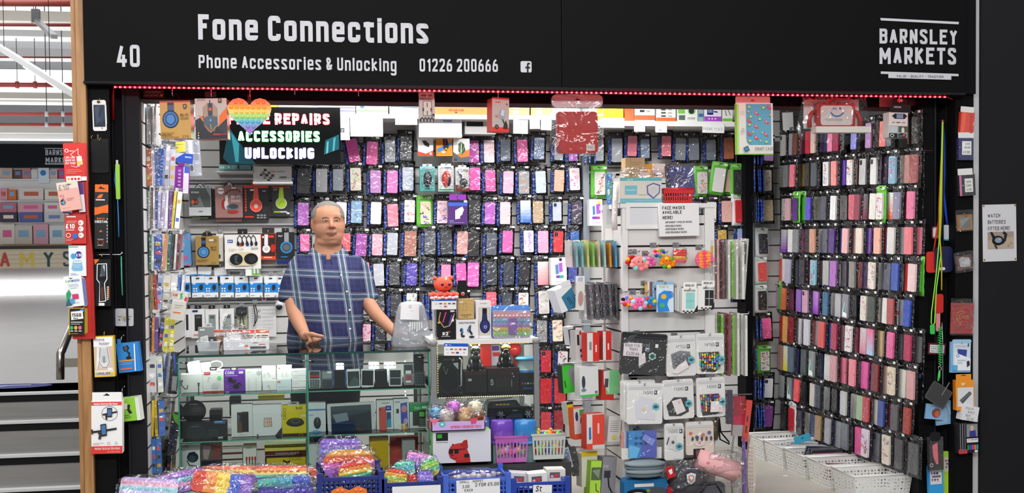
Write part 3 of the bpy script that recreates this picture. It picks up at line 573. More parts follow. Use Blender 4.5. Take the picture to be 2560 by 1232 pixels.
item('top_up_leaflet','red leaflet about limiting your spend at the top of the red rack','leaflet',(161,358,217,453),-.056,.004,'#dc2f27',[O(169,376,4,4,1.5,'#fff'),Ln([(175,377),(186,377)],1.5,'#fff'),Ln([(188,395),(178,386),(197,372),(196,385),(205,400)],1.2,'#fff'),Gp([(192,391),(204,390),(206,411),(193,415)],'#f2e9dc'),R(194,403,203,412,'#e8c53c'),T(164,396,6,'Limit your','#fff',.14,26),T(164,403,6,'spend, not','#fff',.14,26),T(164,410,6,'your usage','#fff',.14,26),Ln([(178,414),(190,418),(200,415)],1,'#fff'),R(166,424,197,425,'#f0a8a2'),R(166,428,204,429,'#f0a8a2'),R(166,432,190,433,'#f0a8a2'),R(165,440,200,453,'#f2efe9'),E(171,447,3,3,'#d9a520'),E(179,447,3,3,'#d23'),E(187,447,3,3,'#d23'),E(195,447,3,3,'#d23'),R(201,442,214,452,'#eee')],rot=2)
item('top_up_card','white and purple top-up card behind the pink ten pound card','card',(195,456,210,530),-.066,.01,'#dedbe0',[R(195,456,210,486,'#4d2a78')],rot=4)
item('top_up_card','pink ten pound top-up card hanging from the red rack','card',(147,454,198,526),-.085,.012,'#e8aea2',[R(147,454,198,472,'#e4d3c8'),Gp([(172,459),(184,461),(176,463)],'#333'),T(151,473,13,'£10','#a8948c',.18),T(150,505,20,'3','#c98f86',.12),E(156,503,6,7,'#1d2a38'),E(157,505,3,4,'#4aa7d8'),R(166,495,184,496,'#b5776e'),R(166,499,180,500,'#b5776e'),R(152,516,172,517,'#f6d5cc')],rot=8)
item('top_up_card','pale blue top-up card peeping out below the pink card','card',(158,517,180,533),-.062,.004,'#e5e9f2',[R(158,530,180,533,'#27408f')],rot=-6)
item('top_up_card','red ten pound top-up card with three white discs on the rack','card',(164,537,214,609),-.066,.014,'#c7322b',[R(168,540,190,543,'#f3d9d5'),R(168,552,193,553.5,'#e9a39d'),R(168,556,190,557.5,'#e9a39d'),T(166,571,11,'£10','#fff',.2),R(166,574,186,575.5,'#fff'),E(202,557,6.5,7,'#f3e5e2'),E(202,572,6.5,7,'#f3e5e2'),E(202,588,6.5,7,'#f3e5e2'),T(197,559,4,'20','#c33'),T(197,574,4,'15','#c33'),T(197,590,4,'10','#c33'),O(172,588,5,5,1.2,'#fff'),E(188,590,6,7,'#1d6fd0'),R(166,597,184,598,'#eebbb6'),R(166,601,180,602,'#eebbb6')])
item('top_up_card','white top-up card with blue ten gigabyte bottle on the rack','card',(173,614,214,690),-.066,.014,'#e9ecef',[R(174,616,196,618,'#3a9a5a'),Gp([(184,650),(202,650),(207,672),(203,677),(184,677),(179,672)],'#7fb7dc'),E(184,640,6,7,'#3aa2dd'),E(197,637,8,9,'#3a2d86'),T(191,641,7,'£10','#fff',.2),T(184,658,7,'10GB','#fff',.2,20),R(182,662,202,663,'#fff'),R(184,667,200,668,'#fff'),R(177,683,190,684,'#9ab'),R(177,686,196,687,'#9ab')])
for k in range(5):
 item('top_up_card','blue-backed spare card of the fanned stack behind the plant card','card',(206+2.3*k,692+1.5*k,210+2.3*k,766-k),-.074+.008*k,.006,'#e6e9ee',[R(208+2.3*k,694+1.5*k,210+2.3*k,765-k,'#5d7fc0')],rot=4,group='fanned spare cards')
item('top_up_card','white top-up card with a green leaf print and fanned spares','card',(164,689,206,766),-.085,.006,'#eef0ee',[T(168,704,6,'Lyca','#2f8f56',.18),T(182,704,6,'mobile','#4a6fb8',.16,20),Gp([(176,693),(186,695),(180,697)],'#555'),R(172,710,196,711,'#9aaad0'),R(174,714,198,715,'#9aaad0'),R(176,719,194,720,'#9aaad0'),Gp([(166,732),(174,722),(178,734),(172,750),(164,756)],'#2f9a6a'),Gp([(164,756),(172,745),(178,762),(162,764)],'#3c5a66'),E(179,752,6,7,'#4a9fd6'),R(180,735,195,747,'#d6336e'),R(178,756,196,757,'#99a')],rot=5)
for k in range(4):item('top_up_card','gold-edged spare card of the stack behind the fifteen gigabyte card','card',(208+2.6*k,768+k,211+2.6*k,836-k),-.082+.008*k,.006,'#c9a434',group='gold-edged spare cards')
item('top_up_card','black and gold fifteen gigabyte top-up card low on the rack','card',(173,769,210,837),-.088,.006,'#1d1b18',[R(173,769,210,771,'#caa53a'),R(173,769,175,837,'#caa53a'),E(205,776,5,5,'#3a7fc4'),Gp([(178,779),(206,776),(208,796),(179,800)],'#efeee8'),T(180,791,8,'15GB','#222',.18,25),T(184,797,4,'data','#222',.16),R(178,804,206,806,'#ddd'),R(178,809,200,810.5,'#bbb'),E(180,819,4,5,'#38b060'),E(190,819,4,5,'#e0b040'),E(200,819,4,5,'#e06a8a'),R(177,826,184,828,'#eee'),R(187,826,194,828,'#eee'),R(197,826,204,828,'#eee'),R(176,833,196,834,'#caa53a')],rot=-1)
item('phone_screen','white phone screen assembly hanging at the top of the black post','phone screen',(232,250,265,327),-.006,.006,'#e8e6e2',[R(235,262,262,317,'#222a3a'),Gp([(238,268),(250,264),(246,290),(255,300),(240,310)],'#3c475e'),Gp([(252,285),(260,270),(260,300),(250,312)],'#2c3850'),R(244,256,253,257,'#888'),R(252,319,256,321,'#c33')],mat='gloss',r=5,rot=1,parts=[('camera_disc',(244,251,251,258),'#151518',(),0,.002,'gloss',3),('edge_clip',(263,262,266,310),'#d9d7d2',(),0,.002,'plastic',1)])
hook(247,247,-.012,BP,reach=.014)
item('phone_screen','black phone screen assembly hanging below the white one','phone screen',(229,348,271,432),-.007,.007,'#08080a',[R(232,356,268,424,'#030304'),R(229,348,271,349,'#333')],mat='gloss',r=5,parts=[('connector_strip',(244,336,248,348),'#3a342a',(),0,.001,'plastic',0)])
hook(250,345,-.013,BP,reach=.014);hook(229,339,-.01,BP,reach=.012)
item('headset_box','slim black and orange box hanging on the black post','box',(237,480,270,622),-.03,.03,'#17171a',[R(237,518,270,532,'#ea6a1c'),Gp([(237,520),(270,511),(270,528),(237,538)],'#ea6a1c'),Gp([(244,492),(250,486),(258,485),(254,495),(243,496)],'#ea6a1c'),R(240,498,262,501,'#ddd'),T(243,549,5,'GM13','#ea6a1c',.2,20),T(238,557,6,'CHEETAH','#eee',.22,30),E(252,580,6,2,'#5c2513'),Gp([(248,579),(252,575),(257,579)],'#ea6a1c'),O(252,606,7,6,1.5,'#b3451a'),R(244,597,259,599,'#999'),R(244,612,258,614,'#999'),*[R(267,545+8*k,269,550+8*k,'#bbb')for k in range(8)]],rot=-1,parts=[('hang_tab',(238,461,270,481),'#ee6c1c',[Gp([(246,471),(252,465),(256,469),(264,471),(258,473)],'#241b18')],-.004,.002,'card',2)])
hook(253,461,-.012,BP,reach=.014)
item('selfie_stick_box','narrow black box with a white-outlined window below the orange one','box',(236,648,276,765),-.04,.04,'#161618',[Gp([(236,648),(249,648),(238,662)],'#ea7a22'),Ln([(244,660),(266,659),(267,697),(261,708),(264,752),(249,754),(250,708),(243,698),(244,660)],2,'#eee'),Gp([(253,662),(262,660),(263,690),(250,692)],'#4a545c'),Gp([(257,664),(262,662),(262,680)],'#c8d0c8'),R(250,700,258,750,'#26242a'),Gp([(252,720),(259,716),(260,748),(254,750)],'#5c3a30'),E(253,688,2,2.5,'#777'),*[R(267,716+5*k,271,719+5*k,'#ddd')for k in range(7)],R(271,715,273,745,'#d2691e')],rot=-1,mat='gloss',parts=[('price_sticker',(247,757,261,764),'#e8e8e8',(),0,.001,'paper',1)])
hook(255,634,-.03,BP,reach=.035,col='#dcc06a')
m=MB();p0=at(255,636,-.02);m.tube([at(240,637,-.02)-p0,V((0,0,0)),at(290,636,.02)-p0,at(300,636,.02)-p0,at(306,632,.02)-p0,at(303,629,.02)-p0],.0025,'#cfcfcf','metal',6);m.build('wire',None);bpy.data.objects['wire'].location=p0
o=bpy.data.objects['wire'];o.name='wire_hook';tag(o,'bent silver wire hook reaching across the black post','hook')
item('key_switch','square metal key switch plate on the recessed channel','switch',(289,771,333,815),.055,.02,'#b9babd',[E(311,793,9,9,'#9fa0a2'),E(311,790,5,5,'#c8b88a'),R(309,790,313,803,'#8d8468'),R(296,790,304,791.5,'#666'),R(318,790,327,791.5,'#666'),Ln([(299,796),(297,800),(301,800),(299,796)],1,'#555'),Ln([(322,800),(320,796),(324,796),(322,800)],1,'#555')],mat='plastic',r=4,rot=-1)
def strap(name,label,cat,pts,Y,w,col,mat='cloth',group=None,parts=()):
 o=empty(name,at(pts[0][0],pts[0][1],Y),label,cat,group);s=scale(*pts[0],Y)
 m=MB();m.tube([at(a,b,Y)-o.location for a,b in pts],w/s/2,col,mat,6);m.build('cord',o)
 for nm,rc,c,mt,d in parts:
  q=MB();a=at(rc[0],rc[1],Y)-o.location;b=at(rc[2],rc[3],Y)-o.location;q.rr(min(a.x,b.x),min(a.z,b.z),max(a.x,b.x),max(a.z,b.z),abs(b.x-a.x)*.25,a.y-d/2,a.y+d/2,c,mt);q.build(nm,o)
 return o
strap('glow_stick','lime green flat strap hanging in the channel by the black post','strap',[(293,402),(292,408)],.04,5,'#ccc','metal',parts=[('body',(289,410,301,498),'#8fc832','plastic',.02),('clip',(290,400,296,412),'#b8b8b8','metal',.01)])
strap('cord_lanyard','thin blue cord below the lime strap','cord',[(289,420),(287,450),(291,480),(294,500),(296,545),(297,592)],.035,3,'#3b86c9')
strap('cord_lanyard','thin mint green cord hanging from the wire hook','cord',[(303,640),(304,690),(306,738)],.035,3.5,'#4fae8a')
item('phone_holder_box','yellow-edged white car phone holder box on the black post','box',(236,840,285,942),-.05,.05,'#e7c531',[R(237,843,282,938,'#efe6dc'),R(237,858,282,925,'#dcc0ad'),Gp([(250,866),(270,866),(276,905),(268,920),(252,920),(245,905)],'#e4e2e0'),Gp([(252,870),(268,870),(271,905),(250,905)],'#cfd0d2'),Ln([(252,868),(248,905),(256,918),(266,918),(273,905),(268,868)],1.5,'#8d8d90'),R(257,890,263,906,'#9a9a9e'),Gp([(244,866),(249,864),(249,900),(240,930)],'#f2ece8'),T(239,936,6,'CARHOLDER','#444',.16,36),R(274,930,281,936,'#e7c531')],rot=1,mat='gloss',side='#e2bd2a',parts=[('handwritten_label',(236,842,281,866),'#f4f3f0',[T(239,852,7,'Phone','#222',.09),T(250,862,7,'Holder','#222',.09)],.001,.001,'paper',0),('price_sticker',(268,920,280,927),'#eee',(),.001,.001,'paper',0)])
hook(261,828,-.02,BP,reach=.024,col='#e0c34a')
item('bike_mount_box','large white and red bike mount box low on the black post','box',(230,1002,304,1134),-.06,.06,'#f0eeec',[R(230,1004,303,1013,'#d94a3e'),T(236,1011.5,5,'Weather Resistant Bike Mount','#fff',.18,58),R(230,1115,304,1134,'#d9392f'),T(238,1124,6.5,'Weather Resistant Bike Mount','#f6c9c0',.2,62),T(268,1131,3.5,'For All Smart Phones','#f3b0a8',.16,32),O(274,1033,19,18,1,'#777'),Ln([(257,1036),(272,1033),(292,1029)],4,'#2c2a2c'),Ln([(265,1036),(267,1048)],4,'#2c2a2c'),R(268,1019,280,1042,'#23262e'),R(269.5,1022,278.5,1039,'#4c6f9e'),Ln([(232,1079),(250,1077),(272,1074),(291,1071)],5,'#2b292b'),Ln([(248,1080),(252,1085),(250,1097)],6,'#3a3032'),Ln([(232,1072),(233,1084)],4,'#2b292b'),Gp([(252,1060),(266,1058),(268,1088),(254,1090)],'#1e2128'),Gp([(254,1063),(264,1061),(266,1084),(256,1086)],'#4a73a8'),R(234,1106,262,1107,'#aaa'),R(234,1109,250,1110,'#aaa'),O(272,1107,3,3,.8,'#777'),O(290,1107,2.5,3,.8,'#777')],rot=-1,parts=[('hang_tab',(232,980,302,1004),'#f2f0ee',[Gp([(257,988),(264,985),(267,982),(270,985),(274,987),(272,989)],'#1b1b1b')],-.004,.002,'card',0)])
hook(264,980,-.02,BP,reach=.024,col='#e0c34a')
item('phone_mount_box','bright blue phone mount box swinging in the channel','box',(294,856,348,930),.02,.04,'#2f86d6',[Gp([(309,866),(322,862),(326,870),(320,878),(312,878)],'#20242b'),E(317,870,4,6,'#4a5866'),Ln([(320,878),(325,884),(322,890)],4,'#1d2026'),E(322,894,7,4,'#1d2026'),R(297,899,335,902,'#e8a03a'),R(300,905,330,906,'#9cc8f0'),R(300,909,326,910,'#9cc8f0'),R(298,919,327,923,'#e3704a'),Gp([(338,860),(341,860),(337,928),(334,928)],'#eef2f5')],rot=5,yaw=-8,side='#2a74bb',parts=[('hang_tab',(298,845,307,860),'#2f86d6',(),0,.002,'card',0)])
hook(304,841,.015,'the recessed channel','#d8d0b0',.06)
item('phone_mount_box','lime green phone mount box hanging in the channel','box',(304,992,350,1052),.02,.045,'#8ecb3c',[Gp([(314,1018),(322,1010),(327,1012),(324,1022),(330,1032),(322,1034),(318,1024)],'#22261e'),R(308,1007,319,1021,'#dfe6d8'),R(306,1036,322,1037.5,'#4c7a1c'),R(306,1041,326,1042.5,'#4c7a1c'),R(340,994,350,1052,'#dfe2d8')],rot=6,yaw=-10,side='#dde0d6',parts=[('hang_tab',(303,978,312,1000),'#dcd8d0',(),.002,.002,'card',0)])
hook(306,970,.015,'the recessed channel','#d8d0b0',.06)
LW=[(268,362,'356-363#4f86cc 366-371#b8b8ba 372-377#c4c4c6 378-383#b2b2b4 384-390#e8e8ea'),(371,464,'356-361#b85a20 362-379#d8761c 380-387#c8c0e0 388-394#3668b8 395-401#2a5cae 402-408#3e74c4 412-424#d8d6e0 426-438#c6c4d0'),(477,572,'358-363#1e4a34 364-369#23553c 370-376#e4e2e8 377-381#8a6a5c 382-388#e8e6ee 389-394#3c5cb0 395-401#b8b0d8 404-411#d8d2e6 412-420#e8e6f0 422-430#6a3f8a 431-438#e2d23a 440-452#f0f0ee'),(584,675,'359-365#1a3a2c 366-371#16181a 372-378#2f6a4a 379-385#e8e8ea 386-406#2c4fae 407-410#e08a2a 411-418#e2d634 419-425#1f7a8c 427-433#3a4038 436-442#e6e4e0 443-449#7a2a40'),(686,775,'360-366#2a4a38 367-372#5a6a54 373-378#a08c7a 379-384#c89a20 386-392#a81e2c 393-405#9ab4d8 408-424#ece8dc 426-441#e6e6e4 444-450#3c6cc0 452-458#dde6ee'),(792,882,'361-366#18191b 367-372#e0e0e0 373-378#1c1c1e 380-386#d8802a 387-396#5a3a8c 398-408#2a2a3a 410-422#efe030 424-436#e8da2c'),(888,983,'370-391#d6d8da 393-407#d4dcc8 409-416#3a6ac0 418-424#c8ccd8'),(1000,1092,'368-376#2a66b8 378-385#e8c820 386-394#dcb81c 396-412#2c68b8 414-424#c8cace 426-434#aab0a8'),(1096,1184,'370-378#3a5a9c 380-390#2f76c4 391-404#2d6ab4 408-416#1c1e2c 418-428#22283a 430-440#d8d8cc')]
kk={'#e':'pale'}
for ri,(v0,v1,line_)in enumerate(LW):
 xs=[]
 for ci,e in enumerate(line_.split()):
  i=e.index('#');u0,u1=map(float,e[:i].split('-'));c=e[i:]
  Y=.34 if u0<408 else .72;y=Y+rg.uniform(-.02,.02);uc,vc=(u0+u1)/2,(v0+v1)/2
  s=scale(uc,vc,y);w,h=max((u1-u0)/s-.001,.006),(v1-v0)/s*rg.uniform(.95,1);p=at(uc,vc,y);wide=u1-u0>9
  m=MB();dd=.1 if not wide else .05
  m.box(-w/2,0,-h/2,w/2,dd,h/2,c,'wrap')
  if wide:
   for q in range(3):z0=h*(-.32+.25*q);m.flat([(-w*.36,z0),(w*.3,z0),(w*.3,z0+h*.1),(-w*.36,z0+h*.1)],-.0006,rg.choice(['#2a2a30','#d8b040','#ffffff','#d84a50','#4a6ad0']),'wrap')
  else:m.flat([(-w*.4,-h*.3),(w*.4,-h*.3),(w*.4,h*.05),(-w*.4,h*.05)],-.0006,dark(c,rg.choice([.6,.8,1.3])),'wrap')
  o=m.build('accessory_pack',None,p,(rg.uniform(-.03,.03),rg.uniform(-.03,.06)+(.07 if u0>396 else 0),rg.uniform(-.06,.06)+(.12 if wide else 0)))
  tag(o,f"{cname(c)} accessory pack seen on edge, {NUM[ri]} row of side wall, {NUM[ci]} from dark panel",'accessory pack','packs on the side wall')
  q=MB();q.box(-w*.4,.02,h/2,w*.4,dd*.8,h/2+.02,'#dddde0','clear' if ci%2 else 'plastic');q.build('hang_tab',o);xs.append((p,h,Y))
 for Y in(.34,.72):
  ps=[a for a in xs if a[2]==Y]
  if ps:
   z=ps[0][0].z+ps[0][1]/2+.012;x1=max(a[0].x for a in ps)+.02
   mL.tube([(XL0+(XL1-XL0)*(Y+.05)/1.8-.01,Y+.05,z),(x1,Y+.05,z),(x1+.004,Y+.05,z+.012)],.003,'#d0d0d0','metal',6)
def lwi(name,label,cat,rc,Y,d,col,ops=(),**k):
 o=item(name,label,cat,rc,Y,d,col,ops,**k);p=o.location;s=scale(rc[0],rc[1],Y);z=p.z+(rc[3]-rc[1])/s/2-.006;y=p.y+.012
 mL.tube([(XL0+(XL1-XL0)*(y-.1)/1.77-.01,y,z),(p.x+.01,y,z),(p.x+.014,y,z+.01)],.0028,'#d0d0d0','metal',6);return o
lwi('cable_box','purple and white hang box turned on the side wall','box',(437,415,471,483),.9,.05,'#8a2f9c',[R(458,415,471,483,'#e8e2f0'),R(460,415,471,432,'#3a66c0'),E(464,455,4,18,'#e9d8ee'),*[R(445,424+9*k,452,430+9*k,'#b98ac8')for k in range(6)],E(448,472,3,3,'#4a80d8')],rot=-3,parts=[('hang_tab',(445,408,460,416),'#7a2a8c',(),0,.002,'card',1)])
lwi('cable_pack','blue wedge-shaped box high on the side wall','box',(440,383,480,406),1.1,.06,'#2f55c0',[R(462,390,478,394,'#9ab4f0'),Gp([(440,383),(460,383),(440,398)],'#c9ccd6')],rot=-6)
lwi('cable_pack','clear blister pack with white cable beside the mouse box','blister pack',(465,320,500,440),1.2,.03,'#b8bac0',[R(472,340,482,430,'#e4e4e8'),R(485,335,495,400,'#9a9ea8'),E(477,420,4,8,'#6a6e78')],mat='wrap',rot=3)
lwi('cable_pack','dark card pack with yellow notes under the gold box','card pack',(400,352,436,394),.9,.03,'#4a4c58',[T(408,364,5,'bluetooth','#d0d0d8',.14,26),R(414,378,418,382,'#5aa0e0'),R(421,380,427,384,'#d8d8e0')],mat='wrap',rot=-6)
lwi('sticky_note_pack','yellow card pack under the gold headphone box','card pack',(436,354,463,380),.95,.02,'#e8d84a',[R(440,360,458,362,'#b8a830')],rot=4,mat='wrap')
lwi('cable_pack','white and orange charger pack sticking out of the side wall','blister pack',(428,752,462,800),.6,.04,'#e4e0d6',[R(434,780,452,783,'#e8762a'),R(436,762,456,764,'#aaa'),R(436,768,450,770,'#bbb')],rot=-8,mat='gloss')
lwi('cable_pack','pack with red and green tags above the white charger pack','card pack',(430,728,470,752),.7,.05,'#d8d8d4',[R(432,736,444,742,'#e0602a'),R(450,732,456,746,'#3ab060'),R(462,740,470,752,'#d8302c')],rot=-12,mat='wrap')
lwi('earphone_pouch','lime green rimmed pouch low on the side wall','pouch',(424,1030,444,1140),.6,.03,'#3a3e44',[Gp([(424,1032),(440,1036),(443,1062),(432,1052)],'#7ae02c'),R(428,1070,436,1120,'#1a2450')],mat='wrap',rot=-8)
lwi('screen_cloth_pack','dark pouch with blue print on the side wall beside the counter','pouch',(424,880,446,985),.6,.03,'#20222c',[Gp([(428,884),(433,884),(442,930),(436,930)],'#2a58c8'),R(432,940,444,976,'#b8bac0')],mat='wrap',rot=-6)
# rear wall beside the keeper
RB=1.79
def rhook(o,rc,Y,dx=0,col='#d8d8d8'):
 s=scale((rc[0]+rc[2])/2,rc[1],Y);p=at((rc[0]+rc[2])/2+dx,rc[1]-3,Y);HOOKS.tube([V((p.x,BACK+.004,p.z)),V((p.x,Y-.02,p.z)),V((p.x,Y-.026,p.z+.01))],.003,col,'metal',6)
 a=V((p.x,BACK-.008,p.z+.012));HOOKS.box(a.x-.014,a.y,a.z-.016,a.x+.014,BACK-.001,a.z+.01,'#c6c8ca','metal')
def ritem(name,label,cat,rc,d,col,ops=(),cord=None,tab=None,group=None,**k):
 Y=k.pop('Y',BACK-d-.012);parts=list(k.pop('parts',()))
 u=(rc[0]+rc[2])/2
 if tab:parts.append(('hang_tab',(u-tab[0]/2,rc[1]-tab[1],u+tab[0]/2,rc[1]+1),tab[2],[Gp([(u-5,rc[1]-tab[1]*.45),(u,rc[1]-tab[1]*.7),(u+5,rc[1]-tab[1]*.45)],'#16161a')],-.004,.002,'card',1))
 o=item(name,label,cat,rc,Y,d,col,ops,parts=parts,group=group,**k);rhook(o,rc,Y)
 if cord:
  s=scale(u,rc[1],Y);h=(rc[3]-rc[1])/s/2;m=MB()
  m.tube([V((-.03,.02,h)),V((-.008,.02,h+.028)),V((.008,.02,h+.028)),V((.03,.02,h))],.0025,cord,'matte',6);m.build('carry_cord',o)
 return o
LC='#d6d5d2'
ritem('headphone_box','black and silver wireless headphone box on the rear wall','headphone box',(473,469,527,539),.09,'#c9cbcd',[R(474,470,526,518,'#4b5150'),T(479,483,5,'Wireless','#e8e8e8',.14,20),Gp([(478,517),(500,490),(510,518)],'#6d7674'),E(489,505,8,7,'#24262a'),E(483,505,4,5,'#d8552e'),E(492,505,4,5,'#8d4036'),Gp([(515,471),(526,471),(526,495)],'#7d8486'),R(497,527,507,529,'#777')],cord='#222',side='#26282a')
ritem('headphone_box','plain dark headphone box behind the silver one','headphone box',(500,472,541,548),.05,'#2b2c2e',[O(531,508,8,12,1.5,'#4c4e52'),R(480,543,520,546,'#a8b878')],Y=1.81)
ritem('headphone_box','rose metallic headphone box with red headphones printed','headphone box',(539,466,606,544),.1,'#9d746f',[E(553,477,8,8,'#e9e4e2'),R(546,475,560,478,'#8a7a78'),Ln([(562,500),(565,483),(577,475),(592,474),(601,480)],3,'#6a2f2c'),R(563,488,570,500,'#d5d5d8'),E(561,510,7,13,'#a32c2a'),E(566,511,5,12,'#d8d4d4'),E(581,518,15,9,'#6f7478'),E(583,516,12,6,'#3e474c'),E(582,529,14,4,'#b0302a'),T(578,496,8,'HI-FI','#eee3e0',.2,24),T(578,505,6,'SOUND','#e0d3d0',.12,24),R(579,468,590,472,'#eadfdc')],cord='#7c2422',mat='gloss',side='#85605c')
ritem('headphone_box','rose box lid ledge below the red headphones','box',(541,545,604,554),.06,'#a57f79',[R(542,546,602,549,'#7c5a55')],mat='gloss')
ritem('headphone_box','black and red stereo headphone box with coral headphones','headphone box',(609,465,671,549),.09,'#2e2c2e',[R(610,464,671,470,'#e2452f'),T(613,526,5,'','#e2452f'),*[R(613,474+7*k,617,479+7*k,'#e2452f')for k in range(8)],R(626,473,636,477,'#eee'),Gp([(636,470),(645,470),(648,502),(632,502)],'#ee5a48'),E(640,514,14,15,'#e24f40'),O(640,514,14,15,2,'#f58070'),E(640,515,5,5.5,'#cfc5c0'),R(612,540,634,544,'#c23a2a'),*[R(642+8*a,536+6*b,648+8*a,540+6*b,'#8a8a8e')for a in range(3)for b in range(2)],R(656,477,665,479,'#ddd')],tab=(22,12,'#c8382a'),side='#1c1b1c',mat='gloss')
ritem('headphone_box','black box with bright lime headphones printed','headphone box',(681,466,725,536),.08,'#37383b',[R(681,466,725,469,'#dd4630'),Gp([(699,469),(708,469),(710,497),(696,497)],'#b9dc3a'),E(703,508,14,14,'#dfe8d0'),E(703,508,12,12.5,'#bde03c'),Ln([(697,512),(703,503),(710,506)],1.5,'#8fb020'),T(685,476,4,'P47','#ddd',.18),R(685,528,700,531,'#a0d030'),R(700,528,717,531,'#ddd'),R(716,531,723,535,'#eee')],tab=(18,8,'#1b1b1d'),side='#242527',mat='gloss')
ritem('phone_case_box','blue and pink patterned box at the edge of the rear wall','box',(455,583,477,664),.06,'#62a6dc',[O(460,590,4,5,1.2,'#e0609a'),Ln([(468,588),(470,600),(474,592)],1.2,'#e0609a'),Gp([(458,606),(463,610),(460,618)],'#e8b0a8'),*[E(460+7*a,642+6*b,2.4,3,'#e0609a')for a in range(2)for b in range(2)],R(462,660,474,664,'#e070a0')],rot=2)
ritem('headphone_box','gold hi-fi headphone box on the lower rear row','headphone box',(490,590,546,662),.1,'#ab8a4c',[R(504,593,515,616,'#26262c'),R(504,601,515,609,'#3a5f8c'),E(509,630,15,15,'#1e2530'),E(509,630,12.5,12.5,'#4f8cc8'),E(509,630,8,8,'#1e2530'),E(509,630,7,7,'#5c9ad4'),T(527,621,5.5,'Hi-Fi','#4a3a20',.16,15),T(527,626,4,'SOUND','#4a3a20',.12,15),R(523,598,534,603,'#e4dccc'),O(538,602,3,3.5,1,'#6a5630'),R(494,648,520,649.5,'#8a6f3a'),R(494,652,516,653.5,'#8a6f3a'),T(528,660,5,'ST9','#5a4624',.1,13)],cord='#1c1c20',side='#c9a860',mat='gloss',tab=(20,9,'#17171a'))
ritem('cable_box','white box with dark foot behind the gold box','box',(541,584,558,664),.05,'#eceae8',[R(541,653,558,664,'#47484e'),R(547,636,551,646,'#333')],Y=1.8)
ritem('headphone_box','large white headphone box with two oval windows','headphone box',(563,586,651,672),.1,'#ece9e3',[R(568,598,585,609,'#e8e6ee'),R(570,599,583,607,'#2b3f8a'),T(571,605,4,'ZEALOT','#fff',.18,11),*[Ln([(594+11*a,612),(595+11*a,595),(600+11*a,588),(605+11*a,594),(608+11*a,610)],2,'#23252b')for a in range(4)],*[E(596+11*a,609,3.4,6,'#23252b')for a in range(5)],E(602,611,2.5,5,'#b03020'),E(620,611,2.5,4,'#2a2f70'),T(573,627,7,'Every','#c0a468',.1,20,sk=.2),T(597,625,6,'Call','#c0a468',.1,13,sk=.2),O(630,621,2,2,1,'#555'),O(636,621,2,2,1,'#555'),O(642,621,2,2,1,'#555'),Gp([(573,648),(580,635),(600,630),(625,630),(640,635),(645,647),(640,660),(620,664),(590,664),(577,659)],'#d6c9a2'),E(591,648,16,14.5,'#16181b'),E(627,647,17,14,'#17181b'),Gp([(586,640),(596,636),(592,652),(602,660),(588,658)],'#3d4a50'),E(630,648,9,9,'#2a2c30')],tab=(24,14,'#15151a'),mat='gloss',side='#cfcbc4')
ritem('headphone_box','red window box with white headphones','headphone box',(652,583,689,649),.08,'#d94a28',[R(654,584,688,640,'#3a2522'),R(661,586,670,612,'#eceaea'),E(666,622,9.5,10,'#eceaea'),E(666,622,4.5,5,'#c9c6c6'),E(682,620,6,10,'#c0281e'),E(683,598,5,8,'#26262a'),R(671,588,684,594,'#d8452a'),R(656,590,660,595,'#eee'),R(660,642,680,645,'#f0c0b0')],tab=(30,14,'#2a2226'),mat='gloss',rot=-1)
ritem('headphone_box','black box with blue-ringed headphones partly behind the keeper','headphone box',(692,580,736,648),.07,'#26272a',[R(711,581,722,605,'#9b9da0'),E(716,618,15,15,'#2a8ed4'),E(716,618,11.5,11.5,'#4a4e54'),E(716,618,8,7,'#62666c'),T(697,592,4.5,'P47','#eee',.2),R(702,641,718,643,'#2a8ed4'),R(692,650,736,660,'#1f2a6a')],tab=(18,10,'#1a1a1c'),side='#1a1b1d',mat='gloss')
for k,(u0,u1,rr_)in enumerate(((446,475,2),(480,511,2),(512,544,1),(551,584,0),(587,621,2),(624,656,0),(661,693,0),(692,708,0))):
 m=(u0+u1)/2;w=u1-u0
 ritem('car_charger_box','blue and white charger box, '+NUM[k]+' from the side wall in the charger row','charger box',(u0,690,u1,743),.06,'#eceef0',[R(u0,707,u1,731,'#1d86d8'),E(u0+6,708,3.5,3,'#cfe0f0'),Gp([(m+2,717),(m+4,712),(m+11,711),(m+12,720),(m+8,727),(m+3,724)],'#20242c'),*[E(u0+5+6*a,721+6*b,2,2,'#e6f0fa')for a in range(2)for b in range(2)],R(u0+3,737,u0+13,738.5,'#9ab0c8'),E(u1-5,740,1.6,1.6,'#333'),R(m-4,694,m+4,697,'#222')],rot=rr_,group='charger row')
for k,(u0,v0,u1,v1,r_)in enumerate(((462,668,491,690,5),(495,666,528,690,-4),(536,668,566,692,4))):
 ritem('car_charger_box','white charger box top jutting out behind the charger row, '+NUM[k]+' of three','charger box',(u0,v0,u1,v1),.05,'#e9e9ea',[R(u0,v1-4,u1,v1,'#2a86d0'),R(u0,v0,u1,v0+2,'#c9c9cc')],rot=r_,Y=1.8)
ritem('price_tag_pack','small white pack with a lime framed label above the chargers','pack',(614,669,650,689),.03,'#eceeec',[R(629,669,650,688,'#7cc83a'),R(632,671,648,685,'#26282a'),R(633,672,639,684,'#d8dad8'),R(641,672,647,684,'#c8cac8')],Y=1.76)
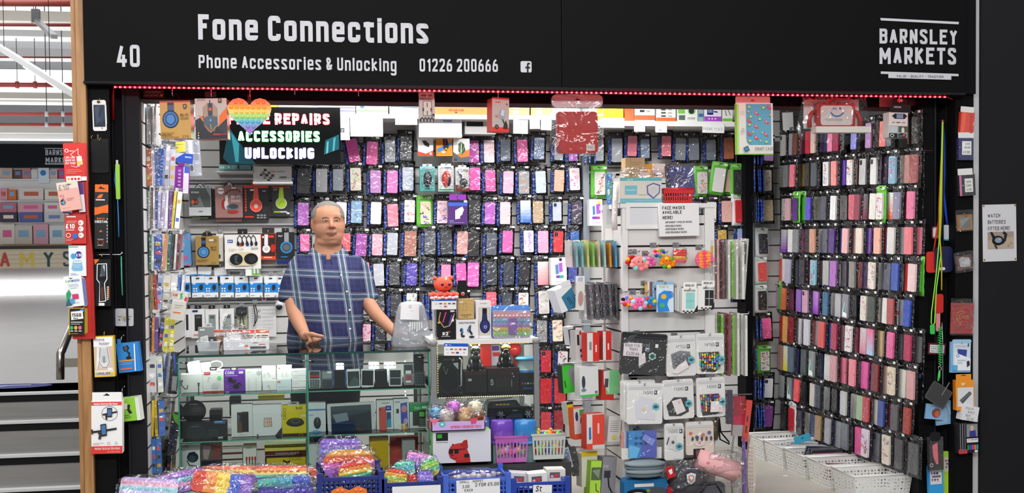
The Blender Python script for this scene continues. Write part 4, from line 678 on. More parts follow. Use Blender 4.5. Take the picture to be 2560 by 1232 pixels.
for k,(u0,v0,u1,v1,wc,ex)in enumerate(((457,772,478,843,'#2c2d30',[]),(479,772,512,845,'#26272a',[R(482,775,495,780,'#2a2f7a'),R(484,835,497,839,'#d88')]),(514,772,546,828,'#8c9694',[]),(550,771,585,830,'#9aa39e',[Gp([(558,785),(566,781),(570,785),(562,803),(556,800)],'#f4f4f2'),*[R(560+1.5*q,798-4*q,563+1.5*q,796-4*q+4,'#444')for q in range(3)]]))):
 ritem('cable_box',('white box with black window next to the side wall','white window box holding a black adapter','white window box with grey contents','white window box with a handwritten tag')[k]+' on the lowest hooks','box',(u0,v0,u1,v1),.05,'#e6e6e6',[R(u0+8,v0+14,u1-7,v1-18 if k<2 else v1,wc),R(u0+11,v0+17,u1-10,v0+24,'#5a5e60')]+ex,tab=(16,9,'#18181a'),mat='gloss')
ritem('adapter','black travel adapter with dangling leads on the lowest hooks','adapter',(590,768,617,788),.05,'#1c1d20',[R(594,772,604,784,'#34363a'),E(611,778,4,4,'#3e4044')],mat='plastic',r=4)
m=MB();p=at(604,788,1.78)
for a in(-.01,.012):m.tube([V((a*.4,0,0)),V((a,-.004,-.05)),V((a*1.4,0,-.11))],.003,'#1a1a1c','matte',6)
o=bpy.data.objects['adapter'];q=m.build('cable',o);q.location=p-o.location
ritem('usb_card','olive adapter card behind the dangling leads','card pack',(593,786,618,820),.01,'#a9ad90',[R(596,790,615,800,'#8c9078')],Y=1.83)
o=strap('usb_cable','thin black cable looped on the rear wall','cable',[(634,762),(638,790),(637,810),(634,815),(642,800),(643,780),(638,762)],1.83,2.6,'#18181a','matte');rhook(o,(632,762,642,800),1.83)
def paper(name,label,cat,rc,Y,col='#f1f1f1',ops=(),rot=0,d=.002,**k):return item(name,label,cat,rc,Y,d,col,ops,rot=rot,mat='paper',**k)
paper('notice_paper','faded printed sheet pinned low on the rear wall by the keeper','notice',(622,765,690,842),1.852,'#dededd',[T(646,780,7,'EI','#555',.12),T(646,795,7,'EI','#555',.12),*[R(630,770+6*k,640,771+6*k,'#b0b0b0')for k in range(9)],*[R(656,772+9*k,684,773+9*k,'#c4c4c4')for k in range(6)]])
m=MB();s=scale(697,765,1.8);m.ball((0,0,0),(10/s,9/s,13/s),'#dcdcdc','gloss',16);m.ball((0,-.006,-.01),(8.5/s,8/s,9/s),'#22252a','gloss',16)
o=m.build('dome_camera',None,at(698,762,1.83));tag(o,'white dome camera with dark lens on the rear wall behind the sleeve','camera')
m=MB();m.box(-.02,.0,.0,.02,.05,.03,'#d8d8d8','plastic');m.build('wall_plate',o)
m=MB();p=at(660,747,1.84);s=scale(660,747,1.84);m.ell(0,0,6/s,6/s,0,'#e4d8d8','gloss');m.ell(0,0,3.2/s,3.2/s,-.001,'#9c1d34','gloss');m.box(-.008,.0,-.008,.008,.03,.008,'#ccc','plastic');o=m.build('push_button',None,p);tag(o,'round white button with dark red centre below the chargers','button')
for v,a,b,k in((447,470,735,'above the headphone boxes'),(562,472,735,'above the gold headphone box'),(678,462,705,'behind the charger row'),(757,465,700,'above the tall white boxes')):
 p,q=at(a,v,1.855),at(b,v,1.855);m=MB();m.box(p.x,1.846,p.z-.006,q.x,1.872,p.z+.006,'#c4c6c8','metal');o=m.build('hanging_rail',None);tag(o,'slim metal hanging rail on the rear wall '+k,'rail',None)
item('charger_box','white box with square tile print lying under the screen','box',(634,416,728,452),1.6,.16,'#eae7e2',[*[R(650+9*a+5*b,424+7*a-6*b+10,657+9*a+5*b,430+7*a-6*b+10,['#555a60','#8a9a98','#40464c','#7c7468'][(a+b)%4])for a in range(3)for b in range(3)],R(658,433,664,438,'#c8703a'),*[R(678+5*k,428,683+5*k,431,['#c88ac0','#e0a0a0','#e8d090','#a0d0a0','#90c0d8','#a0a0d8','#c8c8c8'][k])for k in range(7)],T(698,446,4,'5 in 1','#444',.2,17)],side='#d8d4ce',parts=[('barcode',(700,440,716,446),'#ddd',[R(702+2*k,441,703+2*k,445,'#333')for k in range(7)],0,.0006,'paper',0)])
item('adapter_box','teal blue flat box standing under the screen','box',(548,408,627,425),1.62,.14,'#7fb3b6',[R(550,409,625,411,'#4a7c84'),T(551,421,6,'A4','#e8f4f4',.2,13),R(570,415,574,420,'#dff'),O(584,418,3,3,1,'#e8f4f4'),R(594,413,597,422,'#223')],side='#6a9fa4')
item('wall_ledge','narrow grey ledge under the screen carrying two boxes','ledge',(545,425,732,429),1.58,.28,'#c8c8c6',mat='plastic')if False else None
m=MB();p=at(540,426,1.58);q=at(632,426,1.58);m.box(p.x,1.58,p.z-.012,q.x,1.872,p.z-.001,'#c9cac8','plastic');p=at(632,453,1.57);q=at(732,453,1.57);m.box(p.x,1.57,p.z-.014,q.x,1.872,p.z-.001,'#c9cac8','plastic');o=m.build('glass_ledge',None);tag(o,'stepped pale ledge fixed to the rear wall below the screen','shelf')
TY=1.46
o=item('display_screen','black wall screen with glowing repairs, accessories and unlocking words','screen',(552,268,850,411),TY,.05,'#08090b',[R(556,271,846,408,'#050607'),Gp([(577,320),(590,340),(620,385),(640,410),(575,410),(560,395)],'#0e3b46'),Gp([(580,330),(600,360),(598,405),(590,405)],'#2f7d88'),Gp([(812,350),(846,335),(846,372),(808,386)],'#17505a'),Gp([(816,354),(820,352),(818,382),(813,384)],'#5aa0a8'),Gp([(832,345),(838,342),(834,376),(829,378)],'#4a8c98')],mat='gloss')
def glow(txt,u,v,w,h,edge,core,wt=.3):
 s=scale(701,340,TY);m=MB();X=(u-701)/s;Z=(339.5-v)/s
 m.text(txt,X,Z,h/s,-.004,edge,'emit',wt,.8,width=w/s);m.text(txt,X,Z,h/s,-.0065,core,'emit',wt,.8,width=w/s,rw=.72);m.build('lettering',o)
glow('PHONE REPAIRS',573,312,258,29,'#e0142c','#ffb0b4');glow('ACCESSORIES',597,355,208,28,'#0fae45','#f0fff2');glow('UNLOCKING',613,397,178,28,'#8088d8','#ffffff')
m=MB();m.box(-.2,.05,-.1,.2,BACK-TY-.002,.1,'#161618','plastic');m.build('wall_bracket',o)
SY=1.56
p=at(480,292,SY);q=at(1478,288,SY);zs=at(1180,287,SY).z
m=MB();m.box(p.x,SY,zs-.025,q.x,1.872,zs,'#f2f2f0','plastic');o=m.build('wall_shelf',None);tag(o,'long white wall shelf high above the phone cases','shelf')
p=at(1480,290,SY);q=at(1852,290,SY);zs2=at(1680,303,SY).z
m=MB();m.box(p.x,SY,zs2-.03,q.x,1.872,zs2,'#efefed','plastic');o=m.build('wall_shelf',None);tag(o,'shorter white wall shelf above the far panel behind the white stand','shelf')
def sitem(label,u0,v0,u1,col,ops=(),d=.2,z=None,name='shelf_box',dy=.02,side=None,v1=None,parts=()):
 """stands on the shelf: bottom at the shelf top unless v1 is given"""
 zz=z if z is not None else zs;Y=SY+dy
 um=(u0+u1)/2
 if v1 is None:
  lo,hi=200.,400.
  for _ in range(30):
   md=(lo+hi)/2
   if at(um,md,Y).z>zz:lo=md
   else:hi=md
  v1=lo
 return item(name,label,'box',(u0,v0,u1,v1),Y,d,col,ops,side=side,parts=parts)
sitem('stack base of white boxes on the high shelf above the screen',700,254,782,'#f3f1f0',[R(700,258+4*k,782,259.2+4*k,'#9a8a80')for k in range(5)],side='#e4e4e4')
sitem('white box stack with purple seams on the high shelf',796,254,888,'#f4f4f8',[R(796,260+8*k,888,262+8*k,'#6a68a8')for k in range(3)])
sitem('yellow box on the high shelf above the heart toy',660,252,694,'#f0e040',[R(660,262,694,264,'#c8b820')],dy=.01)
sitem('white smart case box with green base line on the high shelf',891,254,970,'#f2f2f2',[Gp([(898,262),(908,258),(912,268),(903,272)],'#4a7c94'),T(923,271,6,'SMART CASE','#8f8f92',.1,44),R(892,276,970,278,'#7fd060'),R(926,259,950,260.5,'#e08a9a')])
sitem('grey topped white box beside the smart case box',974,258,1045,'#e4e6e8',[Gp([(978,262),(1000,258),(1045,264),(1045,270),(978,268)],'#46525a'),R(980,266,1044,268,'#8a98a0')])
sitem('orange keyboard box with purple printed lid on the high shelf',1086,256,1218,'#e88648',[R(1086,256,1218,268,'#6a6880'),Gp([(1090,267),(1100,258),(1120,266)],'#a87890'),R(1140,262,1216,266,'#4a4a68'),T(1122,278,5,'METEOR K35B','#5c3a28',.14,38),E(1140,281,3,1.5,'#3a2a20')])
for k,(u,v0,v1)in enumerate(((1270,274,None),(1327,274,None))):sitem('brown cardboard box on the high shelf, '+('behind the phone holder box' if k==0 else 'nearest the red tablet case'),u,v0,u+54,'#b59a6c',[R(u+12,v0+2,u+28,v0+11,'#eceaea'),R(u+14,v0+5,u+26,v0+6,'#aaa')],v1=v1)
for k,u in enumerate((1270,1327)):
 o=item('shelf_box','brown cardboard box stacked on top of another, '+('behind the phone holder box' if k==0 else 'nearest the red tablet case'),'box',(u,260,u+54,273.5),SY+.02,.2,'#bda274',[R(u+12,262,u+28,271,'#eeecec'),R(u+14,265,u+26,266,'#aaa')])
for lab,u0,v0,u1,c,ops in(('yellow box at the end of the short high shelf',1512,262,1559,'#efe02e',[R(1523,266,1533,268,'#c8b410'),R(1541,270,1553,273,'#c8b410')]),('orange box beside the yellow one on the short high shelf',1561,263,1585,'#ee6a3a',[R(1565,275,1580,277,'#c8502a')]),('white and orange watt box, shorter of the two',1586,263,1638,'#f2efec',[R(1586,288,1638,300,'#ee6a3a'),R(1599,268,1609,272,'#333'),R(1612,268,1626,271,'#999'),R(1599,275,1611,280,'#222'),T(1616,280,4,'50W','#555')]),('white and orange watt box, taller of the two',1640,258,1690,'#f2efec',[R(1640,294,1690,303,'#ee6a3a'),*[R(1652,264+8*k,1664,268+8*k,'#555')for k in range(4)],*[R(1669,265+8*k,1680,267+8*k,'#aaa')for k in range(4)]]),('green and white box with a black phone print',1692,262,1745,'#e9efe6',[R(1694,266,1712,284,'#7cc85a'),R(1722,266,1736,284,'#24302c'),O(1729,275,9,10,1.5,'#6cc04a'),R(1696,288,1712,300,'#5a6a62'),R(1716,290,1740,301,'#f4f4f2'),*[R(1719+4*k,293,1720.5+4*k,299,'#333')for k in range(5)]]),('white and purple box with a card reader print',1760,262,1804,'#eef0f4',[R(1760,291,1804,303,'#a44ac8'),R(1767,271,1783,287,'#2a3058'),R(1769,274,1781,282,'#7a88c8'),Ln([(1784,279),(1794,280)],3,'#2a3058'),*[E(1772+8*k,297,2.5,2.5,'#e0c0f0')for k in range(3)]]),('white and green box with cable prints',1806,262,1832,'#f0f2ec',[R(1806,264,1832,268,'#9ad050'),R(1806,296,1832,303,'#7cc040'),Ln([(1812,276),(1816,290)],1.5,'#333'),Ln([(1820,274),(1826,288)],1.5,'#333')])):
 sitem(lab,u0,v0,u1,c,ops,z=zs2)
sitem('small blue and green box at the short shelf end',1745,264,1759,'#9ab0b8',[R(1746,284,1758,292,'#3a6aa0')],z=zs2)
item('shelf_box','white keyboard carton tucked under the high shelf','box',(1047,297,1155,343),1.62,.24,'#f1f1f1',[R(1086,289,1104,297,'#3a6ac0'),R(1105,300,1130,302,'#d8d8d8')],parts=[('blue_label',(1108,299,1130,304),'#3b62a8',[R(1110,301,1128,302,'#d8e0f0')],0,.001,'paper',0)])
rhook(None,(1047,300,1155,343),1.64)
item('shelf_box','grey carton with a dark opening under the high shelf','box',(1162,300,1240,335),1.66,.2,'#bdbdba',[R(1166,304,1208,316,'#1a1a1c'),Gp([(1162,300),(1240,300),(1240,304),(1166,304)],'#e8e4d8')])
rhook(None,(1162,302,1240,335),1.68)
PPY=SY-.006
for lab,rc,ops,r_ in(('white notice about no refund or exchange beside the screen',(876,287,957,341),[T(897,302,7,'NOTICE','#9a9a9a',.12,30),T(884,319,6,'ON THE IMPOSED','#c0c0c0',.12,46),T(884,328,6,'THERE IS NO REFUND','#c0c0c0',.12,58),T(884,337,6,'OR EXCHANGE TRY','#c0c0c0',.12,50)],0),('white sheet with a small grey square icon beside the screen',(850,288,874,350),[R(851,320,861,331,'#7a7c80'),T(854,330,7,'f','#eee',.2)],0),('white label strip over the silver cases',(988,290,1043,312),[R(992,303,1006,304,'#999'),R(1018,296,1022,298,'#999'),R(1028,304,1040,305,'#999')],0),('handwritten phone make sign under the high shelf',(1283,300,1320,334),[T(1288,316,10,'SONY','#555',.08,24,sk=.1),T(1286,330,9,'XPERIA','#666',.08,30,sk=.1)],-1),('small white paper sign beside the handwritten one',(1324,299,1350,322),[R(1335,311,1341,312.5,'#888')],1),('small white paper sign nearest the red tablet case',(1352,300,1379,325),[T(1357,314,5,'3 x 10','#999',.12,17)],-2),('white paper sign hanging just below the yellow shelf box',(1500,295,1562,319),[T(1503,312,7,'PHONE 11 6.1','#a5a5a8',.1,55)],0),('blank white paper tag below the shorter watt box',(1585,309,1613,329),[T(1592,324,6,'X R','#d0d0d0',.1)],0),('white paper tag with faint lettering below the taller watt box',(1638,308,1668,331),[T(1646,318,5,'X','#c4c4c4',.1),T(1647,327,5,'A6','#888',.14)],0),('white paper sign hanging below the purple and white card reader box',(1755,309,1812,332),[T(1757,326,7,'PHONE 11 6.5','#a0a0a4',.1,52)],-1)):
 paper('paper_sign',lab.replace('left of the white A6 tag','between the two phone signs'),'sign',rc,PPY,'#f4f4f4',ops,r_)
paper('paper_sign','tilted white paper tag hanging above the side rack corner','sign',(1956,281,1984,325),1.6,'#eeeeee',[],3,parts=[('string',(1968,262,1970,282),'#888',(),0,.001,'matte',0)])
def ms(cx,cy,k,c,c2='#16171a'):return[E(cx,cy,11*k,17*k,c),E(cx,cy-7*k,8*k,8*k,c2),R(cx-1,cy-14*k,cx+1,cy-4*k,'#888')]
MY=1.72
for name,lab,rc,c,ops,kw in(('mouse_box','red and white mouse box hanging on the rear wall',(1045,339,1083,390),'#f0edea',[R(1045,339,1083,346,'#e0492f'),Gp([(1045,378),(1064,384),(1083,376),(1083,390),(1045,390)],'#e0492f'),Gp([(1055,352),(1064,351),(1074,361),(1072,368),(1062,364)],'#332e30'),R(1074,381,1079,387,'#f5d0c8')],dict(tab=(30,10,'#e0492f'))),('mouse_box','bright orange gaming mouse box on the rear wall',(1090,335,1131,390),'#ec9324',[Gp([(1092,372),(1130,354),(1131,362),(1094,382)],'#4f8ad0'),Gp([(1107,345),(1113,342),(1119,350),(1122,368),(1115,378),(1108,370)],'#26262e'),R(1112,345,1114,362,'#a04ac0'),E(1115,372,3,2,'#e8d020'),R(1104,378,1112,382,'#eee')],dict(side='#c06a18',rot=1)),('mouse_box','white box with a green striped mouse on the rear wall',(1133,346,1174,404),'#efece8',[Gp([(1133,390),(1174,372),(1174,404),(1133,404)],'#e8772e'),Gp([(1133,380),(1152,394),(1174,390),(1174,404),(1133,404)],'#53575c'),Gp([(1146,360),(1152,355),(1160,360),(1164,376),(1154,388),(1146,378)],'#3c463f'),R(1152,358,1154,385,'#d8e8c0'),Ln([(1147,364),(1152,384),(1161,366)],1,'#6ac040'),R(1136,396,1142,402,'#333')],dict(rot=-1)),('mouse_pack','black mouse on a teal card in a clear pack',(1050,416,1087,477),'#57b8b2',[R(1050,416,1087,424,'#78ccc6'),R(1062,470,1076,473,'#2a6a6a'),R(1068,419,1080,423,'#e8e8e8')],dict(tab=(24,6,'#c4ccd0'),mat='gloss')),('mouse_pack','red mouse on a white card in a clear pack',(1096,414,1134,478),'#eef0ee',[R(1097,472,1134,476,'#3aa070'),R(1112,418,1128,420,'#5a7ac0')],dict(tab=(26,5,'#dfe2e2'),mat='gloss')),('mouse_pack','dark retractable mouse on a white and brown card',(1139,418,1173,478),'#e2e2e0',[Gp([(1139,462),(1173,462),(1173,478),(1139,478)],'#7a3a2c'),R(1160,424,1172,470,'#d8d0cc'),R(1166,426,1170,430,'#d83a30')],dict(tab=(20,5,'#ccd0d4'),mat='gloss'))):
 o=ritem(name,lab,'computer mouse',rc,.05,c,ops,Y=MY,**kw)
 if name=='mouse_pack':
  cx,cy=(rc[0]+rc[2])/2,(rc[1]+rc[3])/2;s=scale(cx,cy,MY);m=MB()
  if 'teal' in lab:m.ball((0,-.006,-.004),(11/s,.018,20/s),'#20242a','gloss');m.box(-.001,-.026,.01,.002,-.02,.03,'#888','plastic')
  elif 'red' in lab:m.ball((.002,-.006,-.004),(12/s,.018,20/s),'#c8281e','gloss');m.ball((.012,-.008,-.01),(7/s,.016,16/s),'#1a1a1c','gloss');m.box(-.001,-.026,.01,.004,-.02,.03,'#222','plastic')
  else:m.ball((.006,-.006,-.022),(10/s,.016,12/s),'#2a2c30','gloss');m.ball((-.012,-.004,.02),(4/s,.008,5/s),'#3a3c40','gloss');m.tube([V((-.03,-.004,.05)),V((-.012,-.006,.02)),V((.002,-.006,-.008))],.002,'#26262a','matte',6)
  m.build('mouse',o)
  w,h=(rc[2]-rc[0])/s/2+.006,(rc[3]-rc[1])/s/2+.006;m=MB();m.rr(-w*.8,-h*.8,w*.8,h*.8,.015,-.03,-.0015,'#fff','clear');m.build('blister',o)
ritem('adapter_box','purple travel adapter box with white plug print','box',(1121,500,1169,561),.05,'#4a2468',[R(1121,500,1169,506,'#1c1c24'),R(1121,506,1169,515,'#3a58b8'),Gp([(1138,526),(1148,520),(1156,522),(1156,536),(1150,540),(1150,546),(1138,548)],'#e4e2ea'),Gp([(1148,520),(1156,516),(1160,524),(1156,534)],'#c8c4d4'),R(1123,551,1134,553,'#6a9ae0'),R(1123,556,1160,557,'#a890c0'),R(1160,501,1168,506,'#e8e8e8')],Y=MY,tab=(42,14,'#8a2fa8'))
ritem('phone_box','white phone box with two gradient phones on the rear wall','box',(1377,644,1417,712),.06,'#f2f1f2',[E(1402,649,4,4,'#3a2a4a'),Gp([(1388,662),(1396,660),(1397,684),(1389,685)],'#5a88b8'),Gp([(1397,658),(1406,656),(1407,678),(1398,681)],'#b060c0'),R(1390,688,1409,694,'#7a3ac0'),R(1398,688,1409,694,'#3ab0a0'),R(1388,703,1408,704,'#bbb')],Y=1.7,rot=1)
ritem('phone_box','white phone box with two gradient phones by the grey upright','box',(1473,498,1506,564),.06,'#efeff0',[E(1498,506,4.5,4.5,'#e8d84a'),Gp([(1481,516),(1487,514),(1488,536),(1482,537)],'#4a7ab0'),Gp([(1490,511),(1501,509),(1502,533),(1491,535)],'#a858c0'),R(1480,541,1500,547,'#7a3ac0'),R(1492,541,1500,547,'#c03a80'),R(1482,556,1500,557,'#bbb')],Y=1.7)
ritem('phone_box','grey boxed case below the gradient phone box','box',(1440,690,1462,730),.04,'#c9ccd2',[R(1444,694,1458,720,'#a0a4ae')],Y=1.7)
# bubble toys
RAIN=['#e2492c','#ee8a2a','#f0c83a','#7ecb62','#3fb0a8','#4a7fd0','#8a58b8','#b04aa0']
def heart(w,h,n=28):
 pts=[]
 for i in range(n):
  t=2*pi*i/n;x=16*sin(t)**3;z=13*cos(t)-5*cos(2*t)-2*cos(3*t)-cos(4*t);pts.append((x/32*w,(z+2.5)/29*h))
 return pts[::-1]
def inside(p,poly):
 c=False
 for i in range(len(poly)):
  a,b=poly[i-1],poly[i]
  if(a[1]>p[1])!=(b[1]>p[1])and p[0]<(b[0]-a[0])*(p[1]-a[1])/(b[1]-a[1])+a[0]:c=not c
 return c
def pop_mesh(shape,w,h,pal,pitch=.019,th=.012,mat='plastic',vert=False):
 out=heart(w,h)if shape=='heart' else rrect(-w/2,-h/2,w/2,h/2,min(w,h)*(.5 if shape=='round' else .14),8)
 m=MB();n=len(pal);hi=max(p[1]for p in out);lo=min(p[1]for p in out)
 f=(lambda x,z:min(n-1,max(0,int((hi-z)/(hi-lo)*n))))if not vert else(lambda x,z:min(n-1,max(0,int((x+w/2)/w*n))))
 zs=[hi-(hi-lo)*i/n for i in range(n+1)]
 k=26
 for i in range(n):
  a,b=(zs[i],zs[i+1])if not vert else(-w/2+w*i/n,-w/2+w*(i+1)/n)
  def span(t):
   xs=[]
   for j in range(len(out)):
    p,q=out[j-1],out[j];pa,qa=(p[1],q[1])if not vert else(p[0],q[0]);pb,qb=(p[0],q[0])if not vert else(p[1],q[1])
    if(pa>t)!=(qa>t):xs.append(pb+(qb-pb)*(t-pa)/(qa-pa))
   return sorted(xs)
  for s_ in range(3):
   t0=a+(b-a)*s_/3;t1=a+(b-a)*(s_+1)/3;e=(b-a)*.01
   A,B=span(t0+e),span(t1-e)
   if len(A)<2 or len(B)<2:
    continue
   prs=[(A[0],A[-1],B[0],B[-1])]if not(len(A)==4 and len(B)==4)else[(A[0],A[1],B[0],B[1]),(A[2],A[3],B[2],B[3])]
   for a0,a1,b0,b1 in prs:
    q=[(a0,t0),(a1,t0),(b1,t1),(b0,t1)]if not vert else[(t0,a0),(t0,a1),(t1,b1),(t1,b0)]
    ar=sum(q[j-1][0]*q[j][1]-q[j][0]*q[j-1][1]for j in range(4))
    m.prism(q if ar>0 else q[::-1],0,th,pal[i],mat)
 bb=MB();r=pitch*.4;z=hi-pitch*.75;row=0
 while z>lo+pitch*.4:
  x=-w/2+pitch*(.7 if row%2 else .55)
  while x<w/2-pitch*.3:
   if all(inside((x+dx*r*1.25,z+dz*r*1.25),out)for dx,dz in((1,0),(-1,0),(0,1),(0,-1))):
    c=pal[f(x,z)];lt=tuple(min(1,v*1.12+.02)for v in hx(c))
    vs=[(x,-r*.75,z)]+[(x+r*cos(q*pi/4)*.75,-r*.5,z+r*sin(q*pi/4)*.75)for q in range(8)]+[(x+r*cos(q*pi/4),0,z+r*sin(q*pi/4))for q in range(8)]
    bb.add(vs,[(0,1+q,1+(q+1)%8)for q in range(8)]+[(1+q,9+q,9+(q+1)%8,1+(q+1)%8)for q in range(8)],lt,mat,True)
   x+=pitch
  z-=pitch*.9;row+=1
 return m,bb
def bag_mesh(w,h,d,rnd,mat='bag',n=16,jag=.12):
 """loose clear bag around something w x d x h, origin at its middle"""
 m=MB();vs,fs=[],[];R_=9
 for i in range(R_+1):
  t=i/R_;zz=-h/2+h*t;k=(1-.35*abs(2*t-1)**3)
  for j in range(n):
   a=2*pi*j/n;q=k*(1+rnd.uniform(-jag,jag))
   ca,sa=cos(a),sin(a);e=.7
   vs.append((w/2*q*math.copysign(abs(ca)**e,ca),d/2*q*math.copysign(abs(sa)**e,sa),zz+rnd.uniform(-.25,.25)*h/R_))
 for i in range(R_):
  for j in range(n):fs.append((i*n+j,i*n+(j+1)%n,(i+1)*n+(j+1)%n,(i+1)*n+j))
 fs+=[tuple(range(n-1,-1,-1)),tuple(R_*n+j for j in range(n))]
 return m.add(vs,fs,'#fff',mat,False)
def pop_toy(label,u,v,Y,wpx,hpx,shape,pal,rot=(0,0,0),bag=True,group=None,seed=1,vert=False,mat='plastic'):
 s=scale(u,v,Y);w,h=wpx/s,hpx/s
 a,b=pop_mesh(shape,w,h,pal,max(.016,w/8),vert=vert,mat=mat)
 o=a.build('bubble_toy',None,at(u,v,Y),tuple(rad(k)for k in rot));tag(o,label,'bubble toy',group)
 b.build('bubble',o)
 if bag:
  g=bag_mesh(w*1.14,h*1.2,.05,random.Random(seed),'bag');q=g.build('clear_bag',o);q.location=(0,.006,.004)
 return o
 # goods hung from the header
HY=.04
UL='the underside of the fascia'
def hhook(u,v,col='#d8d8d8'):
 p=at(u,v,.02);m=MB();m.tube([V((0,0,.035)),V((0,0,.008)),V((0,-.006,0)),V((0,-.008,-.008)),V((0,.002,-.012)),V((0,.012,-.008))],.0018,col,'metal',6);o=m.build('cup_hook',None,p)
 return tag(o,'small silver cup hook under the fascia','hook','hooks under the fascia')
for u,v in((528,234),(625,236),(737,229),(896,233),(1067,236),(1245,237),(1440,234),(1875,240),(2080,238),(2248,250)):hhook(u,v)
GOLD='#c29a55'
item('headphone_box','shiny gold headphone box hanging at the front under the fascia','headphone box',(401,254,476,346),HY+.02,.085,GOLD,[R(401,252,476,256,'#c0281c'),R(420,256,436,285,'#3a3038'),R(420,263,436,276,'#4a5a7a'),E(427,298,20,22,'#1c222c'),E(427,298,17.5,19,'#4272b0'),E(427,298,12.5,14,'#1c222c'),E(427,298,10.5,12,'#4f86c4'),T(451,292,8,'Hi-Fi','#5a4320',.14,22),T(451,299,5.5,'SOUND','#6a5430',.12,21),Gp([(458,262),(463,260),(468,262),(467,270),(463,274),(459,270)],'#4a4038'),Gp([(460,264),(466,264),(463,271)],GOLD),T(404,335,5,'HIGH QUALITY','#7a5c2a',.12,32),T(404,340,5,'WIRELESS','#5a4420',.16,26),T(404,345,4,'STEREO HEADPHONES','#7a5c2a',.12,44),T(455,345,6.5,'ST9','#5a4420',.1,17)],side='#cfae78',mat='gloss',rot=1,yaw=-6)
o=bpy.context.scene.objects['headphone_box'];o=[x for x in COL.objects if x.get('label','').startswith('shiny gold')][0]
s=scale(438,300,HY);m=MB();m.tube([V((-.025,.03,46/s)),V((-.004,.03,46/s+.04)),V((.004,.03,46/s+.04)),V((.025,.03,46/s))],.0028,'#1b1b1d','matte',6);m.build('carry_cord',o)
hhook(431,232)
item('mouse_box','grey, black and orange gaming mouse box hanging under the fascia','computer mouse',(489,246,567,347),HY+.01,.08,'#b9b4ac',[Gp([(489,300),(520,283),(530,322),(489,345)],'#35353a'),Gp([(548,290),(567,268),(567,347),(546,320)],'#e0702c'),Gp([(496,286),(520,300),(508,304)],'#e0702c'),Gp([(489,318),(530,330),(567,296),(567,347),(489,347)],'#34353b'),Gp([(540,318),(567,305),(567,338)],'#3d4047'),Gp([(509,268),(520,258),(533,258),(543,270),(544,312),(536,330),(520,330),(509,312)],'#55606c'),Gp([(509,268),(520,258),(521,290),(510,294)],'#a58d78'),Gp([(533,258),(543,270),(543,292),(532,290)],'#a58d78'),R(522,258,531,288,'#3a4450'),R(525,250,527,266,'#22252a'),R(523,270,530,277,'#d0604a'),E(527,301,2.5,3,'#59b0d8'),Ln([(512,314),(527,331),(542,314)],2,'#d0803c'),Ln([(526,311),(528,324)],1.5,'#e0b040'),R(547,247,555,257,'#222'),R(549,249,553,254,'#e07a3a'),T(496,251,4,'jertech','#3a3a40',.14,20),T(533,339,5,'RUMBLE','#d8502a',.18,20),T(554,339,5,'JM700','#c8402a',.18,12),*[R(495,331+6*k,498,334+6*k,['#e0a030','#c8d8e0','#c8d8e0'][k])for k in range(3)]],side='#e2672c',mat='gloss',rot=1,yaw=-5,parts=[('hang_tab',(513,228,541,242),'#17171a',(),-.02,.002,'plastic',2)])
o=pop_toy('large heart shaped rainbow bubble toy hanging in front of the screen',624,293,HY,108,96,'heart',['#e25a2a','#ea7a24','#eda22e','#e6c95a','#a6cf6a','#6fc5a0','#5aa8c4','#7d86c0','#9a62b8','#6a9ab0'],bag=False)
for k in list(o.children):pass
s=scale(624,293,HY);m=MB();m.tube([V((-.004,.004,40/s)),V((-.004,.002,56/s)),V((.004,.002,56/s)),V((.004,.004,40/s))],.003,'#7a1c20','cloth',6);m.build('hanging_loop',o)
CAR=lambda x0,y0,x1,y1,c:[R(x0,y0,x1,y1,'#d8d6d2'),O((x0+x1)/2,(y0+y1)/2,(x1-x0)*.42,(y1-y0)*.45,1,'#999')]
item('car_case_box','narrow grey phone case box with chequered foot under the fascia','phone case',(1048,244,1087,304),HY+.02,.03,'#b5b0aa',[R(1058,253,1079,289,'#c9c2b6'),Ln([(1058,253),(1079,253),(1079,289),(1058,289),(1058,253)],1.5,'#55524e'),R(1067,257,1069,268,'#333'),R(1067,277,1069,287,'#333'),R(1056,270,1060,278,'#333'),R(1076,270,1080,278,'#5a3028'),T(1050,250,4.5,'INFINITI CASE','#444',.16,30),*[R(1049+4*k,296-(k%2)*3,1053+4*k,300-(k%2)*3,'#222')for k in range(9)],*[R(1049+8*k,300,1053+8*k,304,'#222')for k in range(5)],R(1048,300,1049,304,'#222'),R(1080,285,1086,290,'#222')],side='#a09b95',parts=[('hang_tab',(1047,231,1086,244),'#b2ada8',[T(1053,241,4.5,'MINDS ARK','#333',.2,29)],-.003,.002,'card',1)])
item('phone_holder_box','red sided grey phone holder box hanging under the fascia','box',(1229,246,1274,329),HY+.01,.075,'#b1a9a1',[R(1229,318,1274,329,'#d2382c'),R(1229,244,1274,247,'#d8483a'),Gp([(1247,284),(1252,273),(1263,276),(1261,298),(1247,297)],'#8f9ca4'),Gp([(1254,274),(1262,276),(1260,290),(1251,288)],'#c2ccd2'),Ln([(1256,298),(1260,306),(1264,314)],3,'#2c2c30'),Gp([(1258,316),(1265,300),(1271,316)],'#26262a'),E(1241,317,5,5.5,'#2a2a2e'),E(1241,317,2.5,3,'#6a6a70'),R(1258,317,1269,321,'#1e1e22'),Ln([(1266,258),(1268,263)],2,'#444'),R(1236,254,1250,256,'#c86a60'),E(1240,290,3,3,'#d8685c')],side='#d23a30',rot=-1,yaw=10)
o=item('tablet_case','red tablet case in a large clear zip bag under the fascia','tablet case',(1391,279,1496,383),HY+.03,.022,'#b22722',[R(1398,287,1490,375,'#b8302b'),E(1398,372,3.5,3,'#4a5a78')],mat='gloss',r=9,rot=.5,parts=[('price_sticker',(1465,361,1487,377),'#d8c4be',[T(1469,371,5,'9.67','#888',.14,14)],.004,.001,'paper',1)])
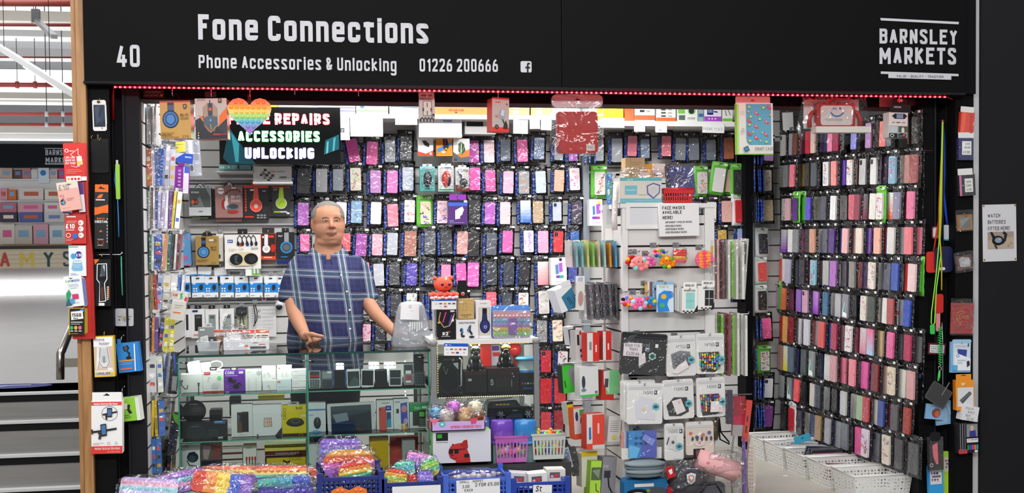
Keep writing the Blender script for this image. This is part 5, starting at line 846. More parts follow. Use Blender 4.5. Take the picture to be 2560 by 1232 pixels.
s=scale(1441,330,HY);q=MB();q.rr(-66/s,-58/s,66/s,96/s,14/s,-.012,.03,'#fff','bag');q.rr(-66/s,62/s,66/s,95/s,14/s,-.008,.004,'#ead6d6','milky');q.flat([(-6/s,80/s),(6/s,80/s),(0,85/s)],-.0135,'#3a1a1a','matte');q.build('zip_bag',o)
item('tablet_case_box','butterfly patterned smart case box with lime edges under the fascia','tablet case',(1840,258,1935,385),HY+.01,.03,'#ddd8d0',[R(1841,383,1935,386,'#8fd03a'),R(1840,260,1845,385,'#a4d860'),Gp([(1864,260),(1930,260),(1930,362),(1873,362),(1866,356),(1864,345)],'#5d9fb8'),*[Gp([(x,y),(x+3,y-8),(x+6,y-1),(x+13,y+2),(x+11,y+6),(x+5,y+5)],'#d84a60')for x,y in((1886,283),(1912,305),(1884,316),(1910,336),(1884,344),(1866,302),(1866,334),(1918,268))],*[Gp([(x+1,y+1),(x+3,y-4),(x+5,y+1)],'#f4c8cc')for x,y in((1887,283),(1913,305),(1885,316),(1911,336),(1885,344))],*[E(x,y,3.5,3,'#b9d060')for x,y in((1871,268),(1875,292),(1908,270),(1871,312),(1898,298),(1872,352),(1915,355))],*[E(x,y,2,2,'#e0c83a')for x,y in((1868,280),(1926,288),(1880,330),(1904,332),(1899,352))],R(1847,278,1857,279,'#d8a8a8'),R(1846,284,1858,285,'#d8a8a8'),R(1850,320,1856,328,'#bbb'),R(1846,333,1857,334,'#aaa'),Gp([(1853,370),(1865,364),(1870,376),(1858,380)],'#2f5a6a'),Gp([(1856,372),(1864,367),(1867,374),(1859,377)],'#4a8aa4'),T(1883,376,8,'SMART CASE','#4c4a48',.12,50)],rot=.5,side='#9ad04a',parts=[('hang_card',(1838,241,1929,262),'#d8d1cb',[Gp([(1876,252),(1882,248),(1890,252),(1884,254)],'#c85a50')],-.006,.002,'card',4)])
o=item('tablet_case_box','open white box with a red handled child tablet case and winking face','tablet case',(2006,247,2152,321),HY+.06,.01,'#d6d2cc',[R(2006,247,2152,250,'#a83030')],rot=.5,parts=[('bottom_lip',(2017,320,2162,335),'#c9c4ba',(),.03,.06,'card',0),('hang_hole',(2072,249,2088,254),'#b01818',(),0,.0006,'card',2)])
s=scale(2079,284,HY);X=lambda u:(u-2079)/s;Z=lambda v:(284-v)/s
q=MB();q.rr(X(2031),Z(321),X(2134),Z(258),7/s,-.035,-.001,'#a81f1c','plastic');q.rr(X(2041),Z(315),X(2126),Z(266),7/s,-.037,-.035,'#d9d4cc','card')
draw(q,[Ln([(2073,276),(2076,272),(2081,273),(2083,277)],2,'#2a6ab8'),E(2093,273,2.8,3,'#2a6ab8'),Ln([(2068,283),(2074,290),(2083,293),(2093,291),(2102,283)],3.4,'#2a6ab8'),R(2050,299,2099,300,'#b4b0a8'),R(2055,302,2099,303,'#b4b0a8')],2079,284,s,-.037);q.build('tablet_case',o)
q=MB()
for sg_,ax in((-1,2031),(1,2134)):q.tube([V((X(ax),-.018,Z(278))),V((X(ax)+sg_*10/s,-.02,Z(283))),V((X(ax)+sg_*17/s,-.02,Z(298))),V((X(ax)+sg_*16/s,-.02,Z(320)))],[.008,.011,.012,.011],'#a81f1c','plastic',10)
q.build('handle',o)
q=MB();q.add([(X(1990),-.05,Z(246)),(X(2160),-.05,Z(246)),(X(2172),-.055,Z(350)),(X(2100),-.05,Z(366)),(X(1985),-.05,Z(352)),(X(1975),-.03,Z(330))],[(5,4,3,2,1,0)],'#fff','bag');q.build('clear_bag',o)
item('camera_box','black and white dash camera box hanging at the far end under the fascia','box',(2220,281,2271,344),HY+.02,.06,'#d5d3ce',[R(2222,262,2270,278,'#17171a'),T(2226,274,6,'VEHICLE','#ddd',.14,20),Gp([(2228,290),(2236,284),(2262,284),(2269,290),(2262,297),(2236,297)],'#1d1d22'),R(2240,285,2258,296,'#7a88a8'),R(2228,305,2236,307,'#7a9a4a'),R(2240,305,2250,307,'#444'),R(2254,305,2264,307,'#c86a80'),R(2222,315,2270,344,'#8a9090'),R(2222,316,2243,332,'#b8c4c8'),R(2246,316,2269,330,'#4a5a48'),E(2257,326,4,8,'#d8d0c8'),R(2220,334,2242,344,'#1a1c1c'),O(2228,339,5,3,1.4,'#e0e6e2'),Gp([(2244,336),(2256,332),(2266,336),(2264,344),(2246,344)],'#2a2228'),R(2247,338,2254,342,'#3a8a6a'),R(2256,335,2262,341,'#d84a70')],side='#c9c9c6',rot=-1,mat='gloss',parts=[('header_card',(2226,262,2278,281),'#141416',[R(2232,266,2252,270,'#888')],.001,.002,'card',0),('hang_tab',(2231,246,2268,262),'#121214',[E(2246,251,4,4,'#d86a60'),E(2253,251,4,4,'#e8b0a0')],-.004,.002,'card',2)])
paper('paper_sign','pink printed note stuck on the header beam at the far end','note',(2197,231,2239,267),.125,'#e0817c',[R(2200,246+4*k,2236,247+4*k,'#c05a58')for k in range(5)])
paper('paper_sign','small brown printed licence note stuck on the header beam','note',(359,225,409,244),.125,'#5a2a26',[T(365,232,3.5,'Please Take Notice','#c88a80',.12,36),T(362,240,3.5,'Phone Safe Taken','#b87a70',.12,34),E(403,238,3,3,'#e0702a')])
vt=item('air_vent','slatted vent on the header beam beside the dash camera box','vent',(2256,246,2300,264),.125,.012,'#2a0e10',[R(2258,249+4*k,2298,251+4*k,'#5a2024')for k in range(4)],mat='plastic')
# goods on the far black post
RP='the far black post'
def rp(name,label,cat,rc,d,col,ops=(),hk=True,**k):
 o=item(name,label,cat,rc,-d-.002-k.pop('up',0),d,col,ops,**k)
 if hk:hook((rc[0]+rc[2])/2,rc[1]-2,-d*.6,RP,'#c9a24a',d*.6+.002)
 return o
def hdr(u0,v0,u1,v1,c='#dcdad8'):return('header',(u0,v0,u1,v1),c,(),-.002,.003,'gloss',1)
rp('card_pouch','orange red pouch with clear header at the top of the far post','pouch',(2400,280,2437,334),.02,'#d8402a',[Gp([(2404,280),(2414,280),(2411,330),(2402,330)],'#e85a38'),R(2425,282,2434,332,'#c23424')],mat='wrap',rot=-4,parts=[hdr(2398,267,2434,281)])
rp('card_pouch','navy pouch with a handwritten card holder label','pouch',(2395,344,2435,400),.02,'#28265c',mat='wrap',hk=False,parts=[hdr(2394,331,2436,345),('handwritten_label',(2404,353,2429,387),'#dfe0da',[T(2412,362,5,'CARD','#2a6a4a',.1,14),T(2410,371,5,'HOLDER','#333',.1,17),T(2407,383,6,'£3.00','#333',.1,19)],.001,.001,'paper',0)])
rp('card_pouch','black and pink pouches with a handwritten label on the far post','pouch',(2397,436,2440,489),.025,'#26262a',[R(2397,438,2403,489,'#c06a90')],mat='wrap',rot=3,parts=[hdr(2394,421,2434,437),('handwritten_label',(2411,446,2433,480),'#d6d6d0',[T(2415,457,5,'SIM','#555',.1,14),T(2414,466,5,'CARD','#555',.1,15),T(2415,476,5,'£2.00','#555',.1,14)],.001,.001,'paper',0)])
rp('card_holder','gold framed clear card holder in a bag on the far post','card holder',(2393,536,2433,575),.012,'#c08a4a',[R(2399,543,2428,569,'#a9a8a6'),Gp([(2399,569),(2428,543),(2428,569)],'#8b8a88')],mat='gloss',rot=3,parts=[('clear_bag',(2386,524,2434,578),'#fff',(),.004,.002,'bag',4)])
rp('card_holder','copper glitter edged card holder in a bag on the far post','card holder',(2391,638,2432,674),.012,'#7a4a34',[Gp([(2397,645),(2405,641),(2425,645),(2428,653),(2426,669),(2398,666)],'#d8d6d2'),Gp([(2400,655),(2424,647),(2424,665)],'#f2f0ee')],mat='wrap',rot=8,parts=[('clear_bag',(2383,628,2436,680),'#fff',(),.004,.002,'bag',4)])
EMB=lambda cx,cy,c:[Ln([(cx+8,cy-12),(cx-2,cy-16),(cx-13,cy-8),(cx-14,cy+4),(cx-6,cy+14),(cx+2,cy+10)],2,c),Ln([(cx+4,cy-8),(cx-4,cy-8),(cx-8,cy),(cx-3,cy+8)],1.6,c),Ln([(cx+1,cy+2),(cx+8,cy-2),(cx+16,cy-3),(cx+17,cy+3),(cx+8,cy+5)],1.8,c)]
rp('passport_cover','red passport cover with a gold swirl on the far post','passport cover',(2376,757,2436,834),.01,'#cf2f24',EMB(2404,792,'#d8a03a'),mat='wrap',rot=-2,parts=[('clear_bag',(2373,746,2437,838),'#fff',(),.002,.002,'bag',2)])
rp('phone_pouch_pack','blue and white waterproof pouch pack on the far post','pack',(2375,854,2429,931),.015,'#7fb4dc',[R(2381,858,2427,925,'#d5dde6'),R(2385,862,2425,868,'#c0c8d2'),R(2420,858,2423,866,'#333'),Gp([(2392,872),(2418,874),(2416,894),(2394,886)],'#3a429a'),Gp([(2384,880),(2428,896),(2428,926),(2384,926)],'#eef0f2'),O(2393,889,3.5,3.5,1.5,'#3a8ac8'),T(2392,902,3.5,'Waterproof','#7aaad0',.14,24),T(2392,908,3.5,'Pouch','#7aaad0',.14,14),Gp([(2417,903),(2424,901),(2426,912),(2418,918)],'#34324a'),R(2378,912,2392,926,'#5ab0e0')],rot=-1,mat='gloss',parts=[('header',(2378,848,2430,858),'#9cc4e2',(),-.002,.003,'gloss',5)])
rp('phone_box','orange hang box with a grey case print on the far post','box',(2389,950,2436,1025),.035,'#e8932a',[R(2393,968,2434,1016,'#d8d8da'),Gp([(2398,1000),(2424,978),(2430,984),(2406,1009)],'#53575c'),Ln([(2400,1002),(2426,982)],2,'#7c8086'),Gp([(2402,956),(2414,956),(2410,963),(2404,964)],'#f4c890')],rot=1,yaw=-6,side='#d8821e',parts=[('hang_tab',(2391,935,2430,951),'#e8932a',[Ln([(2404,939),(2410,937),(2416,939)],2,'#222')],-.006,.002,'card',1)])
paper('paper_sign','small handwritten price note tilted on the far post','note',(2404,1015,2448,1052),-.05,'#dfdfe2',[T(2412,1024,6,'Pouch','#777',.08,22),T(2418,1033,6,'Waist','#777',.08,20),T(2414,1042,6,'Belt','#777',.08,15),T(2418,1050,6,'£6.00','#666',.08,20)],rot=-10,d=.05)
rp('pen_pack','dark card pack of slim stylus pens low on the far post','pack',(2392,1056,2448,1132),.03,'#201e22',[R(2416,1060,2446,1092,'#8a8f94'),E(2431,1070,5,7,'#d8b49c'),Gp([(2424,1078),(2440,1076),(2442,1092),(2424,1092)],'#3a3c8c'),R(2416,1096,2447,1106,'#e0e0e0'),*[R(2419+9*k,1098,2426+9*k,1100,['#e8c030','#d84a80','#4a90d0'][k])for k in range(3)],*[R(2417+6*k,1112,2422+6*k,1124,['#2a8a5a','#3a5ac0','#c84a9a','#e08a30','#2aa0a8'][k])for k in range(5)],E(2440,1128,5,3,'#e8e4e0')],hk=False,rot=1,parts=[('stylus',(2396,1058,2399,1126),'#b8b8bc',(),.003,.004,'metal',1),('stylus',(2402,1057,2405,1126),'#c4c4c8',(),.003,.004,'metal',1),('stylus',(2408,1057,2411,1127),'#a8a8ac',(),.003,.004,'metal',1),('tip_card',(2393,1122,2416,1133),'#c83a4a',(),.004,.002,'card',2)])
hook(2412,1054,-.02,RP,'#c9a24a',.022)
paper('poster','white poster about watch batteries with a wristwatch photo on the black wall','poster',(2453,511,2545,653),-.004,'#cfcdd0',[T(2467,543,9,'WATCH','#3c3c40',.13,36),T(2467,559,9,'BATTERIES','#3c3c40',.13,50),T(2467,575,9,'FITTED HERE!','#3c3c40',.13,62),R(2466,579,2537,621,'#a08e80'),Gp([(2466,600),(2537,592),(2537,621),(2466,621)],'#b4a08c'),Gp([(2472,580),(2478,579),(2486,592),(2480,598)],'#1f2126'),Ln([(2508,580),(2515,586),(2512,600),(2504,608)],7,'#26262c'),E(2493,601,16,12,'#16181c'),E(2494,600,10,7,'#7f94a0'),Ln([(2494,600),(2500,596)],1,'#dfe8ee'),Ln([(2484,612),(2490,621)],4,'#26262c'),E(2521,614,2,1.5,'#8a7a6a'),E(2528,608,2,1.5,'#8a7a6a')],rot=1,parts=[('pin',(2454,512,2458,516),'#c9a23a',(),0,.003,'metal',2),('pin',(2540,512,2544,516),'#c9a23a',(),0,.003,'metal',2),('pin',(2454,646,2458,650),'#c9a23a',(),0,.003,'metal',2),('pin',(2539,646,2543,650),'#c9a23a',(),0,.003,'metal',2)])
GY=.05
hook(2357,300,GY,'the far channel','#cfcfcf',.07)
HKP=at(2362,345,GY)
def lan(label,pts,w,col,Y=GY,parts=(),mat='cloth'):return strap('lanyard',label,'lanyard',pts,Y,w,col,mat,parts=parts)
lan('orange lanyard strap in the far channel',[(2357,300),(2356,360),(2352,430),(2349,500),(2347,560),(2344,590)],5,'#e0781f',parts=[('card',(2330,566,2348,597),'#8c3a3a','card',.004),('label',(2332,569,2347,593),'#c9cdd2','paper',.005)])
lan('royal blue lanyard strap in the far channel',[(2357,300),(2360,350),(2361,430),(2359,480),(2364,530),(2368,560)],6,'#2a55c8',GY+.012,parts=[('card',(2358,562,2378,601),'#3a9ab0','card',.004),('label',(2359,562,2371,598),'#c9cdd2','paper',.006)])
lan('red lanyard strap with a red card holder in the far channel',[(2358,302),(2355,440),(2352,520),(2342,580),(2334,628)],4,'#d83a24',GY-.012,parts=[('card_holder',(2315,629,2340,681),'#d02a24','plastic',.006)])
lan('navy card holder on a dark lanyard in the far channel',[(2359,302),(2358,440),(2357,560),(2358,616)],4,'#1c2240',GY-.022,parts=[('card_holder',(2337,616,2382,680),'#171c44','plastic',.006),('label',(2346,668,2362,675),'#d8dce4','paper',.008)])
lan('yellow lanyard strap in the far channel',[(2357,304),(2353,540),(2350,600),(2354,660),(2354,725)],3.5,'#e0c02a',GY-.03,parts=[('fob',(2337,735,2357,782),'#c8201c','plastic',.012),('tail',(2340,782,2350,828),'#e08a90','cloth',.004)])
lan('lime green looped lanyard in the far channel',[(2356,306),(2348,600),(2340,690),(2329,780),(2328,808),(2333,814),(2337,806),(2341,720),(2352,640)],3,'#8fe04a',GY-.04,parts=[('clip',(2326,812,2336,835),'#3ac050','plastic',.008)])
m=MB();p0=at(2351,818,GY-.045);s=scale(2351,860,GY);pts=[V((4.5/s*cos(k*1.1),4.5/s*sin(k*1.1),-k*92/s/90))for k in range(91)]
m.tube(pts,.0022,'#2fbf4f','plastic',5);o=m.build('coil_cord',None,p0);tag(o,'bright green coiled key cord in the far channel','key cord');q=MB();q.tube([V((0,0,-.185)),V((-.01,0,-.2)),V((-.008,0,-.22)),V((.006,0,-.21)),V((0,0,-.185))],.002,'#c8c8c8','metal',6);q.build('split_ring',o);q=MB();q.tube([V((-.004,0,-.215)),V((-.008,-.002,-.245)),V((-.014,-.003,-.268))],[.005,.007,.005],'#3ac050','plastic',8);q.build('clip',o)
strap('ball_chain','thin silver chain beside the green coil in the far channel','chain',[(2355,806),(2357,860),(2357,960),(2352,975),(2356,985),(2360,975)],GY-.05,2,'#c4c4c4','metal')
item('card_holder','maroon framed tag with a handwritten white insert in the far channel','card holder',(2319,858,2366,886),GY-.03,.006,'#5a1420',[R(2323,862,2362,882,'#d8dadc'),T(2326,868,3.5,'Plastic Card','#444',.1,30),T(2326,873,3.5,'Wallets','#444',.1,20),T(2326,879,3.5,'Only £3.00','#444',.1,28)],rot=-4,mat='gloss',parts=[('hanging_cord',(2341,838,2343,858),'#3a3a3a',(),-.003,.002,'matte',0)])
item('card_holder','dark grey card hanging cornerwise in the far channel','card holder',(2317,962,2377,1012),GY-.06,.006,'#3d3c3c',[Ln([(2319,964),(2375,964),(2375,1010),(2319,1010),(2319,964)],1.2,'#5a5858')],rot=-33,r=5,mat='plastic',parts=[('hanging_loop',(2352,946,2355,985),'#b8b8b8',(),.002,.002,'metal',1)])
item('cleaning_pack','pale blue pack with an orange disc behind the dark card','pack',(2313,1010,2362,1048),GY-.03,.01,'#7fb0dc',[E(2341,1032,12,12,'#7a3a20'),E(2344,1034,7,8,'#c85a2a')],rot=-6,mat='wrap')
item('cleaning_pack','pale blue clear pack nearest the orange box','pack',(2337,1002,2386,1061),GY-.01,.01,'#8ab8e0',[R(2345,1020,2366,1056,'#a8cbe8'),Ln([(2370,1010),(2382,1052)],1.5,'#e8f2fa')],rot=5,mat='wrap')
item('sock_pack','black and pink sock pack at the bottom of the far channel','sock pack',(2323,1092,2360,1175),GY-.05,.025,'#2a2426',[Gp([(2330,1112),(2344,1106),(2346,1160),(2340,1160),(2332,1140)],'#d86a74'),O(2327,1162,4,4,1.5,'#c8c8c8')],mat='wrap',rot=1,parts=[('header',(2324,1079,2352,1102),'#161418',(),-.004,.006,'gloss',8)])
def sock(label,u0,v0,u1,v1,c,Y):
 o=item('sock',label,'sock',(u0,v0,u1,v1),Y,.02,c,[R(u0+4,v0+14,u1-4,v0+50,'#d8d8dc'),*[R(u0+6+7*a,v0+20,u0+11+7*a,v0+25,['#d84a5a','#3a4a9a','#333'][a%3])for a in range(3)],*[Gp([(u0+6+7*a,v0+36),(u0+12+7*a,v0+36),(u0+9+7*a,v0+43)],['#d84a5a','#3a4a9a','#d84a5a'][a%3])for a in range(3)],R(u0+8,v0+28,u1-8,v0+32,'#666')],mat='cloth',r=9,rot=2)
 return o
sock('blue sock with a white patterned band below the pink pack',2321,1160,2360,1262,'#3a9ad8',GY-.02)
sock('lime green sock behind the blue sock',2357,1128,2386,1262,'#b8e04a',GY+.01)
# glass counter
CY,CB=.36,.96
zt_=at(760,883,CY).z;cx0,cx1=at(447,980,CY).x,at(1072,980,CY).x;cxm=at(769,980,CY).x
ct=empty('display_counter',((cx0+cx1)/2,CY,0),'long glass display counter in front of the keeper','counter');CL=ct.location
def cpart(name,boxes,col,mat,par=ct,L=None):
 m=MB()
 for b in boxes:m.box(*b,col,mat)
 L=L or CL;m.v=[p-L for p in m.v];return m.build(name,par)
def zat(u,v):return at(u,v,CY).z
s1l,s2l,s1r,s2r=zat(600,985),zat(600,1101),zat(920,974),zat(920,1084)
GE='#2f8f74'
cpart('glass_top',[(cx0-.01,CY-.01,zt_-.006,cx1+.01,CB,zt_+.004)],'#fff','glass')
cpart('front_pane',[(cx0,CY,.12,cxm-.003,CY+.006,zt_-.008),(cxm+.003,CY,.12,cx1,CY+.006,zt_-.008)],'#fff','glass')
cpart('glass_shelf',[(cx0+.008,CY+.02,s1l-.006,cxm-.006,CB-.02,s1l)],'#fff','glass');cpart('glass_shelf',[(cx0+.008,CY+.02,s2l-.006,cxm-.006,CB-.02,s2l)],'#fff','glass')
cpart('glass_shelf',[(cxm+.006,CY+.02,s1r-.006,cx1-.008,CB-.02,s1r)],'#fff','glass');cpart('glass_shelf',[(cxm+.006,CY+.02,s2r-.006,cx1-.008,CB-.02,s2r)],'#fff','glass')
e=.004
cpart('glass_edge',[(cx0-.01,CY-.012,zt_-.005,cx1+.01,CY-.009,zt_+.003)],'#1d4a40','gloss')
for a,b,z in((cx0+.008,cxm-.006,s1l),(cx0+.008,cxm-.006,s2l),(cxm+.006,cx1-.008,s1r),(cxm+.006,cx1-.008,s2r)):cpart('glass_edge',[(a,CY+.012,z-.005,b,CY+.019,z-.001)],'#5fb59a','gloss')
for x,w in((cx0,.006),(cxm,.006),(cx1,.006)):cpart('glass_edge',[(x-w/2,CY-.004,.12,x+w/2,CY+.01,zt_-.006)],GE,'gloss')
cpart('end_pane',[(cx0-.004,CY,.12,cx0,CB,zt_-.008),(cx1,CY,.12,cx1+.004,CB,zt_-.008)],'#fff','glass')
cpart('base',[(cx0-.01,CY-.005,0,cx1+.01,CB,.12)],'#d8d8d6','plastic')
cpart('back_rail',[(cx0,CB-.01,zt_-.03,cx1,CB+.005,zt_+.004),(cx0,CB-.01,.12,cx0+.02,CB+.005,zt_),(cx1-.02,CB-.01,.12,cx1,CB+.005,zt_),(cxm-.01,CB-.01,.12,cxm+.01,CB+.005,zt_)],'#b8bcbc','metal')
for u,v in((466,907),(752,902),(782,902),(1058,893)):
 p=at(u,v,CY-.004);m=MB();m.ball((0,0,0),(.007,.006,.007),'#3a3632','metal',10);m.tube([V((0,.002,0)),V((.03 if u in(752,)else-.03,.004,.001))],.003,'#8a8a88','metal',6);m.build('clip',ct,p-CL)
m=MB()
for k in range(34):x=cxm+.02+k*.0175;m.box(x,CB-.03,zt_-.02,x+.005,CB-.026,zt_-.015,'#fff6e0','lamp')
for k in range(26):z=.2+k*.02;m.box(cx1-.075,CB-.1,z,cx1-.07,CB-.097,z+.006,'#fff6e0','lamp')
m.v=[p-CL for p in m.v];m.build('led_light',ct,kind='stuff')
area('counter_lamp',((cx0+cxm)/2,CY+.1,zt_-.02),((cx0+cxm)/2,CY+.4,0),cxm-cx0-.05,.03,1.6);area('counter_lamp',((cx1+cxm)/2,CY+.1,zt_-.02),((cx1+cxm)/2,CY+.4,0),cx1-cxm-.05,.03,1.6)
def ci(name,label,cat,u0,v0,u1,col,ops=(),d=.06,sh=None,y=.47,v1=None,**k):
 """stands on shelf height sh at depth y"""
 um=(u0+u1)/2
 if sh is not None:
  lo,hi=800.,1300.
  for _ in range(30):
   md=(lo+hi)/2
   if at(um,md,y).z>sh+.0012:lo=md
   else:hi=md
  v1=lo
 return item(name,label,cat,(u0,v0,u1,v1),y,d,col,ops,**k)
WB='#e8e6e4'
ci('earphone_box','white wired earphone box at the end of the upper counter shelf','earphone box',451,935,506,WB,[Ln([(455,951),(455,962),(463,972),(469,970),(469,962)],2,'#3a3a3e'),R(455,949,458,954,'#333'),Ln([(496,957),(496,988)],2.5,'#333'),R(493,957,499,960,'#333'),R(493,962,499,964,'#333')],sh=s1l)
ci('earphone_pack','clear zip pack of white earphones lying on the white boxes','earphone pack',470,903,500,'#d5dadb',[O(480,917,5,6,2,'#aab2b6'),O(490,921,5,6,2,'#a8b0b4'),Ln([(484,908),(476,930),(472,934)],2,'#9fb0b4'),Ln([(492,910),(480,932)],2,'#9fb0b4')],y=.5,v1=935,mat='wrap',rot=10)
ci('charging_cable','coil of white charging cable on the upper counter shelf','cable',500,905,526,'#d9dcdc',(),y=.56,v1=932,mat='wrap',rot=5)
m=MB();p=at(540,912,.55);m.tube([V((.03*cos(k*.4),.01*sin(k),.02*sin(k*.4)))for k in range(16)],.0035,'#e4e6e6','plastic',6,True);m.box(-.02,-.01,-.065,.02,.03,-.02,'#dfe2e2','plastic');o=m.build('charging_cable',None,p);tag(o,'white charger with looped cable behind the red earphone box','charger')
ci('earphone_box','white and red earphone box with a green sticker','earphone box',508,926,559,'#e9e4e2',[R(508,977,559,990,'#b3221e'),R(511,929,526,936,'#c8201c'),R(512,931,524,933,'#e8a8a0'),T(514,986,5,'HX03','#eac0b8',.2,16),R(545,980,558,984,'#d88a3a'),E(540,962,11,7,'#d9d4d8'),E(537,966,9,6,'#cfcad0'),Ln([(520,955),(523,942),(526,946)],2,'#c4bebe'),R(541,928,556,930,'#c8bcbc')],sh=s1l,parts=[('green_sticker',(543,940,553,950),'#3fd05a',[R(545,943,551,944,'#e8ffe8'),R(545,946,550,947,'#e8ffe8')],.001,.0008,'paper',5),('hang_tab',(525,917,542,927),'#1a1618',[R(528,920,539,923,'#d8d8d8')],-.004,.002,'plastic',2)])
ci('earphone_box','purple earphone box with black earbuds','earphone box',560,925,612,'#6a2fa0',[T(564,935,7,'CORE','#f0e8f8',.18,24),R(564,938,594,939.5,'#c8a8e0'),R(597,928,608,934,'#d8d0e0'),Ln([(572,948),(580,953),(590,953)],8,'#1a161c'),E(576,949,6,6,'#1a161c'),E(584,954,6,4,'#2a2630'),E(590,966,8,6,'#1a161c'),E(597,962,6,6,'#221e28'),E(599,964,3,3,'#4a4450'),R(564,978,573,984,'#ddd'),R(565,962,571,963,'#c0a0d8'),R(565,967,572,968,'#c0a0d8')],sh=s1l,mat='gloss',parts=[('hang_loop',(576,917,595,926),'#3a3038',[E(585,922,6,2.6,'#b9bcbc')],-.004,.002,'plastic',4)])
ci('earphone_box','white earbud box with a round grade mark','earphone box',614,925,653,'#ebe9e8',[O(647,933,4.5,4.5,1,'#555'),T(644.5,935,4,'7B','#555',.14,5),R(617,929,630,930,'#aaa'),Ln([(622,945),(622,976)],3,'#dcdada'),Ln([(640,945),(640,976)],3,'#dcdada')],sh=s1l)
for lab,u0,v0,u1,v1,ops in(('lower white earbud box of the first pair',657,951,691,None,[Ln([(668,968),(672,962),(676,974)],2,'#bbb'),R(680,978,688,980,'#d88')]),('lower pale box with a red corner mark of the second pair',692,948,728,None,[R(692,948,728,982,'#dbe4e8'),R(694,952,701,956,'#d46a6a'),R(696,966,716,967,'#b8c4c8')])):
 ci('earphone_box',lab,'earphone box',u0,v0,u1,WB,ops,sh=s1l)
item('earphone_box','upper white earbud box of the first pair','earphone box',(655,916,689,950),.475,.05,'#eae8e7',[Ln([(668,936),(671,930),(675,942)],2,'#c0c0c0'),Ln([(660,942),(663,932)],2,'#ccc'),R(681,945,687,947,'#d88')])
item('earphone_box','upper white earbud box of the second pair','earphone box',(693,914,729,947),.475,.05,'#ecebea',[E(698,920,1.5,1.5,'#444'),Ln([(706,928),(706,942)],2,'#d4d2d2'),Ln([(716,928),(716,942)],2,'#d4d2d2')])
for k in range(4):
 if k==0:ci('earphone_box','lowest flat white box of the stack beside the middle glass edge','earphone box',730,969,765,'#e9e7e6',[R(733,973,745,974,'#c4c2c2')],sh=s1l)
 else:item('earphone_box',f'{NUM[k]} flat white box up in the stack beside the middle glass edge','earphone box',(730,968-15*k,765,982.5-15*k),.472,.05,'#e9e7e6',[R(733,972-15*k,745,973-15*k,'#c4c2c2')])
m=MB();s=scale(484,1030,.5);m.lathe([(0,0),(.9,0),(1,.1),(1,.5),(.92,.7),(.6,.95),(0,1)],(0,0,0),'#1c1d20','plastic',28);m.v=[V((p.x*29/s,(p.z-.5)*.06,p.y*28/s))for p in m.v];m.f=[f[::-1]for f in m.f]
zc=s2l+.001
ci('speaker_box','black speaker box with a round speaker printed on the middle shelf','speaker box',457,1054,566,'#26262a',[O(490,1082,22,22,1.5,'#3a444c'),E(490,1080,20,20,'#2b3036'),R(480,1064,498,1066,'#6a747c'),E(515,1094,14,10,'#23282e'),R(521,1074,546,1090,'#2a363e'),R(521,1074,546,1076,'#3a4a54'),Gp([(533,1052),(564,1052),(562,1060),(536,1060)],'#3a6aa8'),R(537,1054,556,1056,'#b8cce4')],sh=s2l,side='#1c1c1f',parts=[('price_sticker',(544,1093,556,1100),'#d8dade',(),0,.0008,'paper',0)])
o=m.build('speaker',None,at(486,1027,.56));tag(o,'round black speaker standing on its box on the middle shelf','speaker');q=MB();q.box(-.02,-.036,.035,.02,-.032,.04,'#8a9298','metal');q.build('speaker_badge',o);q=MB();q.box(-.018,-.042,-.055,.006,-.036,-.045,'#ddd','paper');q.build('price_sticker',o)
ci('speaker','small black cube speaker behind the speaker box','speaker',524,1024,554,'#1b1b1e',[R(526,1027,552,1030,'#2c2c30')],y=.6,v1=1054,d=.08,mat='plastic',r=3)
ci('phone_box','white phone box with a dark phone printed on the middle shelf','phone box',579,1011,631,'#e9e6e6',[R(593,1030,606,1081,'#3c3436'),R(605,1029,621,1080,'#2a282e'),Gp([(594,1042),(605,1060),(605,1080),(594,1080)],'#6a4a44'),Gp([(594,1034),(600,1040),(596,1056)],'#5a6a8a'),R(598,1086,614,1087,'#bbb'),R(600,1095,612,1096,'#ccc')],sh=s2l)
ci('watch_box','square white smart watch box with a copper watch mark','watch box',633,1012,703,'#eceaec',[Ln([(661,1045),(678,1045),(679,1066),(660,1066),(661,1045)],1.5,'#8a6a5a'),*[Ln([(664+5*a,1048+8*b),(668+5*a,1048+8*b),(668+5*a,1054+8*b),(664+5*a,1054+8*b),(664+5*a,1048+8*b)],1,'#d8925a')for a in range(3)for b in range(2)],E(644,1086,2,2,'#222'),Gp([(704,1068),(704,1090),(697,1097),(680,1097)],'#28262c')],sh=s2l,parts=[('corner_label',None,'#28262c',[T(686,1096,5,'WATCH','#d8d8d8',.16,20)],0,.0015,'card',0)])
ci('charger_box','bright yellow wireless charger box on the middle shelf','charger box',706,1013,765,'#e2cc1c',[R(706,1083,766,1096,'#1f1d16'),T(740,1023,7,'budi','#3a3412',.16,17),O(712,1023,3.6,4,.8,'#3a3412'),O(712,1033,3.6,4,.8,'#3a3412'),O(712,1043,3.6,4,.8,'#3a3412'),E(738,1056,22,10,'#201f1e'),E(738,1053,20,9,'#34332f'),O(739,1052,10,5,1,'#8a8a80'),O(752,1089,5,5,.8,'#d8c41c'),R(710,1089,735,1091,'#d8c41c')],sh=s2l,parts=[('hang_tab',(721,1004,748,1014),'#b9b9b4',[R(728,1006,742,1009,'#2a2a2a')],-.004,.002,'plastic',3),('price_sticker',(752,1038,764,1042),'#ddd',(),0,.0008,'paper',0)])
ci('cable_box','flat yellow box high behind the watch box','box',646,988,710,'#dcb52c',[R(646,992,710,999,'#f0d060')],y=.72,v1=999,d=.1)
item('camera','grey ribbed lens behind the phone box','camera',(574,990,602,1040),.75,.06,'#3a3a38',[R(576,992+8*k,600,995+8*k,'#52524e')if 0 else R(576,996,600,1000,'#52524e')for k in range(1)],mat='plastic',r=4)
zb0=zat(600,1230)
cpart('bottom_board',[(cx0+.008,CY+.02,.12,cx1-.008,CB-.02,zb0-.001)],'#cfd2d0','plastic')
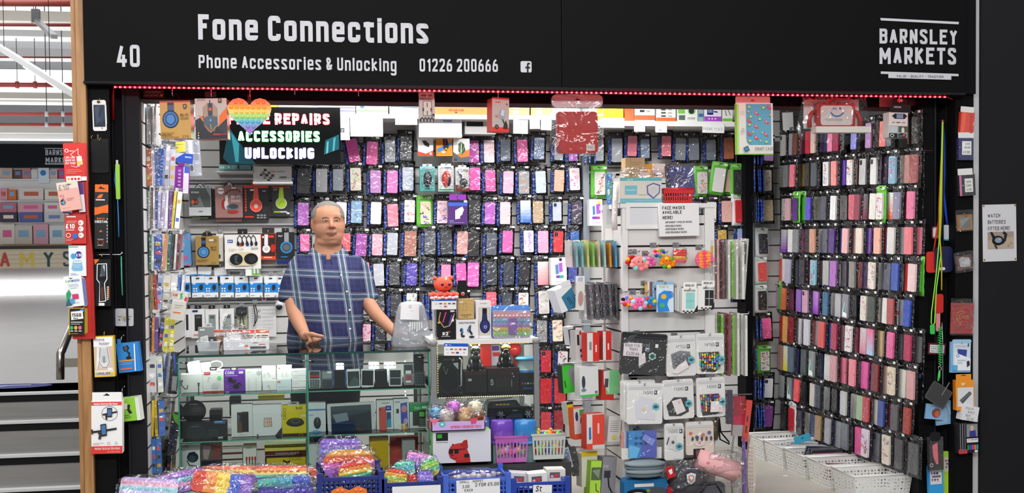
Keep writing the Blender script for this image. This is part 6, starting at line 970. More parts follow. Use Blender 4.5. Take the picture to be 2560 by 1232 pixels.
for a in(('headset_box','white gaming headset box low in the counter','headset box',455,1110,500,'#e7e6e6',[E(482,1143,14,13,'#24282e'),E(480,1146,9,8,'#3c4a58'),Ln([(470,1146),(474,1132),(486,1130),(494,1140)],3,'#1a1c20'),R(458,1114,474,1117,'#888'),R(458,1124,464,1126,'#999'),Ln([(468,1150),(474,1162),(488,1164)],2,'#222'),R(489,1165,493,1182,'#22242a')]),('headset_box','dark navy headset box with a silver knob printed low in the counter','headset box',504,1108,554,'#2b2f38',[R(504,1108,554,1150,'#6a5a58'),Gp([(508,1112),(530,1112),(520,1148),(510,1146)],'#a89490'),Gp([(534,1116),(552,1118),(548,1150),(532,1146)],'#8a4a48'),E(528,1158,5,5,'#d4d4d8'),R(504,1152,554,1166,'#1e2432')]),('cable_box','white boxes with maroon stripes low in the counter','box',557,1118,606,'#d9d4ce',[R(557,1130,606,1135,'#6a2420'),R(557,1146,606,1150,'#5a1e1a'),R(560,1155,604,1160,'#b8b0a8')]),('cable_box','white charging cable box with four red tipped leads','cable box',609,1112,641,'#e8e6de',[R(609,1110,641,1114,'#e0c830'),T(616,1121,5,'cable','#777',.12,16),*[R(615+7*k,1141,619+7*k,1150,'#c0281e')for k in range(4)],*[R(616+7*k,1150,618+7*k,1174,'#2a2a2c')for k in range(4)],R(609,1176,641,1180,'#e8e030')]),('power_bank_box','black power bank box lettered external battery low in the counter','box',664,1142,764,'#4a1a16',[R(664,1118,764,1126,'#e0d060'),R(664,1126,764,1136,'#5a1c16'),T(690,1134,4,'External battery case for X7','#ddd',.14,58),R(668,1143,764,1180,'#d8be20'),O(728,1143+4,4,3,.8,'#3a3412'),O(738,1147,4,3,.8,'#3a3412'),O(748,1147,4,3,.8,'#3a3412'),Ln([(708,1150),(716,1154),(722,1156),(724,1152),(714,1160)],4,'#22221e')])):
 ci(*a,sh=zb0,y=.46)
ci('power_bank_box','flat gold topped box stacked behind the black power bank','box',662,1110,764,'#d8d2b0',[R(662,1110,764,1118,'#c8b040'),*[E(680+7*k,1113,1.6,1.4,'#fff4d0')for k in range(9)]],y=.6,v1=1124,d=.2)
item('phone_tray','black stepped tray carrying the phones on the upper shelf','tray',(772,958,1062,969),.44,.2,'#131315',(),mat='plastic')
def ph(label,u0,v0,u1,v1,body,ops,rot=0,y=.425,mat='gloss',r=3):return item('mobile_phone',label,'mobile phone',(u0,v0,u1,v1),y,.01,body,ops,rot=rot,mat=mat,r=r,pitch=-6)
KEY=lambda x0,y0,nx,ny,w,h,gx,gy,c:[R(x0+a*gx,y0+b*gy,x0+a*gx+w,y0+b*gy+h,c)for a in range(nx)for b in range(ny)]
ph('silver keypad phone with a red call row at the start of the phone shelf',772,926,801,971,'#b9bcbc',[R(775,928,799,946,'#3a4246'),R(775,938,798,942,'#d0302c'),*KEY(775,949,4,4,5,4,6,5.5,'#4a4e50')])
ph('dark grey keypad phone beside the silver one',803,925,832,971,'#5a5f64',[R(806,929,829,946,'#8a9296'),R(818,928,829,933,'#e0e0e0'),*KEY(806,950,4,4,5,4,6,5.5,'#34383c')])
ph('black phone with blue edge on the phone shelf',834,924,865,968,'#17191f',[R(837,928,862,966,'#06070a'),R(834,926,835.5,966,'#2a5ab8'),R(863,926,865,966,'#2a6ac8')])
ph('white tablet phone with a dark screen, fourth on the phone shelf',867,922,900,969,'#e6e6e4',[R(869,928,898,965,'#2a3236'),Gp([(869,965),(885,940),(898,950),(898,965)],'#4a565a')],rot=1)
ph('white edged phone with a black screen, fifth on the phone shelf',903,922,935,967,'#e8e8e6',[R(905,926,933,963,'#141618'),R(905,965,922,968,'#ddd')],rot=-2)
ph('plain black phone next to the tilted white edged phone',937,922,968,966,'#1b1c1e',[R(940,932,966,962,'#0a0b0c'),R(937,924,966,926,'#777')],rot=1)
ph('white phone with a reflective dark screen, seventh on the phone shelf',972,921,1005,965,'#e4e4e2',[R(975,925,1002,962,'#2c3236'),R(975,944,1002,945,'#e0e4e4')],rot=-1)
ph('slider phone with a small red keypad',1009,909,1034,962,'#8a8e90',[R(1011,912,1032,934,'#3c4246'),R(1014,926,1028,934,'#e4e4e2'),*KEY(1014,938,4,4,3,2.6,4,3.6,'#c03a5a'),R(1014,951,1027,956,'#e8e8e8')])
o=ph('open flip phone with a silver keypad at the end of the phone shelf',1035,930,1062,963,'#5a5e62',[R(1035,928,1062,932,'#3a3c40'),*KEY(1038,935,4,4,4.5,4,6,6.5,'#1f2226')])
s=scale(1048,905,.43);q=MB();q.rr(-13/s,18/s,12/s,62/s,3/s,.004,.016,'#17181a','gloss');q.build('lid',o)
for k,(u,w)in enumerate(((850,20),(935,26),(975,30))):ci('phone_bundle','bundle of silver phone parts lying behind the phones, '+NUM[k]+' along','phone parts',u-w/2,905 if k else 908,u+w/2,'#b4b8ba',[R(u-w/2,912,u+w/2,914,'#5a5e60'),Ln([(u-w/2,908),(u,916),(u+w/2,908)],1.5,'#f0f0f0')],y=.52,v1=960,d=.03,mat='gloss',r=3)
ci('mouse_box','white and blue mouse box in the counter beside the tablet','mouse box',771,1006,814,'#e6e8ea',[R(771,1022,814,1026,'#3a8ac8'),R(771,1080,814,1093,'#2a7ac8'),E(793,1057,9,15,'#2c3036'),R(792,1042,794,1056,'#8a8e94'),R(773,1036,784,1037,'#3a8ac8'),Gp([(771,1080),(790,1074),(814,1082)],'#6ab0e0')],sh=s2r)
o=ci('tablet','white tablet propped on the middle shelf of the counter','tablet',819,1006,938,'#dfdedd',[R(828,1013,928,1080,'#343c46'),Gp([(828,1013),(928,1013),(928,1030),(828,1045)],'#46525c'),Gp([(830,1052),(886,1048),(886,1078),(830,1080)],'#1d3350'),Gp([(832,1034),(868,1030),(872,1050),(840,1054)],'#8a98a4'),R(819,1006,938,1007,'#f2f2f2')],sh=s2r,r=5,d=.012,mat='gloss',rot=1.5)
s=scale(878,1045,.47);m=MB();m.ell(56/s,0,3/s,3/s,-.001,'#c9c8c8','gloss');m.build('home_button',o)
ci('phone_box','white phone box with a coral phone printed in the counter','phone box',942,1000,983,'#e9e7e6',[Gp([(947,1018),(965,1016),(967,1074),(948,1076)],'#d85a50'),E(951,1023,2,3,'#8a3430'),Gp([(966,1030),(977,1030),(978,1068),(967,1068)],'#2a5a8a'),Gp([(967,1050),(977,1046),(978,1068),(967,1068)],'#3aa0c0'),R(954,1006,974,1007.5,'#888'),R(954,1080,966,1081,'#999')],sh=s2r,parts=[('blue_sticker',(964,1014,978,1026),'#2a4ab0',[R(967,1019,975,1021,'#cfd8f0')],0,.0008,'paper',0)])
ci('phone_box','white phone box with a colourful curved screen printed in the counter','phone box',984,997,1022,'#e6e7ea',[Gp([(1001,1008),(1018,1005),(1020,1072),(1003,1074)],'#3a62b8'),E(1010,1022,7,9,'#d88a9a'),E(1008,1038,6,8,'#5a4ac0'),E(1014,1052,5,7,'#c8a0d8'),Gp([(1003,1060),(1012,1056),(1020,1072),(1003,1074)],'#e0a04a'),T(986,1073,15,'A21','#f4f4f6',.16,28),R(991,1021,997,1032,'#3a4448'),R(988,1003,1000,1004.5,'#888'),T(1014,1060,5,'s','#fff',.16)],sh=s2r)
ci('phone_box','green topped keypad phone box at the end of the counter','phone box',1024,1008,1069,'#dfe2dd',[R(1024,1008,1069,1029,'#2f9a58'),T(1037,1022,6,'Easy','#e8f4ea',.14,16),R(1055,1015,1068,1021,'#cfe4d4'),R(1032,1027,1048,1063,'#3a3d3c'),R(1046,1025,1064,1066,'#232625'),R(1048,1029,1061,1041,'#5ac040'),*KEY(1048,1046,4,4,3,3,4,5,'#8a908c'),R(1027,1075,1050,1076,'#aaa')],sh=s2r)
for a in(('mouse_box','white headset box with a blue earcup low in the counter','box',772,1110,816,'#e4e4e4',[E(796,1145,8,14,'#2a3a5a'),E(796,1145,4,8,'#4a6ab0'),R(776,1116,790,1118,'#999')]),('phone_box','yellow and black phone box low in the counter','box',925,1093,972,'#e2b820',[R(930,1096,952,1106,'#c8281e'),R(925,1108,972,1112,'#3a3010'),Gp([(955,1105),(975,1104),(974,1150),(954,1150)],'#2e2824')]),('phone_box','coral red box low in the counter','box',976,1092,1046,'#d85a50',[Gp([(976,1130),(1010,1124),(1010,1150),(976,1150)],'#c8d0c4')]),('mouse_box','grey box with a red mouse printed low in the counter','box',1006,1100,1038,'#b9b8b6',[E(1022,1125,12,13,'#7a2024'),E(1022,1122,8,8,'#b8585c'),R(1021,1114,1023,1124,'#ddd')])):
 ci(*a[:7],sh=zb0,y=.46 if 'coral' not in a[1]else .56)
TZ=zt_+.004
def topz(u,Y):
 lo,hi=700.,1000.
 for _ in range(30):
  md=(lo+hi)/2
  if at(u,md,Y).z>TZ+.0005:lo=md
  else:hi=md
 return lo
o=empty('plastic_tub',at(523,topz(523,.6),.6),'open clear plastic tub of adapters on the counter top','tub');s=scale(523,870,.6)
m=MB();w0,w1,hh=24/s,28/s,24/s
for(a0,b0),(a1,b1)in zip(((-1,-1),(1,-1),(1,1),(-1,1)),((1,-1),(1,1),(-1,1),(-1,-1))):m.quad((a0*w0,b0*.05,0),(a1*w0,b1*.05,0),(a1*w1,b1*.06,hh),(a0*w1,b0*.06,hh),'#d8dde0','milky')
m.quad((-w0,-.05,.001),(w0,-.05,.001),(w0,.05,.001),(-w0,.05,.001),'#cfd6d8','milky');m.build('tub_wall',o)
m=MB();m.tube([V((a*w1,b*.06,hh))for a,b in((-1,-1),(1,-1),(1,1),(-1,1))],.003,'#e8ecee','plastic',6,True);m.build('rim',o)
for k,(u,v,c,lab)in enumerate(((512,855,'#d0d0ce','pale grey adapter block leaning in the tub'),(530,856,'#3a3a3c','dark adapter block in the tub'),(546,856,'#8a6a50','brown adapter block in the tub'))):
 item('adapter',lab,'adapter',(u-9,v-14,u+9,v+14),.57+.02*k,.03,c,[R(u-4,v-8,u+3,v-4,'#b8b8b8')],rot=12-14*k,mat='plastic',r=2)
item('power_bank_box','grey green hang box standing on the counter by the tub','box',(496,818,534,topz(515,.75)),.75,.04,'#8a9290',[R(500,822,512,826,'#e8e8e8'),R(505,845,524,848,'#70787a')],parts=[('hang_tab',(512,808,530,819),'#c4c8c8',[Gp([(516,814),(521,811),(526,814)],'#6a6e70')],-.004,.002,'plastic',2)])
for k,(u0,u1,v0,v1,c)in enumerate(((600,636,824,876,'#e9e6e0'),(640,672,823,876,'#ebe8e2'))):
 item('cable_box','clear box with orange header on the counter, '+('beside the crumpled bag' if k==0 else 'nearest the keeper'),'box',(u0,v0,u1,topz((u0+u1)/2,.7)),.7,.04,c,[R(u0,v0,u1,v0+9,'#e0562a'),E((u0+u1)/2,v0+4.5,8,2.5,'#f4d8cc'),R(u0+2,v0+14,u1-2,v0+17,'#8a3a34'),R(u0+3,v0+20,u1-6,v0+22,'#555'),R(u0+3,v0+31,u0+16,v0+33,'#c86a5a'),R(u0+4,v0+44,u1-4,v0+50,'#54565a')],mat='wrap')
item('cable_box','long clear box with an orange edge behind the crumpled bag','box',(536,824,604,topz(570,.8)),.8,.04,'#e2e0dc',[R(536,824,604,830,'#e0562a'),R(540,838,560,842,'#6a4a3a'),R(540,850,600,856,'#c4c6c8')],mat='wrap')
item('cable_tub','shallow clear tray of pens on the counter','tub',(560,848,672,topz(616,.58)),.58,.06,'#dfe2e2',[R(562,852,670,854,'#f4f6f6'),R(612,862,620,867,'#e06a2a'),R(625,866,664,872,'#3a3c40'),R(632,856,644,858,'#d05a4a'),R(646,860,662,862,'#d05a4a'),R(612,874,620,877,'#e06a2a')],mat='wrap',r=3)
g=bag_mesh(.13,.13,.1,random.Random(5),'bag',14,.25);o=g.build('plastic_bag',None,at(588,842,.63));tag(o,'crumpled clear plastic bag lying on the counter tray','bag');q=MB();q.flat([(-.03,-.02),(.02,-.03),(.03,.01),(-.02,.015)],-.01,'#e8e4e4','paper');q.build('paper_slip',o)
item('till_roll_tag','brown tag standing between the tub and the tray','tag',(556,852,570,topz(563,.6)),.6,.01,'#7a4a2c',[R(558,856,568,864,'#a8683a')])
o=empty('bag_roll',at(1029,topz(1029,.58),.58),'upright frosted cone of clear carrier bags with a white tag','carrier bags');s=scale(1029,800,.58);H=112/s
m=MB();m.lathe([(48/s,0),(50/s,H*.05),(46/s,H*.3),(40/s,H*.6),(33/s,H*.88),(26/s,H*.97),(10/s,H)],(0,0,0),'#cfd4d8','milky',26,1,.55);m.build('bag_bundle',o)
m=MB();m.lathe([(51/s,.002),(53/s,H*.06),(48/s,H*.3),(42/s,H*.62),(35/s,H*.9),(28/s,H*.985)],(0,0,0),'#fff','bag',20,1,.6);m.build('outer_bag',o)
m=MB();m.flat([(-31/s,H*.62),(16/s,H*.6),(16/s,H*.95),(-28/s,H*.97)],-.095,'#f0f0f1','paper');draw(m,[O(1023,764,3,3.5,.8,'#555'),Ln([(1024,775),(1030,774)],.8,'#999')],1029,topz(1029,.58),s,-.095);m.v=[V((p.x,p.y+.018,p.z))for p in m.v];m.build('paper_tag',o)
m=MB()
for k in range(6):m.line([((-8+6*k)/s,H*(.35+.03*(k%3))),((-6+5.5*k)/s,H*.56)],.006,-.084,'#eceef0','gloss')
m.build('handle_fold',o)
# aluminium framed glass cabinet
AY=.24
ax0,ax1=at(1078,950,AY).x,at(1348,950,AY).x;az=at(1212,848,AY).z
ca=empty('display_cabinet',((ax0+ax1)/2,AY,0),'aluminium framed glass cabinet with speakers and toys next to the counter','cabinet');KL=ca.location
D=.42
def kp(name,boxes,col,mat):return cpart(name,boxes,col,mat,ca,KL)
kp('top_panel',[(ax0,AY,az-.02,ax1,AY+D,az)],'#dcdcda','plastic')
for x in(ax0,ax1-.026):kp('frame_post',[(x,AY-.004,0,x+.026,AY+.022,az-.02)],'#c2c3c3','metal')
for x in(ax0,ax1-.026):kp('frame_post',[(x,AY+D-.022,0,x+.026,AY+D,az-.02)],'#b4b6b6','metal')
for x in(ax0+.013,ax1-.013):m=MB();m.ball((x-KL.x,-.0,az-.012),(.02,.016,.018),'#8c8c8a','plastic',10);m.build('corner_cap',ca)
ks1,ks2=at(1212,986,AY).z,at(1212,1108,AY).z
kp('shelf',[(ax0+.01,AY+.03,ks1-.012,ax1-.01,AY+D-.02,ks1)],'#c8cac8','glass');kp('shelf',[(ax0+.01,AY+.03,ks2-.02,ax1-.01,AY+D-.02,ks2)],'#b8bab8','plastic')
kp('back_panel',[(ax0+.01,AY+D-.02,0,ax1-.01,AY+D-.012,az-.02)],'#c9cccc','plastic')
kp('front_pane',[(ax0+.026,AY+.004,ks2,ax1-.026,AY+.008,az-.02)],'#fff','glass')
kp('base',[(ax0,AY+.03,0,ax1,AY+D,ks2-.02)],'#d0d0ce','plastic')
m=MB()
for k in range(44):x=ax0+.1+k*(ax1-ax0-.14)/44;m.box(x,AY+.03,az-.026,x+.006,AY+.033,az-.022,'#ffb838','emit')
for k in range(40):x=ax0+.04+k*(ax1-ax0-.1)/40;m.box(x,AY+.018,ks1-.014,x+.004,AY+.022,ks1-.01,'#ffe9b0','emit')
for k in range(24):z=ks1+.01+k*.0115;m.box(ax0+.034,AY+.03,z,ax0+.037,AY+.033,z+.006,'#ffd070','emit')
m.v=[p-KL for p in m.v];m.build('led_light',ca,kind='stuff')
area('cabinet_lamp',((ax0+ax1)/2,AY+.12,az-.03),((ax0+ax1)/2,AY+.2,0),ax1-ax0-.1,.04,1.6,(1,.93,.82));area('cabinet_lamp',((ax0+ax1)/2,AY+.12,ks1-.02),((ax0+ax1)/2,AY+.2,0),ax1-ax0-.1,.04,1.2,(1,.95,.86))
item('card_notice','white card payment notice clipped to the cabinet glass','notice',(1110,858,1170,889),AY-.004,.002,'#eceae8',[R(1110,858,1170,866,'#2356c0'),R(1113,861,1118,864,'#fff'),R(1121,861.5,1128,863,'#bcd0f4'),*[R(1114+11*k,871,1121+11*k,874,['#ccc','#5a6a9a','#e8802a','#c83a4a','#3a5aa8'][k])for k in range(5)],R(1128,880,1136,882,'#d83a4a'),R(1140,879,1147,883,'#3a4aa0'),R(1116,881,1122,882,'#bbb'),E(1160,881,1.2,1.2,'#444')],mat='paper',rot=-2)
def ki(name,label,cat,u0,v0,u1,col,ops=(),d=.1,sh=None,y=.32,v1=None,**k):return ci(name,label,cat,u0,v0,u1,col,ops,d,sh,y,v1,**k)
o=ki('speaker','large black portable speaker with a silver handle in the cabinet','speaker',1092,888,1158,'#1a1b1a',[E(1122,948,26,34,'#0f1010'),O(1122,948,26,34,2,'#2c2d2c'),Gp([(1093,908),(1105,906),(1096,926)],'#b8bcc0'),Gp([(1132,908),(1146,906),(1146,924)],'#c8ccd0'),R(1108,897,1128,900,'#6a6c6a'),E(1133,899,4,4,'#c8c8c8'),E(1143,899,2.5,2.5,'#888'),Ln([(1108,915),(1115,935),(1120,920)],1.2,'#8a8a80')],sh=ks1,mat='gloss',r=9)
s=scale(1125,935,.32);m=MB();m.tube([V((22/s,-.012,40/s)),V((28/s,-.014,36/s)),V((28/s,-.014,-28/s)),V((22/s,-.012,-30/s))],.005,'#d4d6d6','metal',8);m.build('handle',o)
def dog(label,u,vb,hpx,Y,col,eyes=None,par=None,mat='gloss'):
 s=scale(u,vb,Y);h=hpx/s;m=MB();p=at(u,vb,Y)
 m.ball((0,.01,h*.3),(h*.26,h*.24,h*.32),col,mat,18);m.ball((0,-.01,h*.5),(h*.2,h*.18,h*.22),col,mat,16)
 m.ball((0,-h*.05,h*.76),(h*.2,h*.19,h*.19),col,mat,18);m.ball((0,-h*.22,h*.69),(h*.12,h*.09,h*.09),dark(col,1.5),mat,14);m.ball((0,-h*.3,h*.73),(h*.035,h*.02,h*.025),'#050505',mat,8)
 for a in(-1,1):m.tube([V((a*h*.12,-.005,h*.85)),V((a*h*.17,0,h*.97)),V((a*h*.16,.002,h*1.02))],[h*.06,h*.045,h*.008],col,mat,8);m.tube([V((a*h*.13,-h*.12,h*.42)),V((a*h*.14,-h*.18,h*.2)),V((a*h*.14,-h*.2,.01))],[h*.07,h*.06,h*.06],col,mat,10);m.ball((a*h*.14,-h*.22,h*.03),(h*.07,h*.1,h*.04),col,mat,10);m.ball((a*h*.24,-h*.03,h*.12),(h*.1,h*.16,h*.13),col,mat,10)
 o=m.build('dog_speaker',None,p);tag(o,label,'ornament')
 if eyes:
  q=MB()
  for a in(-1,1):q.ball((a*h*.095,-h*.22,h*.82),(h*.09,h*.03,h*.07),eyes,'gloss',12)
  q.tube([V((-h*.03,-h*.25,h*.83)),V((h*.03,-h*.25,h*.83))],h*.012,eyes,'gloss',6);q.build('glasses',o)
 return o
b=ki('speaker_box','plain dark box under the grey dog in the cabinet','speaker box',1162,928,1217,'#1d1b1c',[R(1170,946,1179,952,'#c8c8c8'),R(1162,930,1217,936,'#4a1a20')],sh=ks1,d=.12)
dog('matt black bulldog speaker with grey head and glasses in the cabinet',1188,926,66,.37,'#232426','#6f7a78',mat='plastic')
ki('speaker_box','wide dark red speaker box under the glossy dog in the cabinet','speaker box',1219,920,1299,'#23191b',[R(1219,920,1299,936,'#3a1a20'),T(1231,960,9,'','#ddd'),*[R(1240+7*k,945-4*(k%2),1244+7*k,968,'#3a3032')for k in range(6)],R(1280,932,1282,936,'#ccc'),E(1284,941,1.6,1.6,'#ddd'),R(1278,950,1280,966,'#888')],sh=ks1,d=.14)
o=[x for x in COL.objects if x.get('label')=='wide dark red speaker box under the glossy dog in the cabinet'][0];s=scale(1259,948,.32);m=MB();m.text('G29',0,0,7/s,0,'#e0dcdc','card',.16,.9);m.v=[V((-p.z-26/s,p.y-.002,p.x-12/s))for p in m.v];m.build('lettering',o)
dog('glossy black French bulldog speaker with gold glasses in the cabinet',1263,919,64,.385,'#0c0b0c','#b8902a')
ki('speaker_box','black box with a row of coloured dots in the cabinet','speaker box',1300,932,1340,'#171416',[*[R(1304+7*k,956,1308+7*k,960,['#c83a3a','#4a90d0','#c8d8e0','#5ab060','#c8a030'][k])for k in range(5)],*[R(1308+6*k,968,1313+6*k,972,'#2a5ab0')for k in range(4)]],sh=ks1,d=.12)
m=MB();s=scale(1316,910,.38);m.lathe([(26/s,0),(27/s,.006),(25/s,.01),(24/s,30/s),(26/s,31/s),(27/s,34/s),(25/s,36/s),(0,36/s)],(0,0,0),'#b4c4cc','gloss',22,1,.8);o=m.build('storage_tub',None,at(1316,930,.38));tag(o,'round clear tub with a blue lid in the cabinet','tub');m=MB();m.lathe([(26.5/s,30.5/s),(28/s,31/s),(28/s,36/s),(24/s,38/s),(0,38/s)],(0,0,0),'#4a9ad0','plastic',22,1,.8);m.build('lid',o);m=MB();m.lathe([(28/s,-.001),(28.5/s,.012),(26/s,.014)],(0,0,0),'#2a7ac0','plastic',22,1,.8);m.build('base_ring',o)
ki('toy_box','bright red box behind the grey dog in the cabinet','box',1196,862,1228,'#c8201c',[R(1200,866,1206,900,'#d83a30')],y=.52,v1=930,d=.06)
ki('toy_box','white and red toy box behind the glossy dog in the cabinet','box',1228,862,1262,'#c8c4d8',[R(1230,864,1248,876,'#5a3a9a'),R(1232,880,1250,890,'#c83a3a')],y=.54,v1=940,d=.05)
m=MB();s=scale(1290,878,.5);m.ball((0,0,0),18/s,'#cf2a28','gloss',18);o=m.build('toy_ball',None,at(1288,874,.5));tag(o,'red ball shaped toy high in the cabinet','toy');m=MB();m.box(-.01,-.005,-.1,.01,.005,-.03,'#8a1a18','plastic');m.build('stem',o)
cy_=.34;s=scale(1272,1025,cy_);o=empty('toy_car',at(1272,1046,cy_),'black toy off-road car in the cabinet','toy car');X=lambda u:(u-1272)/s;Z=lambda v:(1046-v)/s
m=MB();m.prism([(X(1214),Z(1036)),(X(1330),Z(1038)),(X(1332),Z(1022)),(X(1322),Z(1014)),(X(1298),Z(1012)),(X(1290),Z(999)),(X(1284),Z(996)),(X(1222),Z(999)),(X(1215),Z(1008))],-.04,.06,'#141416','gloss');m.prism([(X(1226),Z(1016)),(X(1288),Z(1015)),(X(1284),Z(1001)),(X(1230),Z(1003))],-.041,-.04,'#22262a','gloss');m.build('body',o)
m=MB();draw(m,[R(1236+9*k,1006,1243+9*k,1009,'#d8a020')for k in range(4)]+[R(1278,1022,1290,1024,'#999'),R(1326,1018,1331,1024,'#b8c4cc')],1272,1046,s,-.041);m.build('trim_print',o)
for u in(1248,1317):
 q=MB();q.lathe([(0,0),(12.5/s,0),(13.5/s,.006),(13.5/s,.02),(12/s,.024),(0,.024)],(0,0,0),'#111','plastic',22);q.lathe([(8.5/s,-.001),(8.5/s,0)],(0,0,0),'#999','metal',16);q.v=[V((p.x,p.z-.055,p.y))for p in q.v];q.f=[f[::-1]for f in q.f];w=q.build('wheel',o,V((X(u),0,Z(1033))));h_=MB()
 for k in range(6):h_.line([(0,0),(9/s*cos(k*pi/3),9/s*sin(k*pi/3))],2.4/s,-.0565,'#d0d4d8','metal')
 h_.ell(0,0,3/s,3/s,-.057,'#aab','metal');h_.build('hub',w)
q=MB();q.lathe([(0,0),(11/s,0),(11/s,.012),(0,.012)],(0,0,0),'#1a1a1c','plastic',18);q.v=[V((p.z,p.x,p.y))for p in q.v];q.build('spare_wheel',o,V((X(1330),.0,Z(1022))))
ki('toy_box','long blue toy box under the toy car','box',1222,1047,1338,'#2a4ab0',[R(1230,1050,1330,1054,'#3a5ac8'),O(1262,1062,6,6,2,'#8aa0d8')],y=.3,v1=1084,d=.14)
for u,c,lab in((1255,'#7a4ac0','purple domed tub in front of the toy car'),(1313,'#3a8ad0','blue domed tub in front of the toy car')):
 s=scale(u,1080,.2);m=MB();r=30/s;m.lathe([(r*.98,-.02),(r,.0),(r*.98,20/s),(r*.9,38/s),(r*.82,41/s),(0,42/s)],(0,0,0),c,'tint',26,1,.8);o=m.build('plastic_tub',None,at(u,1090,.16));tag(o,lab,'tub');q=MB();q.lathe([(r*1.02,-.03),(r*1.02,-.02),(r*.99,-.019)],(0,0,0),c,'plastic',26,1,.8);q.build('rim',o);q=MB();q.box(-r*.8,-.02,-.16,r*.8,.08,-.021,'#8aa','milky');q.build('base',o)
KZ=az
def kt(u,Y):
 lo,hi=700.,1000.
 for _ in range(30):
  md=(lo+hi)/2
  if at(u,md,Y).z>KZ+.0008:lo=md
  else:hi=md
 return lo
item('headset_box','black neckband earphone box on the cabinet','earphone box',(1091,774,1139,kt(1115,.27)),.27,.07,'#161417',[R(1126,775,1136,780,'#c8c8c8'),Ln([(1101,780),(1097,800),(1110,818),(1124,814),(1131,800),(1136,784)],2,'#c8a46a'),Ln([(1107,806),(1115,780)],3,'#c83a8a'),Ln([(1122,812),(1130,786)],3,'#5a3ac0'),Ln([(1128,806),(1134,790)],3,'#e0c890'),E(1097,806,3,2.5,'#d8b04a'),E(1132,800,3,4,'#e8dcc0'),Ln([(1114,830),(1126,829)],1.6,'#d87a3a'),T(1106,838,8,'R2','#f0f0f0',.2,17),R(1103,840,1125,841.5,'#aaa')],side='#0e0d0f',mat='gloss',rot=-.5)
item('phone_holder_box','white mobile phone holder box with two holders printed','box',(1140,799,1196,kt(1168,.275)),.275,.08,'#dddadb',[T(1147,809,5,'Mobile Phone Holder','#444',.16,42),Ln([(1153,838),(1156,828)],5,'#22262c'),E(1154,825,4,6,'#3a7ab0'),E(1152,825,2.5,4,'#22262c'),E(1157,840,5,3,'#22262c'),Gp([(1167,826),(1173,814),(1178,812),(1176,830)],'#3a4450'),Ln([(1174,826),(1180,836)],5,'#22262c'),E(1179,842,7,3,'#22262c'),Ln([(1172,820),(1170,830)],3,'#4a7aa0')],side='#c8c5c6')
item('phone_stand_box','plain gold cardboard phone stand box on the holder box','box',(1145,747,1185,797),.3,.06,'#bd9c62',[Ln([(1158,758),(1167,758),(1167,776),(1158,776),(1158,758)],.8,'#9a7c48'),R(1148,752,1158,757,'#d8ccb0'),R(1152,786,1178,788,'#7a6236'),R(1158,791,1170,792.5,'#7a6236')],side='#a88a54')
item('headphone_box','tall white window box with navy headphones on the cabinet','headphone box',(1190,752,1228,kt(1209,.29)),.29,.09,'#e5e0dc',[R(1196,768,1226,838,'#bdb4aa'),R(1197,769,1224,837,'#cfc6bc'),R(1200,757,1218,759,'#d8a8a0'),Gp([(1206,782),(1217,782),(1219,805),(1204,805)],'#262a58'),E(1212,815,13,18,'#232652'),E(1212,815,9,13,'#2f3470'),O(1213,817,3,3.4,1,'#e8e8f0'),R(1206,770,1217,783,'#15161c')],side='#d4cfca',mat='gloss')
o=item('bubble_purse','pastel striped bubble purse bag with a blue border on the cabinet','bag',(1232,776,1327,kt(1280,.27)),.275,.03,'#c8b8d8',[R(1233,777,1327,796,'#efb4bc'),R(1233,796,1327,808,'#8fbfe0'),R(1233,808,1327,818,'#b79ad8'),R(1233,818,1327,828,'#e6cc5a'),R(1233,828,1327,840,'#a6d88a')],mat='wrap',r=6,rot=-1,parts=[('blue_border',None,'#fff',(),0,.001,'plastic',0),('strap',(1271,795,1292,836),'#9a62c0',[R(1277,806,1288,811,'#e8e4f0'),R(1274,834,1290,835,'#7a48a0')],.002,.008,'wrap',3)])
bpy.data.objects.remove([c for c in o.children if c.name.startswith('blue_border')][0])
s=scale(1280,805,.275);m=MB()
for r_ in range(5):
 for c_ in range(10):m.ball(((-43+9.5*c_)/s,-.003,(20-11*r_)/s),(3.6/s,.006,3.6/s),['#f0bcc4','#98c6e4','#bea2dc','#e8d268','#aede94'][r_],'wrap',8)
m.build('bubble',o)
m=MB();m.rr(-50/s,-36/s,49/s,47/s,8/s,.031,.036,'#4a8fd8','plastic');m.build('blue_border',o)
m=MB();m.rr(-50/s,-34/s,50/s,50/s,8/s,-.014,-.0125,'#fff','bag');m.build('clear_bag',o)
item('card_notice','white card payment notice standing on the headset box','notice',(1080,747,1141,773),.265,.03,'#e7e4e0',[R(1080,745,1141,752,'#2a58c0'),R(1084,747,1088,750,'#fff'),R(1091,747.5,1098,749,'#c8d8f4'),*[R(1087+11*k,757,1094+11*k,760,['#ccc','#4a5a9a','#e8802a','#3a6ac0','#3a4a90'][k])for k in range(5)],R(1110,764,1117,767,'#d83a4a'),R(1098,765,1104,766,'#bbb')],mat='paper',rot=-.5)
item('shelf_box','white box hidden behind the headset box on the cabinet','box',(1084,773,1096,kt(1090,.36)),.36,.05,'#d4d2d0')
m=MB();s=scale(1110,725,.32);rnd=random.Random(3);cc='#f0624e'
m.ball((0,0,.028),(24/s,.05,19/s),cc,'cloth',18);m.ball((20/s,0,14/s+.03),(7/s,.02,6/s),cc,'cloth',10);m.ball((-20/s,0,14/s+.03),(6/s,.02,5/s),cc,'cloth',10)
for k in range(9):
 a=-pi+k*pi/8*1.0;x=(-32+8*k)/s;m.ball((x,-.03+.02*abs(k-4)/4,(-12+2*(k%2))/s),(7/s,.035,6/s),cc if k%2 else '#ee6a54','cloth',10)
for k in range(8):m.ball(((-30+8.5*k)/s,-.04,(-20+1.5*(k%2))/s),(6.5/s,.03,4.5/s),'#f2b4b4','cloth',10)
o=m.build('octopus_plush',None,at(1108,724,.32));tag(o,'coral octopus plush toy sitting on the boxes','plush toy');q=MB()
